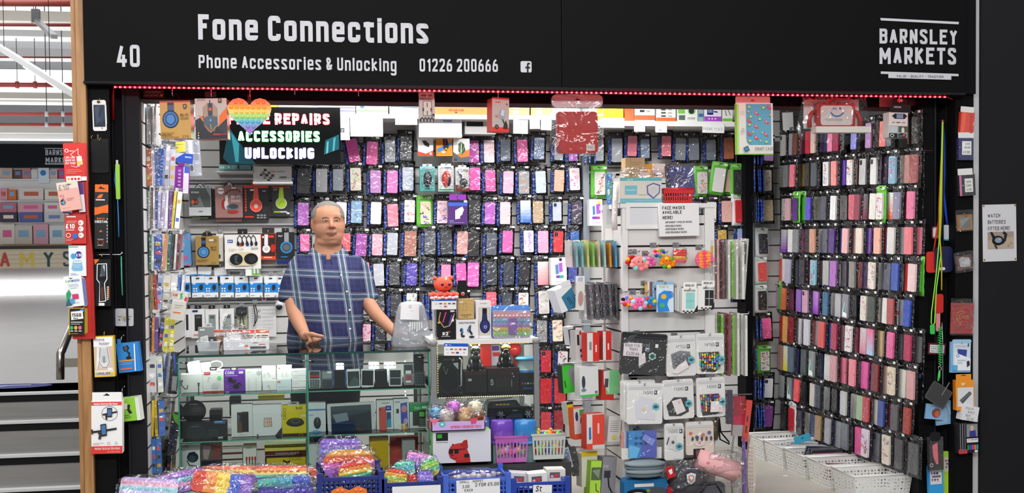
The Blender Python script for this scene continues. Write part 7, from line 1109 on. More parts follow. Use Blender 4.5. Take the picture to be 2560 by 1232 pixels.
for a in(-5,13):q.ball((a/s,-.05,.028),(3.4/s,.006,4/s),'#14100f','gloss',10);q.ball((a/s-.001,-.055,.031),.0018,'#fff','gloss',6)
q.build('eye',o);q=MB();q.tube([V((0,-.052,.012)),V((4/s,-.053,.016)),V((8/s,-.052,.012))],.0016,'#5a1a14','matte',6);q.build('mouth',o);q=MB();q.box(2/s,-.05,.05,7/s,-.046,.066,'#f0e8e4','paper');q.build('price_sticker',o)
o=item('phone_stand','black display stand with a red dot behind the gold box','stand',(1143,712,1169,744),.4,.05,'#151012',[Gp([(1143,744),(1147,712),(1165,712),(1169,744)],'#1d1718'),R(1147,702,1166,712,'#191415'),E(1157,734,4.5,4.5,'#d8d0cc'),E(1157,735,3.4,3,'#c8342a')],mat='gloss')
s=scale(1156,730,.4);q=MB();q.box(-10/s,.01,15/s,11/s,.03,27/s,'#191415','gloss');q.build('top_clip',o);q=MB();q.box(-.02,.01,-.075,.02,.03,-.026,'#1a1516','plastic');q.build('foot',o)
# white slatted stand by the middle of the stall
GF,GD=.3,.42
gx0,gx1=wx(1556,GF),wx(1786,GF);gz=at(1670,508,GF).z
st=empty('display_stand',((gx0+gx1)/2,GF,0),'white slatted four sided stand hung with masks, toys and cables','display stand');SL=st.location
WH='#d6d4d0'
m=MB();z=.12
while z<gz-.05:
 m.box(gx0+.028,GF+.012,z,gx1-.05,GF+.024,min(z+.098,gz-.06),WH,'plastic');z+=.108
m.box(gx0+.028,GF+.02,.1,gx1-.05,GF+.03,gz-.05,'#2a2a2c','matte');m.v=[p-SL for p in m.v];m.build('slat_panel',st)
for x in(gx0,gx1):
 m=MB();z=.12;y0,y1=GF+.03,GF+GD-.03
 while z<gz-.05:m.box(x+(.012 if x==gx0 else-.024),y0,z,x+(.024 if x==gx0 else-.012),y1,min(z+.098,gz-.06),WH,'plastic');z+=.108
 m.box(x+(.02 if x==gx0 else-.03),y0,.1,x+(.03 if x==gx0 else-.02),y1,gz-.05,'#2a2a2c','matte');m.v=[p-SL for p in m.v];m.build('slat_panel',st)
for x,y,w in((gx0,GF,.028),(gx1-.05,GF,.05),(gx0,GF+GD-.03,.03),(gx1-.03,GF+GD-.03,.03)):cpart('corner_post',[(x,y,.03,x+w,y+.03,gz-.02)],'#e0dedb','plastic',st,SL)
cpart('top_panel',[(gx0-.01,GF-.005,gz-.022,gx1+.01,GF+GD,gz)],'#e0dedb','plastic',st,SL);cpart('base',[(gx0-.03,GF-.03,0,gx1+.03,GF+GD+.03,.06)],'#c8c6c2','plastic',st,SL)
for u0,v0,u1,v1,y in((1512,517,1558,566,.52),(1570,512,1652,567,GF-.006)):
 a,b=at(u0,v1,y),at(u1,v0,y);m=MB();m.line([(a.x,a.z),(b.x,a.z),(b.x,b.z),(a.x,b.z)],.022,y,'#e2e1de','plastic',True);m.box(a.x,y+.001,a.z,b.x,y+.012,b.z,'#d2d3d6','plastic');m.v=[p-SL for p in m.v];m.build('sign_frame',st)
def gh(u,v,y0=GF+.015,y1=GF-.06):
 p=at(u,v,y1);m=MB();m.tube([V((p.x,y0,p.z)),V((p.x,y1,p.z)),V((p.x,y1-.006,p.z+.01))],.003,'#c8c8c8','metal',6);m.box(p.x-.016,y0-.006,p.z-.012,p.x+.016,y0,p.z+.012,'#a9aaac','metal');m.v=[q-SL for q in m.v];m.build('hook',st)
def gi(name,label,cat,rc,Y,d,col,ops=(),hk=True,**k):
 o=item(name,label,cat,rc,Y,d,col,ops,**k)
 if hk:gh((rc[0]+rc[2])/2,rc[1]+4,y1=Y-.012)
 return o
item('mask_box','white and teal face mask box with a shield print on the stand','box',(1548,444,1656,507),GF+.03,.12,'#d4cfc4',[R(1548,444,1656,452,'#68aab2'),R(1548,496,1656,507,'#72b4bc'),R(1561,464,1592,486,'#72b6c4'),R(1564,474,1588,476,'#bfe0e6'),T(1567,452,5,'KN 95','#cfe8ec',.14,16),Gp([(1617,464),(1634,457),(1652,462),(1651,482),(1634,497),(1618,484)],'#5a5aa0'),Gp([(1620,466),(1634,460),(1649,465),(1648,481),(1634,493),(1621,482)],'#d0cbc2'),Gp([(1624,470),(1640,466),(1646,478),(1634,488),(1625,484)],'#c4c4c6'),R(1596,486,1618,487,'#aaa'),R(1585,501,1630,502,'#b8dce2')],side='#bcb6aa')
item('cardboard_box','small brown cardboard box behind the mask box','box',(1563,394,1613,446),.46,.08,'#b0936a',[R(1578,406,1604,407.5,'#8a7048'),R(1580,411,1600,412.5,'#8a7048'),R(1576,396,1577,440,'#98794e')])
item('shelf_box','orange box corner peeping out behind the mask box','box',(1613,410,1632,446),.5,.06,'#dc9a28')
item('shelf_box','pale pink card pack behind the passport covers','box',(1632,409,1664,446),.52,.05,'#e4d4ce',[R(1634,432,1646,440,'#4a3a6a')])
g=bag_mesh(.2,.07,.09,random.Random(8),'bag',14,.3);o=g.build('plastic_bag',None,at(1605,437,GF+.09));tag(o,'bunched clear plastic bags heaped on the mask box','bag');q=MB();q.flat([(-.02,-.01),(.03,-.015),(.035,.01),(-.015,.012)],-.02,'#e6d8d8','gloss');q.build('tissue',o)
o=strap('bag_strip','hanging strip of clear plastic with a small dark badge','strip',[(1541,455),(1538,500),(1536,545),(1537,575)],GF+.02,15,'#d8d0ce','wrap',parts=[('badge',(1532,532,1542,546),'#26242a','gloss',.012)])
item('blue_packet','blue toothed packet hanging by the mask box','packet',(1518,434,1532,511),.45,.02,'#2f7fd0',[Gp([(1518,434),(1530,432),(1528,448)],'#5aa8e8'),R(1524,452,1530,500,'#2a9a6a'),E(1521,480,3,8,'#d8e8f0')],rot=2,mat='wrap')
cpart('side_arm',[(at(1510,434,.46).x,.455,at(1510,434,.46).z-.01,gx0+.03,.475,at(1510,434,.46).z),(gx0+.01,.455,gz-.01,gx0+.03,.475,at(1510,434,.46).z)],'#c8c8c8','metal',st,SL)
bk=empty('basket',at(1697,508,GF+.06),'small red plastic basket of passport covers on the stand','basket');s=scale(1697,490,GF+.06)
m=MB();hh=36/s
for(a0,b0),(a1,b1)in(((-1,0),(1,0)),((1,0),(1,1)),((1,1),(-1,1)),((-1,1),(-1,0))):
 w0,w1=34/s,40/s;n=12
 P0=lambda t,q:V(((a0+(a1-a0)*t)*(w0+(w1-w0)*q),(b0+(b1-b0)*t)*.08,q*hh))
 for qa,qb,solid in((0,.22,1),(.22,.42,0),(.42,.5,1),(.5,.7,0),(.7,1,1)):
  for i in range(n*2):
   if solid or i%2==0:m.quad(P0(i/n/2,qa),P0((i+1)/n/2,qa),P0((i+1)/n/2,qb),P0(i/n/2,qb),'#bf1a1e','plastic')
m.quad((-w0,0,.001),(w0,0,.001),(w0,.08,.001),(-w0,.08,.001),'#8f1216','plastic');m.build('basket_wall',bk)
m=MB();m.tube([V((a*w1,b*.08,hh))for a,b in((-1,0),(1,0),(1,1),(-1,1))],.005,'#c81e22','plastic',6,True);m.build('rim',bk)
item('passport_cover','navy passport cover with a gold swirl standing in the red basket','passport cover',(1675,416,1738,490),GF+.075,.008,'#2b2f86',EMB(1700,452,'#b89a5a'),rot=6,mat='wrap',parts=[('clear_bag',(1670,410,1742,492),'#fff',(),.002,.002,'bag',2)])
for k in range(5):item('passport_cover',f'dark passport cover standing {NUM[k]} behind the navy one','passport cover',(1664+2*k,414-2*k,1700,490),GF+.088+.011*k,.007,['#3a2c3a','#1d1b26','#46323e','#24222c','#5a4850'][k],rot=5-k,mat='wrap')
paper('paper_sign','white notice listing the face masks for sale on the stand','sign',(1647,510,1750,590),GF-.03,'#e4e3e2',[T(1655,523,8,'FACE MASKS','#222',.16,60),T(1655,534,8,'AVAILABLE','#222',.16,52),T(1655,547,8,'HERE!','#222',.16,28),T(1662,557,4.5,'DIFFERENT TYPES OF MASKS','#333',.16,70),T(1660,566,4.5,'-REUSABLE MASKS','#333',.16,44),T(1660,574,4.5,'-DISPOSABLE MASKS','#333',.16,50),T(1660,582,4.5,'-KIDS REUSABLE MASKS','#333',.16,58)],rot=1,d=.03)
def plush(label,u,v,r,cols,Y=GF-.07,eyes=False,seed=1):
 s=scale(u,v,Y);q=r/s;rnd=random.Random(seed);p=at(u,v,Y);m=MB()
 m.ball((0,0,0),(q,q*.6,q*.8),cols[0],'cloth',16)
 for k in range(8):a=k*pi/4+.2;m.ball((q*.95*cos(a),-.01,q*.6*sin(a)-q*.2),(q*.38,q*.3,q*.34),cols[(1+k)%len(cols)],'cloth',10)
 o=m.build('octopus_plush',None,p);tag(o,label,'plush toy',None)
 e_=MB()
 for a in(-.25,.25):e_.ball((q*a,-q*.56,q*.1),(q*.09,q*.06,q*.1),'#14100f','gloss',8)
 e_.build('eye',o);t=MB();t.tube([V((0,0,q*.7)),V((0,.01,q*1.4))],.0016,'#c8c8c8','metal',5);t.lathe([(.006,0),(.009,0),(.009,.002),(.006,.002)],(0,.01,q*1.4),'#ccc','metal',12);t.build('key_ring',o)
 gh(u,v-r*1.35,y1=Y-.01);return o
plush('dark red octopus plush at the end of the top toy row',1580,650,15,['#a8241e','#e0b040','#c83a2a'],GF-.05)
plush('pink octopus plush with a sleepy face in the top toy row',1598,656,20,['#f08a84','#f2a09a','#8fd0d0','#ee8a90'],GF-.08,seed=3)
plush('magenta octopus plush behind the pink one',1622,652,14,['#e05aa0','#e88ab8'],GF-.045)
plush('rainbow octopus plush with a pink head in the top toy row',1646,630,13,['#ee8ab0','#2a4ac0','#3aa060','#e0b830','#e03a2a'],GF-.07)
plush('orange and yellow octopus plush in the top toy row',1668,653,17,['#f07a20','#f0902a','#58b040','#e8c840'],GF-.075)
plush('pink octopus plush on the second toy row',1568,750,15,['#f08ab0','#e03a2a','#e8a030','#3a90d0','#222'],GF-.06)
plush('hot pink octopus plush with pale blue arms on the second toy row',1596,756,18,['#ee6a9c','#a8d4e8','#f08ab0'],GF-.085)
plush('blue octopus plush with a yellow side on the second toy row',1620,752,16,['#2f8fd0','#e0d040','#3aa0a0','#e04a30'],GF-.06)
pop_toy('small red and yellow bubble purse in a clear bag on the stand',1700,640,GF-.08,34,34,'square',['#e0392a','#e0392a','#e8b43a','#ee5a7a'],(0,4,0),True,seed=4);gh(1700,612)
pop_toy('round pink and orange bubble toy hanging at the stand corner',1762,648,GF-.07,48,44,'round',['#f05a8a','#f0922a','#ee4a6a','#f0a03a','#ee5a9a'],(0,-3,0),False,vert=True);gh(1758,618)
g=bag_mesh(.05,.07,.03,random.Random(9),'bag',10,.3);o=g.build('plastic_bag',None,at(1783,670,GF-.08));tag(o,'small clear packet dangling below the round bubble toy','packet')
for k in range(4):gi('dinosaur_pack','spare cartoon print pack seen on edge behind the blue bubble toy, '+NUM[k]+' of four','toy pack',(1613+6*k,704,1618+6*k,772-2*k),GF-.02-.006*k,.015,['#d8b030','#e8e4e0','#8a3a2a','#5aa8d8'][k],mat='wrap',hk=k==0)
gi('dinosaur_pack','white pack holding a blue dinosaur shaped bubble toy','toy pack',(1641,704,1685,780),GF-.06,.012,'#cfe2ee',[T(1648,719,6,'Pop it','#e0b030',.16,26),R(1641,704,1685,711,'#8ab8d8'),Gp([(1646,735),(1660,726),(1676,728),(1684,742),(1672,748),(1668,760),(1674,778),(1644,780),(1642,760)],'#2f86d8'),E(1659,741,7,6.5,'#e8b82a'),E(1655,763,7,6,'#4ab070'),Ln([(1672,728),(1680,730),(1684,738)],2,'#6a5ac0')],mat='gloss')
for k,(u,c,lab)in enumerate(((1688,'#8fd0cc','white case box with a mint phone case and chequered foot on the stand'),(1744,'#26262a','white case box with a black phone case at the stand corner'))):
 gi('car_case_box',lab,'phone case',(u+16*(k==0),720-6*k,u+43+14*(k==0)-2*k,782-8*k),GF-.07,.03,'#e9e7e2',[R(u+26-8*k,731-6*k,u+49-8*k,772-8*k,c),Ln([(u+37-8*k,733-6*k),(u+37-8*k,771-8*k)],1,'#c8b84a' if k==0 else '#e8e8e8'),Ln([(u+28-8*k,752-6*k),(u+48-8*k,752-6*k)],1,'#6ab0ac' if k==0 else '#e8e8e8'),T(u+21-8*k,728-6*k,4,'INFINITI CASE','#444',.16,30),*[R(u+18+5*j-10*k,776-8*k+(j%2)*3,u+23+5*j-10*k,779-8*k+(j%2)*3,'#1a1a1a')for j in range(7)],Gp([(u+56-14*k,762-8*k),(u+56-14*k,780-8*k),(u+46-14*k,780-8*k)],'#1a1a1a')],rot=-1,parts=[('hang_tab',(u+20-10*k,705-4*k,u+54-10*k,721-6*k),'#ece9e4',[T(u+25-10*k,716-6*k,6,'minds ark','#333',.18,24)],-.004,.002,'card',1)])
for k in range(3):gi('car_case_box','spare white case box seen on edge behind the mint one, '+NUM[k]+' of three','phone case',(1687+6*k,712+3*k,1692+6*k,776+2*k),GF-.02-.006*k,.03,'#d8d6d2',hk=k==0)
def mask(label,rc,Y,pack,ops,rot=0,fash=None,lift=.012,parts=()):
 u0,v0,u1,v1=rc;w=u1-u0
 pr=[('zip_band',(u0+3,v0+3,u1-3,v0+14),'#d4d4d2' if pack!='#131315' else '#222226',[R(u0+5,v0+10,u1-5,v0+11,'#aaa' if pack!='#131315' else '#444')],.0,.003,'gloss',2)]
 o=gi('mask_pack',label,'face mask',rc,Y,lift,pack,([T(fash[0],fash[1],8,'FASHIO','#6a6a6e',.11,26),R(fash[0]+28,fash[1]-9,fash[0]+36,fash[1]+1,'#2c2c30'),T(fash[0]+29.5,fash[1]-1.5,6,'N','#e8e8e8',.16,5)]if fash else[])+ops,rot=rot,mat='wrap',r=6,parts=pr+list(parts));return o
def hexa(x,y,c='#5ab0c0'):return[Gp([(x+10*cos(k*pi/3+.5),y+10*sin(k*pi/3+.5))for k in range(6)],c),E(x,y,4.5,4,'#26464e'),R(x-8,y-1,x+8,y+.5,'#26464e')]
def stripes(pts,n,x0,x1,y0,y1):
 c=['#c8305a','#e8a030','#e8d84a','#3ab060','#2f8fd0','#7a4ac0','#2a2a34'];rnd=random.Random(int(x0));o=[Gp(pts,'#2a2a30')]
 for i in range(n):
  a=x0+(x1-x0)*i/n;b=x0+(x1-x0)*(i+.8)/n
  for j in range(6):t0=y0+(y1-y0)*j/6+rnd.uniform(-2,2);o.append(R(a,t0,b,t0+(y1-y0)/6.5,rnd.choice(c)))
 return o
mask('black face mask pack with a handwritten price note, tilted on the stand',(1549,832,1668,937),GF-.1,'#131315',[*hexa(1632,889,'#e0e4e4'),*[Gp([(1632+8*cos(k*pi/3+.5),889+8*sin(k*pi/3+.5))for k in range(6)],'#1c6a5a')for k in(0,)][:0],E(1632,889,7,7,'#1f7a68'),E(1632,889,4,3,'#0a2a24'),E(1618,874,7,5,'#5a6a7a'),Gp([(1596,888),(1612,880),(1616,905),(1598,916)],'#d0cac8'),R(1637,858,1645,867,'#e0e0e0'),T(1602,866,7,'FASHIO','#8a9a98',.12,22),Gp([(1552,860),(1570,840),(1590,836),(1568,858)],'#2c2e34')],-5,parts=[('handwritten_label',(1556,858,1604,892),'#d9d0d4',[T(1560,868,7,'Black Fitd','#3a3a40',.09,38),T(1572,877,7,'Masks','#3a3a40',.09,22),T(1564,889,8,'£3.00 ea','#3a3a40',.09,34)],.001,.001,'paper',1)])
mask('white face mask pack with a grey swirl mask in the top mask row',(1664,838,1741,940),GF-.09,'#dcdad6',[Gp([(1676,884),(1700,876),(1726,880),(1728,912),(1700,930),(1680,918)],'#7a7c80'),*[O(1686+9*k,892+6*(k%2),5,6,1.2,'#3c3e42')for k in range(5)],*[O(1690+9*k,908+4*(k%2),5,5,1.2,'#3c3e42')for k in range(4)],Gp([(1694,912),(1714,900),(1722,918),(1690,934),(1678,930)],'#e4dcda'),*hexa(1728,900)],1,(1690,870))
mask('white face mask pack with a rainbow sequin mask in the top mask row',(1738,833,1812,934),GF-.085,'#dfddd9',[*stripes([(1745,880),(1798,879),(1802,915),(1788,930),(1752,928)],9,1747,1798,882,922),*hexa(1800,898)],0,(1762,865))
mask('white face mask pack with a plain white mask in the middle mask row',(1566,958,1658,1060),GF-.1,'#e0dfdc',[Gp([(1600,991),(1636,998),(1638,1050),(1590,1046),(1588,1010)],'#d4d3da'),E(1609,1024,5,6,'#dcc8a0'),*hexa(1640,1017)],-1,(1608,985))
for k in range(3):mask('spare white face mask pack peeping out behind the plain one, '+NUM[k]+' of three',(1550+4*k,949+2*k,1640,1050+2*k),GF-.055-.013*k,'#d2d0cc',[R(1577,1024,1583,1036,'#d87a2a')]if k==2 else[],0)
mask('white face mask pack with a black mask in the middle mask row',(1656,948,1736,1047),GF-.1,'#dddbd8',[Gp([(1664,1012),(1684,992),(1718,994),(1722,1030),(1700,1040),(1670,1038)],'#26272a'),Gp([(1678,1001),(1702,996),(1714,1028),(1690,1036)],'#e0d8d8'),E(1697,1005,4,4,'#e8b0b0'),*hexa(1722,1010)],2,(1686,976))
mask('white face mask pack with a rainbow mask in the middle mask row',(1740,943,1814,1042),GF-.09,'#e1dfdc',[*stripes([(1748,985),(1798,984),(1800,1030),(1790,1036),(1754,1038)],9,1750,1798,986,1028),Gp([(1772,1001),(1802,1001),(1802,1028),(1770,1028)],'#e4dcdc'),E(1795,1020,4,4,'#eab8b8'),*hexa(1802,1003)],1,(1768,970))
gi('bubble_mask_pack','blue tie dye bubble toy pack in the lowest row of the stand','toy pack',(1572,1076,1643,1144),GF-.1,.02,'#2f7fc0',[Gp([(1608,1076),(1643,1076),(1643,1144),(1600,1144)],'#4a58b0'),Gp([(1572,1110),(1600,1120),(1590,1144),(1572,1144)],'#5ab0e0'),*[E(1590+12*a,1094+14*b,4.5,3.2,'#1d3f70')for a in range(4)for b in range(2)],Gp([(1604,1096),(1612,1084),(1640,1100),(1630,1116)],'#7a8ad0')],mat='wrap',r=4)
for k in range(3):gi('bubble_mask_pack','spare toy pack on edge beside the blue one, '+NUM[k]+' of three','toy pack',(1556+5*k,1078,1561+5*k,1142),GF-.04-.015*k,.03,['#d88a7a','#c8c4d0','#3a78b8'][k],mat='wrap',hk=False,pitch=2)
mask('slim white face mask pack with a folded mask in the lowest row',(1660,1058,1710,1150),GF-.1,'#dddcd9',[Gp([(1666,1094),(1690,1088),(1696,1130),(1670,1120)],'#cfcccb'),Ln([(1666,1110),(1672,1092)],3,'#3a3a3e'),E(1682,1105,4,4,'#444'),*hexa(1698,1116)],0,(1671,1082))
mask('beige pack with a printed animal mask in the lowest row',(1713,1053,1786,1136),GF-.1,'#d6c8bc',[*[E(1726+8*k,1082+5*(k%3),5,4.5,['#c86a5a','#e8c8a0','#5a5a9a','#d8d4d0'][k%4])for k in range(7)],E(1748,1106,14,9,'#d8cfc6'),E(1748,1106,4,4,'#d88a8a'),*[E(1730+12*k,1096,3,6,'#3a3a48')for k in range(5)]],1,parts=[('black_label',(1732,1121,1761,1145),'#1d1a1a',[R(1738,1125+3.5*k,1756,1126.5+3.5*k,'#9a7a7a')for k in range(5)],.001,.001,'card',0)])
o=strap('mask_loop','black elastic mask strap dangling beside the beige pack','strap',[(1798,1045),(1802,1080),(1822,1104),(1824,1110),(1800,1098),(1797,1070),(1798,1045)],GF-.06,4,'#1a1a1c');gh(1798,1045)
m=MB();s=scale(1788,1070,GF);m.ball((0,0,0),(10/s,.012,30/s),'#4a3a1a','wrap',10);o=m.build('sequin_mask',None,at(1790,1072,GF-.03));tag(o,'gold and green sequin mask hanging behind the black strap','face mask')
m=MB();s=scale(1612,1170,GF-.1);rnd=random.Random(2)
for k in range(4):m.ball((0,.01*(k%2),(10-9*k)/s),((54-2*k)/s,.06,9/s),['#7f8c92','#74828a','#88949a','#6c7980'][k],'cloth',18,.03,rnd)
o=m.build('neck_scarf',None,at(1612,1168,GF-.12));tag(o,'grey snood folded on a white card hanger on the stand','scarf');m=MB();m.box(-54/s,.04,18/s,50/s,.044,46/s,'#dad6d0','card');m.build('card_hanger',o);gh(1610,1132,y1=GF-.09)
m=MB();m.rr(-56/s,-45/s,56/s,30/s,10/s,-.02,.06,'#2a6a9c','cloth');draw(m,[E(1590,1225,30,12,'#1c1e22'),E(1640,1222,26,12,'#4a5058'),O(1590,1228,18,6,2,'#c8c8c4'),E(1618,1218,5,4,'#8a8a2a'),Ln([(1570,1240),(1620,1228)],3,'#d0d4d6')],1612,1220,s,-.02,'cloth');o=m.build('snood_pack',None,at(1612,1226,GF-.1));tag(o,'blue and black animal print snood under the grey one','scarf');m=MB();m.box(-30/s,-.024,12/s,20/s,-.0205,20/s,'#d8d6d0','paper');m.build('label',o)
m=MB();s=scale(1716,1190,GF-.1);m.ball((0,0,-.02),(46/s,.07,44/s),'#4c4b50','cloth',20);m.ball((0,-.06,-.085),(44/s,.05,8/s),'#3c3b40','cloth',16);draw(m,[Gp([(1704,1172),(1716,1168),(1728,1172),(1726,1190),(1716,1198),(1706,1190)],'#cfe0e0'),Gp([(1708,1176),(1716,1173),(1724,1176),(1722,1188),(1716,1193),(1710,1188)],'#d88a80'),Gp([(1712,1178),(1720,1178),(1716,1189)],'#e8efee')],1716,1190,s,-.075,'cloth');o=m.build('beanie_hat',None,at(1716,1196,GF-.1));tag(o,'dark grey hat with a red and white crest in a clear bag','hat');g=bag_mesh(.2,.2,.14,random.Random(4),'bag',16,.2);q=g.build('clear_bag',o)
item('wallet','red club wallet card at the corner of the hat bag','wallet',(1667,1166,1686,1194),GF-.17,.008,'#c01820',[Gp([(1672,1174),(1682,1172),(1681,1184),(1674,1186)],'#e8e4e0')],rot=14)
m=MB();s=scale(1800,1180,GF-.1);m.tube([V((-60/s,0,30/s)),V((-30/s,0,18/s)),V((10/s,-.01,4/s)),V((40/s,-.01,-8/s))],[.05,.055,.05,.055],'#eeb4b4','cloth',14);
for k in range(6):m.ball(((-40+16*k)/s,-.052,(22-7*k)/s),(.009,.004,.008),'#e88a96','cloth',8)
o=m.build('fluffy_sock',None,at(1800,1172,GF-.1));tag(o,'pale pink fluffy slipper socks in a clear bag on the stand','socks');g=bag_mesh(.28,.17,.12,random.Random(6),'bag',16,.15);g.build('clear_bag',o)
item('club_scarf','dark grey knitted band below the pink socks','scarf',(1738,1206,1815,1262),GF-.14,.03,'#53535a',[Ln([(1745,1240),(1765,1212),(1790,1210),(1810,1240)],4,'#1d1d20')],mat='cloth',r=12)
item('club_scarf','bright red knitted band below the hat','scarf',(1664,1216,1740,1262),GF-.12,.03,'#c8202a',mat='cloth',r=10)
def fan(label,us,v0,v1,cols,Y0=.36,dy=.05,w=5,name='tablet_case_pack',cat='tablet case',mat='wrap',lean=0,side=1):
 for k,(u,c)in enumerate(zip(us,cols)):
  Y=Y0+dy*(k%2);rc=(u-w/2,v0+(k%3)*3,u+w/2,v1-(k%2)*5)
  o=item(name,label+', '+NUM[k]+(' out' if side>0 else ' in'),cat,rc,Y,.12,c,[R(u-w/2,v0+14,u+w/2,v0+40,dark(c,.8))],mat=mat,rot=lean,group=label)
 zz=at(us[0],v0+5,Y0+.04).z;x=(gx1-.02)if side>0 else gx0+.02
 m=MB();m.tube([V((x,Y0+.06,zz)),V((at(us[-1 if side>0 else 0],v0,Y0+.06).x+.01*side,Y0+.06,zz)),V((at(us[-1 if side>0 else 0],v0,Y0+.06).x+.014*side,Y0+.06,zz+.012))],.0035,'#c8c8c8','metal',6);m.v=[q-SL for q in m.v];m.build('hook',st)
fan("tablet sleeve on edge on the stand's upper far hook",(1795,1802,1809,1816,1823,1832,1843,1851,1858),598,748,['#d8b0a8','#b03040','#6a3a42','#2a2628','#d8d4cc','#84cc3a','#d0cec8','#c4c4be','#dcdad4'],.34,.04,6)
fan("tablet sleeve on edge on the stand's lower far hook",(1790,1798,1806,1816,1824,1834,1846,1856,1866),782,940,['#c8c6c0','#84cc3a','#7ac030','#a8243a','#8a3040','#8ad040','#d6d4cc','#c8c8c2','#dedcd6'],.34,.04,6)
fan('yellow topped sleeve on edge by the face mask notice',(1780,1787),600,742,['#d8c030','#8a5a54'],.3,.04,7)
item('tablet_case_pack','white tablet sleeve with a yellow top and black stripes facing out','tablet case',(1850,596,1868,748),.5,.02,'#c9c7be',[R(1852,604,1862,660,'#8a8880'),*[R(1853+4*k,610,1855+4*k,660,'#26262a')for k in range(3)]],rot=-4,mat='wrap')
item('tablet_case_pack','crimson tablet sleeve hanging low beside the stand','tablet case',(1832,990,1862,1090),.42,.02,'#a8142c',[R(1832,1040,1862,1062,'#c81c4a'),R(1832,1062,1862,1090,'#b8b0b2')],rot=-3,mat='wrap');
item('tablet_case_pack','orange red keyboard sleeve low beside the stand','tablet case',(1862,1000,1876,1104),.4,.02,'#d83a26',[R(1866,1040,1870,1054,'#3a2a28'),R(1866,1064,1870,1082,'#3a2a28')],rot=-7,mat='wrap')
item('tablet_case_pack','slate sleeve hanging low against the stand','tablet case',(1818,975,1832,1060),.4,.03,'#3c3450',mat='wrap')
for v in(985,):
 m=MB();p=at(1875,v,.43);m.tube([V((gx1-.02,.43,p.z)),V((p.x+.01,.43,p.z))],.0035,'#c8c8c8','metal',6);m.v=[q-SL for q in m.v];m.build('hook',st)
for k,(u,c,w)in enumerate(((1838,'#c8ccc4',22),(1862,'#7a4ac0',8),(1878,'#d6ccbc',26))):
 s=scale(u,1180,.32);m=MB();n=10;pts=[(w/s*sin(pi*i/n)**.7,(-90+180*i/n)/s)for i in range(n+1)]
 m.prism([(x*.5,z)for x,z in pts]+[(-x*.35,z)for x,z in pts[-2:0:-1]],0,.03,c,'wrap')
 if w>20:draw(m,[R(u-w*.2+5*a,1116+10*b,u-w*.2+2+5*a,1119+10*b,'#a86a5a')for a in range(int(w*.1))for b in range(13)],u,1180,s,0,'wrap')
 o=m.build('paper_fan',None,at(u,1180,.36+.02*k));tag(o,('pale green curved pack','purple curved pack','cream spotted curved pack')[k]+' at the foot of the stand by the floor baskets','pack')
fan("thin cable pack on edge on the stand's upper near hook",tuple(1428+7*k for k in range(18)),600,668,['#c8c4c0','#d8d6d0','#8ab4b8','#e0dedb','#7ab0b4','#b8c8c0','#c8c47a','#4aa83a','#8ac060','#7a4a2a','#c8b89a','#a85a30','#9ac0c4','#b87a2a','#c8862c','#3a8a6a','#5a94b8','#d0963a'],.4,.1,5,'cable_pack','cable','gloss',2,-1)
fan("grey cable pack on edge on the stand's middle near hook",tuple(1462+8*k for k in range(11)),706,800,['#c4c0c0','#8a8488','#6a666a','#54545a','#48484e','#706e74','#3c3c42','#5a5a60','#4a4a50','#34343a','#2a2a30'],.4,.1,6,'cable_pack','cable','wrap',3,-1)
o=gi('cable_pack','white blister pack with a round window on the near face of the stand','cable',(1441,704,1461,775),.36,.02,'#dcd8d2',[E(1452,746,6,18,'#b88a80'),O(1452,746,7,19,1,'#aaa')],hk=False,mat='gloss',rot=-2)
o=item('cube_box','white and teal cube box hanging askew by the stand','box',(1392,716,1440,776),.4,.1,'#e2e1e3',[Gp([(1404,738),(1440,724),(1440,776),(1410,776)],'#2f7090'),*[Ln([(1418+5*k,744),(1422+5*k,764)],2,'#16364a')for k in range(2)]],rot=20,yaw=12,side='#d2d2d6',parts=[('hang_tab',(1414,704,1440,717),'#dfdfe1',(),0,.002,'card',2)])
cpart('side_arm',[(at(1395,712,.46).x,.452,at(1416,712,.46).z,gx0+.02,.46,at(1416,712,.46).z+.006)],'#c8c8c8','metal',st,SL)
def lb(label,rc,Y,c,ops=(),side=None,rot=0,yaw=14,d=.06,mat='card',name='cable_box',cat='box',parts=()):return item(name,label,cat,rc,Y,d,c,ops,rot=rot,yaw=yaw,side=side,mat=mat,parts=parts)
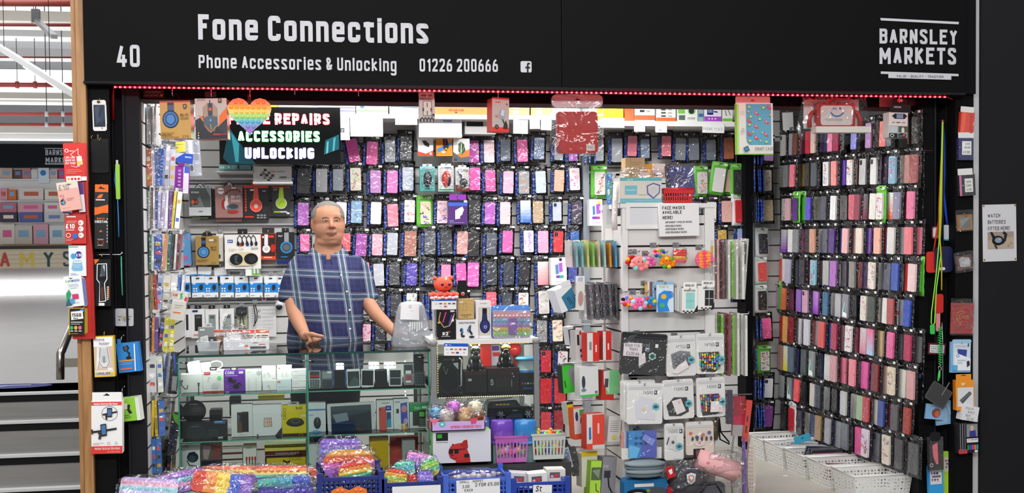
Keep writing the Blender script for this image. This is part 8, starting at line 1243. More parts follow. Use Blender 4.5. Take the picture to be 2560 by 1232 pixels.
NEAR=[('grey and white box with a pencil print beside the near face',(1421,816,1442,862),.5,'#55585a',[R(1421,816,1436,822,'#e0e0de')],'#c8c8c6',8),('white box with small round lenses printed beside the near face',(1438,826,1462,900),.42,'#cfccca',[E(1452,832,3,6,'#a83a30'),E(1454,876,5,5,'#4a3a36'),E(1456,890,6,5,'#1e1c1e'),R(1442,836,1448,862,'#2a2a2c')],'#b8b4b2',2),('white box with a red side, outer of the tall pair',(1466,832,1500,903),.34,'#dedbd8',[R(1482,832,1500,903,'#d8342a'),R(1489,862,1493,880,'#f0d8d4'),R(1472,854,1478,874,'#8a8a90')],'#b82a22',0),('white box with a red side, inner of the tall pair',(1506,828,1530,900),.36,'#dcd9d6',[R(1514,828,1530,900,'#cf2e26'),R(1519,858,1523,874,'#f0d8d4')],'#b82a22',0),('lime and grey box beside the near face, next to the cabinet',(1405,912,1440,982),.45,'#45c03a',[Gp([(1418,928),(1440,914),(1440,984)],'#8a8a90'),Ln([(1410,950),(1412,968)],3,'#1f5a1a')],'#2a2c2c',4),('white box with a dark stand print and green foot',(1447,916,1499,990),.34,'#dcdcda',[R(1447,986,1499,991,'#3ac04a'),E(1457,954,5,16,'#3a4248'),E(1457,974,7,4,'#6a8a90'),R(1488,978,1496,984,'#777')],'#c4c4c2',1),('red box with an open white and green lid',(1503,926,1538,1000),.36,'#c83028',[Gp([(1505,928),(1520,924),(1552,924),(1550,984),(1516,986)],'#7cc888'),Gp([(1505,928),(1522,926),(1524,984),(1508,960)],'#d8d8d6'),R(1510,946,1520,968,'#4a4a56')],'#a82820',-4),('yellow box with a dark stand print beside the near face',(1418,1006,1436,1062),.46,'#e6d41c',[R(1418,1004,1436,1010,'#3a3c4a'),E(1428,1030,4,10,'#2a2a34'),R(1424,1042,1430,1050,'#2a2a34')],'#cfcfcc',6),('white and orange box with a blue stand print',(1434,1020,1462,1098),.4,'#d6d5d4',[R(1434,1084,1462,1098,'#e0562a'),E(1442,1040,4,12,'#2a3a5a'),E(1456,1052,5,12,'#5a2a3a'),R(1450,1024,1462,1040,'#4a9a4a')],'#e0562a',3),('bright red sided box with a bottle print',(1464,1034,1514,1122),.3,'#dcd9d6',[R(1480,1036,1514,1112,'#e04a38'),R(1464,1108,1480,1122,'#e04a38'),R(1480,1112,1514,1122,'#d6cfcc'),R(1494,1058,1499,1084,'#f0c8c0'),Gp([(1470,1068),(1475,1066),(1476,1096),(1470,1098)],'#3a6ab0')],'#c83c2c',0),('white instruction box turned towards the stand',(1518,1040,1554,1104),.36,'#dcdad6',[R(1522,1052+5*k,1546,1053+5*k,'#999')if k<6 else E(1536,1092,7,6,'#d8d060')for k in range(7)],'#c8c6c2',-6),('white and green slim box low beside the near face',(1438,1120,1458,1178),.4,'#dfe0da',[R(1438,1162,1458,1178,'#5ab03a'),R(1442,1136,1450,1160,'#a85a4a')],'#c8cac4',2),('yellow topped cream box low beside the near face',(1452,1132,1496,1216),.34,'#dcd9c8',[R(1452,1128,1496,1140,'#e6c41c'),R(1476,1206,1482,1212,'#777')],'#c8c5b4',0),('green scooter box low beside the near face',(1474,1152,1504,1240),.3,'#b4e04a',[R(1476,1168,1504,1200,'#5a6a50'),Gp([(1478,1176),(1500,1172),(1498,1196)],'#8a9a7a'),Ln([(1490,1208),(1492,1226),(1500,1230)],2,'#2a3a1a')],'#84b030',-4),('slate grey box with a flexible holder printed',(1502,1142,1542,1240),.32,'#8f8d92',[T(1506,1170,8,'F11','#d8d8da',.14,14),R(1508,1176,1526,1194,'#3a3a40'),Ln([(1520,1194),(1524,1216),(1534,1232)],4,'#26262a')],'#6f6d72',-5)]
for lab,rc,Y,c,ops,sd,rt in NEAR:lb(lab,rc,Y,c,ops,sd,rt)
for v,ul in((812,1425),(908,1408),(1002,1420),(1118,1440)):
 p=at(ul,v,.42);m=MB();m.tube([V((gx0+.02,.43,p.z)),V((p.x,.43,p.z))],.0035,'#c4c4c4','metal',6);m.v=[q-SL for q in m.v];m.build('hook',st)
item('phone_pouch','black waterproof pouch showing a phone screen, low by the crates','pouch',(1403,1112,1434,1180),.3,.015,'#17181b',[R(1408,1118,1428,1170,'#c8ccd0'),R(1410,1122,1426,1164,'#6a86b0'),*[R(1411+5*a,1126+8*b,1414+5*a,1130+8*b,['#c86a5a','#8ab0d8','#d8d4c0'][(a+b)%3])for a in range(3)for b in range(4)],E(1418,1167,2,2,'#777')],rot=14,mat='wrap',r=5,parts=[('clip',(1410,1098,1430,1114),'#1c1c1e',(),-.004,.008,'plastic',3)])
item('phone_pouch','second black pouch behind the phone screen one','pouch',(1424,1116,1446,1190),.36,.015,'#1b1c20',rot=10,mat='wrap',r=4)
# crates, baskets and toys low at the front
m=MB();zp=at(1300,1158,.12).z;m.box(wx(1082,.1),.1,0,wx(1424,.1),.22,zp,'#3a3a3c','matte');struct(m.build('floor_plinth'))
def crate(label,u0,u1,v,Y,d,c,bar=.007,step=.021,group=None):
 p0,p1=at(u0,v,Y),at(u1,v,Y);H=(p0.z+p1.z)/2;w=p1.x-p0.x
 o=empty('crate',((p0.x+p1.x)/2,Y,0),label,'crate',group);m=MB()
 for ax,ay,bx,by in((-w/2,0,w/2,0),(-w/2,d,w/2,d),(-w/2,0,-w/2,d),(w/2,0,w/2,d)):
  L_=math.hypot(bx-ax,by-ay);n=int(L_/step);hx_=bar/2 if ay==by else .003;hy_=.003 if ay==by else bar/2
  for k in range(n+1):x,y=ax+(bx-ax)*k/n,ay+(by-ay)*k/n;m.box(x-hx_,y-hy_,.03,x+hx_,y+hy_,H-.02,c,'plastic')
  z=.05
  while z<H-.02:m.box(min(ax,bx)-.002,min(ay,by)-.002,z,max(ax,bx)+.002,max(ay,by)+.002,z+bar,c,'plastic');z+=step
 m.build('lattice',o);m=MB()
 for ax,ay,bx,by in((-w/2,0,w/2,0),(-w/2,d,w/2,d),(-w/2,0,-w/2,d),(w/2,0,w/2,d)):m.box(min(ax,bx)-.006,min(ay,by)-.006,H-.024,max(ax,bx)+.006,max(ay,by)+.006,H-.008,c,'plastic');m.box(min(ax,bx)-.005,min(ay,by)-.005,0,max(ax,bx)+.005,max(ay,by)+.005,.035,c,'plastic')
 m.build('rim',o);m=MB();m.box(-w/2,0,.01,w/2,d,.018,c,'plastic');m.build('floor_grid',o)
 for x in(-w/2,w/2):
  for y in(0,d):m=MB();m.box(x-.012,y-.012,0,x+.012,y+.012,H+.012,c,'plastic');m.build('corner_post',o)
 return o,H
NV='#1f2f78'
crate('navy crate of rainbow bubble toys with an orange heart toy in front',799,953,1187,-.14,.28,NV)
crate('navy crate of mixed bubble toys with a white sign in front',961,1101,1200,-.14,.28,NV)
_,HC=crate('mid blue crate with the small popper price sign',1114,1270,1190,-.14,.22,'#3f63c0')
crate('navy crate of boxed toys under the grey basket',1284,1418,1200,-.14,.22,'#1f3a9a')
paper('price_sign','white handwritten sign pricing small poppers on the blue crate','sign',(1141,1198,1251,1262),-.156,'#e2e1e2',[T(1149,1205,6,'SMALL','#222',.12,26,sk=.1),T(1182,1205,6,'POPPET','#222',.12,28,sk=.1),T(1155,1217,7,'3.00','#222',.12,20,sk=.1),T(1188,1215,8,'2 FOR £5.00','#222',.12,62,sk=.1),T(1161,1226,6,'EACH','#222',.12,22,sk=.1)],rot=1)
paper('price_sign','white sign on the crate of mixed bubble toys','sign',(981,1214,1102,1262),-.156,'#e4e3e4')
paper('price_sign','small white stickers sign on the crate of boxed toys','sign',(1332,1212,1380,1262),-.156,'#e2e2e2',[T(1338,1228,14,'St','#222',.16,18,sk=.2),T(1352,1238,8,'ickers','#222',.14,26,sk=.2)],rot=-2)
pop_toy('orange heart bubble toy hung on the front of a navy crate',873,1242,-.18,92,50,'heart',['#e0742c','#e67a2e'],bag=False)
PAST=['#b6a2d8','#e8b0c8','#9ad0d8','#c8b8e8','#a0c8e8']
TOY=[('pale tie dye bubble toy bagged at the end of the heap nearest the side wall',372,1222,-.02,140,60,'square',PAST,(-38,6,0)),('purple and teal tie dye bubble toy bagged on the heap',452,1204,.06,120,54,'square',['#a05ac0','#5ab0c0','#d88ac0','#8a6ad0'],(-30,-8,10)),('orange edged bubble toy bagged near the heap middle',556,1208,-.03,150,56,'square',['#d8432a','#ea8a2a','#f0cc3a','#3a58c0','#7a4ab0'],(-34,8,-6)),('violet rainbow bubble toy bagged behind the orange edged one',590,1184,.1,170,40,'square',['#e2602a','#efc04a','#8a5ac0','#b88ad8'],(-28,3,5)),('red topped rainbow bubble toy, uppermost of the thick stack beside the crate',703,1178,-.0,126,30,'square',['#d8432a','#ec8a34','#f0d050','#5ab8b0'],(-24,2,3)),('teal and blue bubble toy under the red topped one in the thick stack',710,1206,-.03,130,28,'square',['#4ab0a8','#3a9ab0','#2f50b8'],(-16,-2,0)),('indigo and violet bubble toy lowest in the thick stack',716,1228,-.04,136,26,'square',['#2a34a0','#4a38b0','#8a4ac0'],(-14,1,0)),('coral and white bubble toy bagged against the navy crate',778,1190,.05,40,44,'round',['#e2704a','#f0b090','#e8e0e0'],(-10,20,0)),('large lilac square bubble toy bagged at the back of the first crate',850,1130,.1,100,66,'square',['#9a78d8','#8a90e0','#b08ae0'],(-6,2,0)),('rainbow round bubble toy bagged upright in the first crate',872,1160,.02,130,72,'round',['#e8a84a','#e2602a','#d86ab8','#b06ad0','#a05ac8'],(-10,0,0)),('small rainbow bear shaped bubble toy in the front of the first crate',888,1178,-.06,84,48,'round',['#e0392a','#ea8a2a','#efc83a','#3aa878','#3a6ab8'],(-12,-8,0)),('rainbow bubble toy with a red rim bagged in the second crate',990,1192,-.04,60,40,'round',['#e0492a','#f0b03a','#a8d04a','#e8e04a'],(-14,10,0)),('green and yellow bubble toy bagged in the second crate',1076,1168,-.02,46,48,'round',['#58c07a','#a8d84a','#6ac0a0','#e0d84a'],(-10,-20,0)),('pink and lilac bubble toy bagged at the top of the second crate',1046,1152,.06,60,40,'square',['#e08ad0','#c88ae0','#a8a0e8'],(-14,12,0)),('teal bubble toy bagged in the middle of the second crate',1012,1170,.03,50,34,'square',['#4ac0a0','#58b8c8','#a8e0d0'],(-16,-6,0)),('purple bubble toy bagged low in the second crate',1062,1194,-.06,44,36,'round',['#8a6ad8','#a88ae8','#6a8ae0'],(-12,4,0)),('red flower bubble toy bagged low in the second crate',1032,1200,-.07,24,32,'round',['#d8302a','#e87a3a'],(-8,0,0))]
for k,t in enumerate(TOY):pop_toy(*t[:8],rot=t[8],seed=30+k,vert=k in(2,5))
o=item('speaker_box','white speaker box with a red French bulldog in sunglasses printed','speaker box',(1082,1076,1228,1156),.105,.1,'#d4d2d8',[R(1090,1080,1120,1100,'#141614'),R(1093,1083,1105,1093,'#3aa03a'),R(1090,1103,1120,1104,'#555'),Gp([(1140,1156),(1134,1138),(1142,1126),(1156,1120),(1168,1124),(1174,1138),(1176,1156)],'#b02a28'),Gp([(1120,1128),(1126,1114),(1140,1108),(1158,1106),(1168,1116),(1168,1138),(1156,1150),(1134,1148),(1124,1142)],'#bf2f2c'),Gp([(1150,1112),(1160,1100),(1168,1099),(1170,1118),(1164,1124)],'#a82422'),Gp([(1129,1114),(1130,1107),(1138,1110)],'#a82422'),Gp([(1122,1120),(1132,1121),(1132,1132),(1123,1134)],'#17171b'),Gp([(1135,1122),(1147,1121),(1146,1132),(1136,1133)],'#17171b'),R(1130,1121,1162,1123,'#17171b'),Ln([(1126,1142),(1134,1146),(1142,1142)],1.2,'#6a1614'),E(1130,1136,3,2,'#5a1412'),R(1160,1134,1172,1142,'#17171b')],side='#8ad06a')
TB=at(1146,1075,.1).z
o=empty('toy_tray',(at(1146,1075,.09).x,.085,TB+.0005),'pink and lilac open display tray lettered animals squeeze toys','tray');s=scale(1146,1060,.085);w=68/s
m=MB();h=.058;m.box(-w,0,0,w,.004,h*.75,'#c8a8dc','card');m.box(-w,.12,0,w,.124,h*1.1,'#d8a0b8','card');m.box(-w,0,0,-w+.004,.124,h,'#e07a8a','card');m.box(w-.004,0,0,w,.124,h,'#e8a0b0','card');m.box(-w,0,0,w,.124,.003,'#caa','card')
draw(m,[Gp([(1079,1046),(1100,1046),(1085,1062)],'#e0708a'),E(1105,1060,8,7,'#4ab0b0'),E(1105,1060,4,3.5,'#bfe4e4'),Gp([(1176,1048),(1196,1046),(1190,1060),(1178,1062)],'#d84a6a'),T(1126,1070,7,'animals squeeze toys','#e8687a',.2,78)],1146,1077,s,0);m.build('tray_wall',o)
for k,(x,z,r,c,lab)in enumerate(((-.1,.075,.034,'#5a9ac0','blue and orange squeeze ball at the end of the tray'),(-.05,.06,.042,'#e8dcd0','cream squeeze toy in the tray'),(-.015,.1,.036,'#d878d8','magenta squeeze toy on top of the tray'),(.04,.062,.042,'#efc08a','peach squeeze toy in the tray'),(.085,.095,.038,'#f0e2c0','pale yellow squeeze toy on top of the tray'),(.1,.055,.03,'#b8703a','brown squeeze toy at the end of the tray'))):
 m=MB();m.ball((0,0,0),(r,r*.9,r*.92),c,'plastic',16);m.ball((r*.5,-r*.5,r*.6),r*.3,c,'plastic',8);m.ball((-r*.5,-r*.5,r*.6),r*.3,c,'plastic',8);q=m.build('squeeze_toy',None,o.location+V((x,.06,z)));tag(q,lab,'toy');g=bag_mesh(r*2.6,r*2.5,.1,random.Random(70+k),'bag',12,.2);g.build('clear_bag',q)
def basket(label,u0,u1,v0,v1,Y,d,c,mat,slots=9,taper=.9):
 o=empty('basket',at((u0+u1)/2,v1,Y),label,'basket');s=scale((u0+u1)/2,v1,Y);W1=(u1-u0)/s/2;W0=W1*taper;H=(v1-v0)/s;m=MB()
 for(a0,b0),(a1,b1)in(((-1,0),(1,0)),((1,0),(1,1)),((1,1),(-1,1)),((-1,1),(-1,0))):
  P0=lambda t,q:V(((a0+(a1-a0)*t)*(W0+(W1-W0)*q),(b0+(b1-b0)*t-.5)*d*(taper+(1-taper)*q)+d/2,q*H))
  n=slots*2+1
  for qa,qb,so in((0,.18,1),(.18,.46,0),(.46,.5,1),(.5,.78,0),(.78,1,1)):
   for i in range(n):
    if so or i%2==0:m.quad(P0(i/n,qa),P0((i+1)/n,qa),P0((i+1)/n,qb),P0(i/n,qb),c,mat)
 m.quad((-W0,0,.001),(W0,0,.001),(W0,d,.001),(-W0,d,.001),c,mat);m.build('basket_wall',o);m=MB();m.tube([V((a*W1*1.02,b*d,H))for a,b in((-1,0),(1,0),(1,1),(-1,1))],.006,c,mat,6,True);m.build('rim',o);return o,s,H
rnd=random.Random(12)
for lab,u0,u1,v0,v1,c,mt,pal in(('pink slotted basket of wrapped trinkets beside the red dog box',1238,1322,1092,1156,'#c868b8','tint',['#58d04a','#f0a0a0','#d8d4d4','#ee6a8a','#c8a0d8','#f0c860']),('pale grey slotted basket of small bright toys above the last crate',1330,1416,1086,1148,'#b9bcb4','plastic',['#d8302a','#7ae06a','#f0d030','#3a4ab0','#8ae08a','#f0a030'])):
 o,s,H=basket(lab,u0,u1,v0,v1,.11,.11,c,mt)
 for k in range(14):
  m=MB();r=rnd.uniform(.011,.016);cc=pal[k%len(pal)];m.ball((0,0,0),(r,r,r*1.2),cc,'gloss',10);m.ball((r*.4,-r*.3,r*1.2),r*.55,cc,'gloss',8)
  q=m.build('small_toy',None,o.location+V((-.062+.02*(k%7),.028+.05*(k//7),H*(.35 if k<7 else .86)+.006*(k%3))));tag(q,f"{cname(cc)} little toy {'in the pink basket' if mt == 'tint' else 'in the grey basket'}, {NUM[k % 7]} along the {'lower' if k < 7 else 'upper'} row",'toy')
for k,(u,v,c,lab)in enumerate(((1345,1196,'#e2e0dc','white open fronted toy car box in the last crate'),(1390,1186,'#d8d4cc','white toy box with red windows in the last crate'),(1300,1196,'#cfcdd2','white card pack in the last crate'))):
 item('toy_box',lab,'box',(u-24,v-13,u+24,v+22),-.06+.03*k,.08,c,[R(u-16,v-6,u+10,v+8,'#5a5e66'),R(u-4,v-2,u+6,v+6,'#d83a3a'),E(u-10,v+4,4,3,'#f0a0c0')],rot=3-4*k)
g=bag_mesh(.22,.08,.1,random.Random(44),'bag',16,.3);o=g.build('plastic_bag',None,at(1190,1192,-.03));tag(o,'clear wrapped poppers heaped in the mid blue crate','bag');q=MB()
for k in range(8):q.ball((-.08+.023*k,.0,.0+.008*(k%2)),.016,['#d8d0d8','#c8c8d0','#b8a8b8'][k%3],'gloss',8)
q.build('popper',o)
def weave(w0,w1,h,d0,d1):
 m=MB();c='#e6e5e1'
 for(a0,b0),(a1,b1)in(((-1,-1),(1,-1)),((1,-1),(1,1)),((1,1),(-1,1)),((-1,1),(-1,-1))):
  P0=lambda t,q:V(((a0+(a1-a0)*t)*(w0+(w1-w0)*q),(b0+(b1-b0)*t)*(d0+(d1-d0)*q),q*h))
  nx=int((2*w1 if b0==b1 else 2*d1)/.019);nz=6
  for i in range(nx):
   for j in range(nz):
    t0,t1,q0,q1=i/nx,(i+1)/nx,.06+.8*j/nz,.06+.8*(j+1)/nz;tm,qm=(t0+t1)/2,(q0+q1)/2;k=.36 if(i+j)%2 else .3
    C=[(t0,q0),(t1,q0),(t1,q1),(t0,q1)];D_=[(tm,qm-(q1-q0)*k),(tm+(t1-t0)*k*.8,qm),(tm,qm+(q1-q0)*k),(tm-(t1-t0)*k*.8,qm)]
    if(i+j)%2:D_=[(tm-(t1-t0)*.3,qm-(q1-q0)*.34),(tm+(t1-t0)*.34,qm-(q1-q0)*.2),(tm+(t1-t0)*.1,qm+(q1-q0)*.36),(tm-(t1-t0)*.36,qm+(q1-q0)*.2)]
    pts=[P0(*z)for z in C+D_];m.add(pts,[(0,1,5,4),(1,2,6,5),(2,3,7,6),(3,0,4,7)],c,'plastic')
  for qa,qb in((0,.06),(.86,1)):m.quad(P0(0,qa),P0(1,qa),P0(1,qb),P0(0,qb),c,'plastic')
 m.quad((-w0,-d0,.002),(w0,-d0,.002),(w0,d0,.002),(-w0,d0,.002),'#d8d7d3','plastic');return m
BASK=[(1893,1107,1.5),(1968,1120,1.22),(2030,1140,.93),(2112,1170,.63),(2205,1206,.33)]
wm_,rim_=weave(.145,.16,.125,.115,.128),MB();rim_.tube([V((a*.162,b*.13,.127))for a,b in((-1,-1),(1,-1),(1,1),(-1,1))],.006,'#efeeea','plastic',6,True)
wdir=(RW0-RW1);wang=math.atan2(wdir.y,wdir.x)+pi/2;fm=None
for k,(u,v,Y)in enumerate(BASK):
 wall_x=RW1.x+(RW0.x-RW1.x)*(Y-RW1.y)/(RW0.y-RW1.y)
 loc=V((wall_x-.19,Y-.04,0));lab=('white woven floor basket nearest the rear wall','second white woven floor basket from the rear, full of leaflets','middle white woven floor basket holding blue tagged packs','white woven floor basket with a few dark packs','empty looking white woven floor basket nearest the front')[k]
 if fm is None:o=empty('floor_basket',loc,lab,'basket','floor baskets',(0,0,wang-pi));a=wm_.build('basket_wall',o);b=rim_.build('rim',o);fm=(o,a,b)
 else:
  o=fm[0].copy();COL.objects.link(o);o.location=loc;o['label']=lab
  for c in fm[1:]:q=c.copy();COL.objects.link(q);q.parent=o
 n=(2,9,6,2,0)[k]
 for j in range(n):
  m=MB();c=rnd.choice(['#c8ccd0','#d8dadc','#b8bcc4']if k<2 else['#8a4a50','#2f8fb8','#3a3a48','#58606c']);m.box(-.085,-.006,-.05,.085,.006,.05,c,'wrap');m.box(-.02,-.0075,.012,.06,-.006,.035,rnd.choice(['#1f8a90','#1a2a30','#e8eaec','#4aa8c8']),'card')
  q=m.build('accessory_pack',None,loc+V((-.0+.004*j,-.07+.14*j/max(n-1,1),.075+(.018 if k in(1,2)else-.02)*(j%2+.3))),(rg.uniform(-.5,-.2),rg.uniform(-.1,.1),wang-pi+rg.uniform(-.1,.1)));tag(q,f"{cname(c)} flat pack, {NUM[j]} from the front in the {('rearmost', 'second', 'middle', 'fourth')[k]} floor basket",'accessory pack','packs in the floor baskets')
m=MB();q0=at(2006,1097,.95);m.box(-.05,0,-.02,.05,.003,.022,'#45b0d0','card');m.flat([(-.01,.002),(.012,.002),(.001,.01)],-.001,'#1d5a6a');o=m.build('header_card',None,q0,(0,-.25,0));o.name='hang_card';tag(o,'sky blue hang card sticking up from the middle floor basket','card')
m=MB();m.box(-.012,-.01,0,.012,.01,.001,'#eeeeee','paper');o=m.build('paper_scrap',None,V((at(1963,1189,.5).x,0,.0005)));o.location=on_plane(1963,1189,V((0,0,.0006)),(0,0,1));tag(o,'tiny white paper scrap on the stall floor','paper scrap')
# the keeper
from mathutils.bvhtree import BVHTree
PY=1.14
ps=scale(820,650,PY)
def Q(u,v,dy=0.):return at(u,v,PY+dy)
man=empty('person',(at(818,900,PY).x,PY,0),'person with short grey hair in a blue checked shirt behind the counter','person');ML=man.location
def ring_loft(m,rings,col,n=28,e=.8):
 vs,fs=[],[]
 for v,ul,ur,dp,dy in rings:
  a,b=Q(ul,v),Q(ur,v);c=(a+b)/2;r=(b.x-a.x)/2
  for j in range(n):
   t=2*pi*j/n;ca,sa=cos(t),sin(t);vs.append((c.x+r*math.copysign(abs(ca)**e,ca),PY+dy+dp*math.copysign(abs(sa)**e,sa),c.z))
 for i in range(len(rings)-1):
  for j in range(n):fs.append((i*n+j,(i+1)*n+j,(i+1)*n+(j+1)%n,i*n+(j+1)%n))
 fs+=[tuple(range(n)),tuple(range((len(rings))*n-1,(len(rings)-1)*n-1,-1))]
 m.add(vs,[f[::-1]for f in fs],col,'skin',True)
def limb(m,pts,rs):
 m.tube([Q(*p)for p in pts],[r/ps for r in rs],'#fff','skin',14)
 for p,r in zip(pts,rs):m.ball(Q(*p),r/ps,'#fff','skin',12)
def fuse(m,name,mat,voxel,smooth,colf):
 o=m.build('tmp');o.modifiers.new('r','REMESH').mode='VOXEL';o.modifiers['r'].voxel_size=voxel
 s_=o.modifiers.new('s','SMOOTH');s_.factor=.5;s_.iterations=smooth
 me=bpy.data.meshes.new_from_object(o.evaluated_get(bpy.context.evaluated_depsgraph_get()));bpy.data.objects.remove(o)
 for v in me.vertices:v.co-=ML
 me.materials.clear();me.materials.append(M(mat));me.polygons.foreach_set('use_smooth',[True]*len(me.polygons))
 ca=me.color_attributes.get('Col')or me.color_attributes.new('Col','FLOAT_COLOR','POINT');buf=[]
 if ca.domain!='POINT':me.color_attributes.remove(ca);ca=me.color_attributes.new('Col','FLOAT_COLOR','POINT')
 for v in me.vertices:buf+=[*colf(v.co+ML),1.]
 ca.data.foreach_set('color',buf);me.name=name;q=bpy.data.objects.new(name,me);COL.objects.link(q);q.parent=man;return q
m=MB();B=lambda u,v,dy,ru,rv,ry,n=18:m.ball(Q(u,v,dy),(ru/ps,ry,rv/ps),'#fff','skin',n)
B(820,544,.0,40,41,.098,24);B(823,570,-.012,38.5,38,.085,22);B(827,588,-.028,31,28,.062);B(829,603,-.052,17,11,.03)
B(823,604,-.015,32,16,.06);B(810,571,-.052,12,12,.022);B(846,570,-.052,10,12,.02)
B(827,538,-.07,27,9,.022);B(812,545.5,-.075,11,3.4,.013);B(842,545,-.075,11,3.4,.013)
m.tube([Q(827,545,-.088),Q(828.5,557,-.102),Q(829.5,565,-.112)],[.008,.0105,.014],'#fff','skin',12);B(829.5,566,-.106,6.5,5,.018);B(822.5,567,-.092,4,3.6,.012);B(836.5,567,-.092,4,3.6,.012)
B(828,577,-.083,13,6,.014);B(828,581.2,-.092,11.5,1.9,.01);B(828,585.5,-.09,10,2.4,.011);B(829,594,-.078,11,6,.012)
B(781.5,560,-.008,5.4,13,.016);B(783,572,-.012,3.6,5,.01);B(860.5,560,.012,3,12,.02);B(781,555,.008,4,6,.018)
m.tube([Q(821,590,.012),Q(820,620,.02),Q(818,660,.03)],[33/ps,35/ps,44/ps],'#fff','skin',20)
ring_loft(m,[(645,788,858,.05,.03),(668,760,882,.08,.02),(720,748,888,.115,.01),(800,735,892,.14,0),(900,735,890,.13,0),(960,740,885,.12,0)],'#fff')
limb(m,[(752,668,.02),(736,720,.01),(733,752,-.03),(736,778,-.08),(747,806,-.17),(760,832,-.26)],[26,24,21.5,19.5,17.5,13.5])
limb(m,[(888,668,.02),(908,720,.01),(918,755,-.02),(940,785,-.08),(966,811,-.16),(988,832,-.22)],[24,22,19.5,17.5,15,12])
HX=-.295
B(768,842,HX,14,11,.034);B(762,838,-.275,13,11,.03)
for k,(ku,kv,mu,mv,tu,tv)in enumerate(((772,838,776,853,768,860),(778,837,785,852,778,860),(784,837,793,850,787,858),(788,839,799,848,795,856))):
 dy=HX-.045+.018*k
 limb(m,[(768+3*k,838,HX-.01+.012*k),(ku,kv,dy+.01),(mu,mv,dy-.012),(tu,tv,dy-.004)],[6.6,5.7,5,4.1])
limb(m,[(765,836,HX-.02),(780,835,HX-.052),(794,839,HX-.06),(807,841,HX-.056)],[7,6,5.2,4.3])
B(998,840,-.24,10,9,.03)
for k in range(4):limb(m,[(1000+k,836+3*k,-.25),(1010,839+4*k,-.27),(1019-k,846+3*k,-.285),(1021-2*k,853+2*k,-.28)],[5,4.6,4.1,3.5])
limb(m,[(997,834,-.26),(1006,833,-.29),(1014,839,-.3)],[5,4.6,3.8])
SK=hx('#a9795f');LIP=hx('#8c584c');CHK=hx('#a66f5a')
LP=Q(828,583.5)
def skinc(p):
 dx,dz=abs(p.x-LP.x)*ps,(p.z-LP.z)*ps
 if p.y<PY-.06 and dx<13 and abs(dz)<4.2-dx*.2:return LIP
 q=Q(782,562)
 if(abs(p.x-q.x)*ps<7 and abs(p.z-q.z)*ps<14)or(p.y<PY-.095 and abs(p.z-Q(829,566).z)*ps<7):return CHK
 return SK
body=fuse(m,'body','skin',.0042,8,skinc)
bv=BVHTree.FromPolygons([tuple(v.co+ML)for v in body.data.vertices],[tuple(p.vertices)for p in body.data.polygons])
def hit(u,v,tree=None):
 d=(at(u,v,1.)-CAMP).normalized();h=(tree or bv).ray_cast(CAMP,d);return h[0]if h[0]else Q(u,v,-.08)
def put(mb,name,par=man):mb.v=[p-ML for p in mb.v];return mb.build(name,par)
for u,v in((813.5,551.5),(842.5,551)):
 h=hit(u,v);q=MB();q.ball(h+V((0,.0052,0)),(.0115,.008,.0058),'#cfc6bf','gloss',14);q.ball(h+V((.0006,-.0006,0)),(.0046,.0024,.0046),'#2a1a12','gloss',12);put(q,'eye')
 q=MB();q.tube([hit(u-7.5,v+.5)+V((0,-.001,0)),hit(u-3,v-2.4)+V((0,-.0028,0)),hit(u+3,v-2.4)+V((0,-.0028,0)),hit(u+7.5,v+.2)+V((0,-.001,0))],[.0012,.0026,.0026,.0012],'#a87458','skin',8);put(q,'eyelid')
 q=MB();q.tube([hit(u-9,v-5.5),hit(u-4,v-8),hit(u+3,v-8),hit(u+9,v-6)],[.0014,.003,.003,.0014],'#5c4a40','hair',8);put(q,'eyebrow')
q=MB();q.tube([hit(814,584)+V((0,.0006,0)),hit(820,583)+V((0,-.0002,0)),hit(828,583.2)+V((0,-.0002,0)),hit(836,583)+V((0,-.0002,0)),hit(843,584.6)+V((0,.0006,0))],[.0006,.0013,.0015,.0013,.0006],'#3d211c','skin',6);put(q,'mouth')
q=MB()
for u in(824.5,835):h=hit(u,570.5);q.ball(h+V((0,.001,0)),(.0034,.002,.0018),'#3a1f18','skin',8)
put(q,'nostril')
for u0,u1 in((818,811),(842,850)):q=MB();q.tube([hit(u0,566)+V((0,.0004,0)),hit((u0+u1)/2,573)+V((0,.0002,0)),hit(u1,581)+V((0,.0005,0))],[.0005,.0012,.0004],'#8a5a45','skin',6);put(q,'cheek_fold')
q=MB();c=Q(820,544,.004);vs,fs=[],[];n,mm_=110,60;rj=random.Random(4)
for i in range(mm_+1):
 for j in range(n):t,a=pi*i/mm_,2*pi*j/n;k=1+rj.uniform(-.006,.006);vs.append((c.x+41.4*k/ps*sin(t)*cos(a),c.y+.1005*k*sin(t)*sin(a),c.z+42.2*k/ps*cos(t)))
for i in range(mm_):
 for j in range(n):
  t,a=pi*(i+.5)/mm_,2*pi*(j+.5)/n;x,y,z=sin(t)*cos(a),sin(t)*sin(a),cos(t)
  lim=.7-.12*abs(x)if y<-.45 else(-.02 if y<-.1 else-.12 if abs(x)>.8 and y<.2 else-.45)
  if y<-.45 and abs(x)>.72:lim=.05
  if z>lim+rj.uniform(-.05,.07):fs.append((i*n+j,(i+1)*n+j,(i+1)*n+(j+1)%n,i*n+(j+1)%n))
q.add(vs,fs,'#716e6a','hair',True);put(q,'hair')
mt,nt,pr,N=nodes('check');L_=nt.links.new;tc=N('TexCoord');sp=N('SeparateXYZ');L_(tc.outputs['Object'],sp.inputs[0])
def band(src,per,off,c,w):
 a=N('Math',operation='ADD',_1=off);L_(src,a.inputs[0]);f=N('Math',operation='PINGPONG',_1=per/2);L_(a.outputs[0],f.inputs[0])
 s_=N('Math',operation='SUBTRACT',_1=c);L_(f.outputs[0],s_.inputs[0]);b=N('Math',operation='ABSOLUTE');L_(s_.outputs[0],b.inputs[0]);l=N('Math',operation='LESS_THAN',_1=w);L_(b.outputs[0],l.inputs[0]);return l.outputs[0]
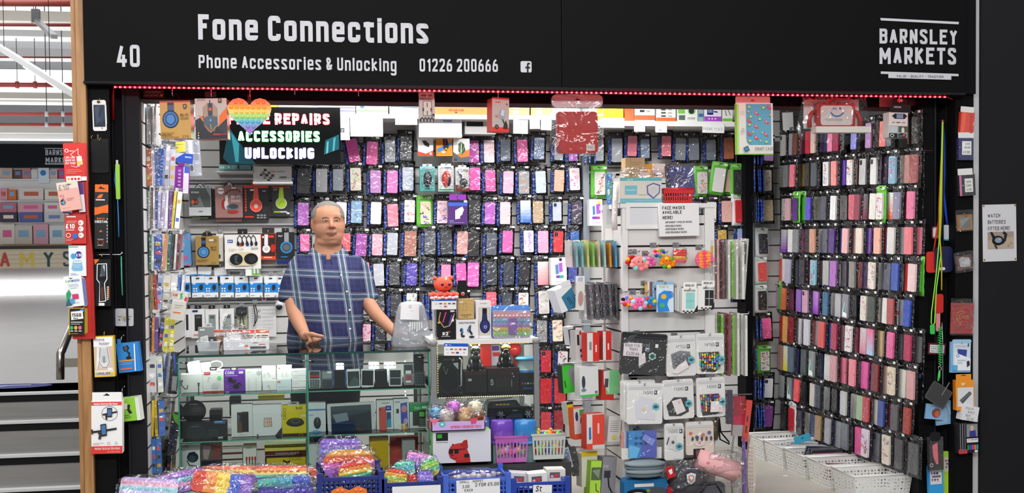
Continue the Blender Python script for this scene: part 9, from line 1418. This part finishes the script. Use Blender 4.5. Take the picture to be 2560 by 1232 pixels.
xs=N('Math',operation='MULTIPLY_ADD',_1=.12,_2=0.);L_(sp.outputs['Z'],xs.inputs[0]);xx=N('Math',operation='ADD');L_(sp.outputs['X'],xx.inputs[0]);L_(xs.outputs[0],xx.inputs[1])
zx=N('Math',operation='MULTIPLY_ADD',_1=.05);L_(sp.outputs['X'],zx.inputs[0]);L_(sp.outputs['Z'],zx.inputs[2])
cur=None
def over(fac,col,k):
 global cur
 mx=N('MixRGB');mu=N('Math',operation='MULTIPLY',_1=k);L_(fac,mu.inputs[0]);L_(mu.outputs[0],mx.inputs[0])
 if cur is None:mx.inputs[1].default_value=(*hx('#161b46'),1)
 else:L_(cur,mx.inputs[1])
 mx.inputs[2].default_value=(*hx(col),1);cur=mx.outputs[0]
X_,Z_=xx.outputs[0],zx.outputs[0]
for src,per,off,k in((Z_,.118,.01,.6),(X_,.132,.03,.85)):
 over(band(src,per,off,0.,.0085),'#3c5664',k*.8);over(band(src,per,off,.0128,.0034),'#a9aeb2',k*.8);over(band(src,per,off,.021,.0011),'#8a90a8',k);over(band(src,per,off,.0,.0012),'#26305a',k);over(band(src,per,off,.046,.0011),'#3c427a',k*.5)
L_(cur,pr.inputs['Base Color']);pr.inputs['Roughness'].default_value=.85;L_(crinkle(nt,9,.35,.02),pr.inputs['Normal']);MATS['check']=mt
m=MB()
ring_loft(m,[(628,800,846,.05,.03),(639,774,873,.072,.03),(651,751,890,.096,.025),(670,738,902,.128,.015),(710,730,906,.15,.005),(770,722,907,.163,-.005),(820,717,908,.166,-.008),(870,714,910,.163,-.006),(915,716,908,.16,-.005),(935,718,906,.165,-.01)],'#fff',36)
m.tube([Q(750,664,.02),Q(735,705,.02),Q(729,756,-.0)],[32/ps,33/ps,35/ps],'#fff','skin',20);m.ball(Q(752,662,.02),29/ps,'#fff','skin',14)
m.tube([Q(890,664,.02),Q(908,705,.02),Q(921,752,.005)],[28/ps,28/ps,28/ps],'#fff','skin',20);m.ball(Q(888,662,.02),26/ps,'#fff','skin',14)
shirt=fuse(m,'shirt','check',.009,4,lambda p:(1,1,1))
from mathutils import noise
for v in shirt.data.vertices:p=v.co;v.co+=v.normal*(.009*noise.noise(V((p.x*7,p.y*7,p.z*4)))+.004*noise.noise(V((p.x*16+p.z*9,p.y*15,p.z*14))))
sv=BVHTree.FromPolygons([tuple(v.co+ML)for v in shirt.data.vertices],[tuple(p.vertices)for p in shirt.data.polygons])
q=MB();n=30;c0=Q(820,612,.022)
def cp(t,lowr):
 a=rad(8)+(2*pi-rad(16))*t-pi/2;f=(1-sin(a))/2
 k=1.0 if not lowr else 1.27+.22*f;z=c0.z+(16-38*f-(0 if not lowr else 20+4*f**3+(12 if .9<f<.99 else 0)))/ps
 return V((c0.x+37*k/ps*cos(a),c0.y+.078*k*sin(a),z))
for i in range(n):
 t0,t1=i/n,(i+1)/n;q.quad(cp(t0,1),cp(t1,1),cp(t1,0),cp(t0,0),'#fff','check')
 mid=lambda t:cp(t,0)*.93+V((c0.x,c0.y,cp(t,0).z))*.07-V((0,0,.03));q.quad(mid(t0),mid(t1),cp(t1,0),cp(t0,0),'#fff','check')
put(q,'collar')
for u,v in((853,688),(867,729),(874,775),(875,822),(834,639)):
 h=hit(u,v,sv);q=MB();q.ball(h+V((0,-.002,0)),(.0058,.0028,.0058),'#dcdad4','gloss',12);put(q,'button')
q=MB();pts=[hit(*p,sv)+V((0,-.0015,0))for p in((838,646),(848,680),(860,720),(868,760),(871,800),(873,850))];q.tube(pts,.0012,'#10143a','cloth',6);put(q,'placket')
m=MB();zf=lambda z:V((0,0,z))
ring_loft(m,[(895,722,905,.155,0),(960,724,903,.15,0),(985,730,898,.14,0)],'#fff',24)
for u in(772,855):
 a,b=Q(u,965),Q(u,1080);m.tube([a,(a+b)/2,b,V((b.x,PY+.02,.09))],[.105,.095,.08,.07],'#fff','skin',16)
fuse(m,'trousers','cloth',.014,3,lambda p:hx('#23252e'))
for u in(772,855):
 x=Q(u,1080).x;q=MB();q.ball(V((x,PY-.05,.045)),(.05,.14,.045),'#18181a','plastic',14);put(q,'shoe')
 # the market hall beyond the oak post
lo_,hi_=6.,90.
for _ in range(40):
 md=(lo_+hi_)/2
 if at(100,705,md).z<UPZ:lo_=md
 else:hi_=md
YF=lo_
def hbox(name,u0,v0,u1,v1,Y,d,col,mat='matte'):
 a,b=at(u0,v1,Y),at(u1,v0,Y);m=MB();m.box(a.x,Y,(a.z+at(u1,v1,Y).z)/2,b.x,Y+d,b.z,col,mat);return m.build(name)
struct(hbox('wall_far',-900,-300,420,352,YF+1,.3,'#c4c6ca'));struct(hbox('wall_far_stall',-900,330,420,640,YF+1.6,.3,'#efeeec'))
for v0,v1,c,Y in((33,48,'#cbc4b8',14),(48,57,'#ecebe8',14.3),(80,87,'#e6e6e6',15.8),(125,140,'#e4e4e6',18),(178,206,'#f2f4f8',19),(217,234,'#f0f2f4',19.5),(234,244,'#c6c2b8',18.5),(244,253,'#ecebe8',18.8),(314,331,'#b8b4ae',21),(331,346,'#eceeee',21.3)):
 o=hbox('ceiling_glow_band' if v0==178 else 'ceiling_beam',-600,v0,330,v1,Y,.5,c,'emit' if v0==178 else 'plastic');o['kind']='structure'  # one pale ceiling band is made to glow, added to brighten the hall
m=MB()
for k in range(60):a=at(-420+13*k,84,16);b=at(-414+13*k,66,16);m.box(a.x,16,a.z,b.x,16.06,b.z,'#bfc6ca','metal')
a,b=at(-420,85,16.06),at(330,65,16.06);m.box(a.x,16.06,a.z,b.x,16.2,b.z,'#aab2b8','plastic');struct(m.build('ceiling_roof_sheet'))
zc_=9.2;m=MB();m.box(-40,3.6,zc_,12,YF+2,zc_+.1,'#b9bbbf','matte');struct(m.build('ceiling_hall'))
for v,r,c,Y,lab in((6,9,'#8e3b31',10,'thick red ceiling pipe highest in the hall'),(61,4,'#7a2e28',13,'thin dark red ceiling pipe below the cream beam'),(142,2.2,'#9a3a34',17,'thinnest red ceiling pipe above the lit batten'),(211,6,'#9c3a33',16,'red ceiling pipe with bolted joints'),(284,4.5,'#a03c38',15.5,'red ceiling pipe, upper of the low pair'),(310,4.2,'#96332f',15.8,'red ceiling pipe, lower of the low pair')):
 a,b=at(-300,v,Y),at(290,v+2,Y);o=empty('ceiling_pipe',a,lab,'pipe');m=MB();s=scale(100,v,Y);m.tube([V((0,0,0)),b-a],r/s,c,'plastic',12);m.build('pipe_run',o)
 for u in((43,88)if v==211 else(117,158)if v in(284,310)else()):m=MB();p=at(u,v+1,Y)-a;m.tube([p-V((4/s,0,0)),p+V((4/s,0,0))],r*1.5/s,c if v==211 else '#b8babc','plastic',12);m.tube([p,V((p.x,p.y,zc_-a.z))],.006,'#444','metal',5);m.build('pipe_joint' if v==211 else 'hanger',o)
def bar(m,a,b,w,h,col,mat):
 d=(b-a).normalized();sd=V((d.y,-d.x,0)).normalized()*w/2;up=V((0,0,h));q=[a-sd,a+sd,b+sd,b-sd];m.add(q+[p+up for p in q],[(3,2,1,0),(4,5,6,7),(0,1,5,4),(1,2,6,5),(2,3,7,6),(3,0,4,7)],col,mat)
p0,p1=at(-60,88,11),at(215,262,7.5);o=empty('batten_light',p0,'long white batten light crossing the hall ceiling','light');m=MB();bar(m,V((0,0,0)),p1-p0,.05,.07,'#d8d8d8','plastic');m.build('housing',o);m=MB();a=(p1-p0)*.5;b=(p1-p0)*.78;bar(m,a-V((0,0,.012)),b-V((0,0,.012)),.045,.01,'#ffffff','lamp');m.build('diffuser',o);m=MB()
for t in(.3,.72):q=(p1-p0)*t;m.tube([q,V((q.x,q.y,zc_-p0.z))],.004,'#333','metal',5)
m.build('hanger',o)
p0,p1=at(90,54,11.5),at(136,97,9.5);o=empty('track_light',p0,'short grey slatted track fitting hanging from the hall ceiling','light');m=MB();bar(m,V((0,0,0)),p1-p0,.07,.05,'#8e9092','metal');m.build('rail',o);m=MB()
for k in range(12):q=(p1-p0)*(k+.5)/12;m.box(q.x-.04,q.y-.01,q.z-.004,q.x+.04,q.y+.01,q.z,'#d8d8d8','plastic')
m.build('slat',o);m=MB();m.box(-.05,-.05,-.02,.05,.05,.16,'#3a3c3e','plastic');m.tube([V((0,0,.1)),V((0,0,zc_-p0.z))],.006,'#333','metal',5);m.build('mount',o)
f=hbox('market_fascia',-600,345,330,418,YF,.5,'#1d2126','speckle');tag(f,'dark fascia of the stall opposite with a pale market emblem','sign');pz=at(112,408,YF-.02);s=scale(140,390,YF);m=MB()
X=lambda u:(u-112)/s
m.text('BARNSLEY',X(114),X(112+20),14/s,0,'#b8bcc2','matte',.2,.8,width=70/s);m.text('MARKETS',X(114),X(113),14/s,0,'#b8bcc2','matte',.2,.8,width=70/s);m.flat([(0,36/s),(76/s,36/s),(76/s,38/s),(0,38/s)],0,'#b8bcc2','matte');m.flat([(0,-3/s),(76/s,-3/s),(76/s,0),(0,0)],0,'#b8bcc2','matte');q=m.build('lettering',f);q.location=pz-f.location
for v,lab in((447,'upper'),(500,'middle'),(555,'lower')):o=hbox('wall_shelf',-500,v,330,v+4,YF+.9,.75,'#e6e6e4','plastic');tag(o,f'long white {lab} shelf of the stall opposite','shelf')
rnd=random.Random(21)
FARR=((420,447,[(3,30,'#d8b8a8'),(34,55,'#6a4a48'),(56,76,'#c88a8a'),(78,94,'#e8e8e8'),(96,122,'#cfe2f0'),(124,143,'#e8c8c0'),(147,162,'#e0508a')]),(470,500,[(0,18,'#e8a0b8'),(20,40,'#e0762a'),(48,108,'#e8dcd8'),(112,160,'#f0e8dc')]),(506,530,[(0,40,'#c8788a'),(48,106,'#e8a8b8'),(112,150,'#e4e2e0')]),(530,555,[(0,42,'#4a3a4a'),(48,106,'#5a68a8'),(112,160,'#d8d4d0')]),(560,610,[(0,36,'#e8e0d4'),(38,80,'#d8ccbe'),(84,120,'#e0a8b8'),(124,162,'#e4e6e2')]))
for ri,(v0,v1,bs)in enumerate(FARR):
 for k,(u0,u1,c)in enumerate(bs):
  o=hbox('gift_box',u0,v0+4*(k%2)*(ri!=3),u1,v1,YF+1.0,.5,c,'card');tag(o,f"{cname(c)} gift box, {NUM[k]} in the {NUM[ri]} row of the stall opposite",'box','goods of the stall opposite');s=scale(u0,v0,YF);p=o.data.vertices;a,b=at(u0+(u1-u0)*.2,v1-(v1-v0)*.35,YF+.995),at(u0+(u1-u0)*.8,v0+(v1-v0)*.3,YF+.995);m=MB();m.box(a.x,a.y-.01,a.z,b.x,a.y+.003,b.z,rnd.choice(['#e86a9a','#8ab4d8','#f0e8e0','#7a8ac0','#c86a50']),'card');m.build('front_label',o)
E_=item('blue_poster','white poster with a blue disc on the stall opposite','poster',(96,418,122,457),YF+.7,.03,'#dfeaf4',[E(108,432,7,7,'#2f7fc8')]);m=MB();a=at(109,449,YF+.7)-E_.location;m.tube([a,a+V((0,.22,0))],.01,'#ccc','metal',5);m.build('bracket',E_)
ctr=hbox('shop_counter',-600,613,330,705,YF-.4,1.6,'#17191c','plastic');tag(ctr,'wood topped counter of the stall opposite with coloured name letters','counter')
def cc(name,u0,v0,u1,v1,y,d,col,mat='card'):o=hbox(name,u0,v0,u1,v1,y,d,col,mat);o.parent=ctr;return o
cc('worktop',-600,609,330,616,YF-.5,1.8,'#9a7048');b=cc('name_board',-600,620,330,675,YF-.45,.05,'#d9c8ac')
m=MB();s=scale(90,650,YF-.45)
for k in range(5):m.box(-20,-.002,(5+11*k)/s,20,.0,(6+11*k)/s,'#b8a488','card')
for ch,u,w,c in(('A',5,35,'#c0453a'),('M',52,45,'#d8c04a'),('Y',108,36,'#1f4a44'),('S',155,30,'#2a4a5a')):m.text(ch,(u-90)/s,8/s,38/s,-.01,c,'card',.15,.9,width=w/s)
q=m.build('lettering',ctr);q.location=at(90,675,YF-.46)
for c in(q,):pass
HRY=1.0
pts=[at(u,v,y)for u,v,y in((151,948,HRY),(151,884,HRY),(155,876,HRY+.02),(186,800,HRY+.35),(206,745,HRY+.7))]
o=empty('handrail',pts[0],'brushed steel handrail end beside the stairs','handrail');m=MB();m.tube([p-pts[0]for p in pts],.021,'#a8a29a','metal',16);m.build('rail',o);m=MB();a=at(163,917,HRY)-pts[0];m.box(a.x,a.y-.02,a.z,wx(222,0)+.01-pts[0].x,a.y+.02,a.z+.045,'#b8b0a0','metal');m.build('bracket',o)
m=MB();c=on_plane(18,965,V((0,0,UPZ+.002)),(0,0,1));k=MB();n=28;k.add([(.32*cos(2*pi*i/n),.16*sin(2*pi*i/n),0)for i in range(n)],[tuple(range(n))],'#4a4a86','paper');k.add([(-.2,-.03,.001),(-.05,-.04,.001),(.0,.02,.001),(.16,.03,.001),(.16,.06,.001),(-.02,.05,.001),(-.08,.0,.001),(-.2,.0,.001)],[tuple(range(8))],'#d8d8e0','paper');o=k.build('floor_sticker',None,c);tag(o,'round blue floor sticker at the top of the stairs','sticker')
struct(HOOKS.build('wall_back'));struct(mL.build('wall_left'));struct(mR.build('wall_right_rack'))
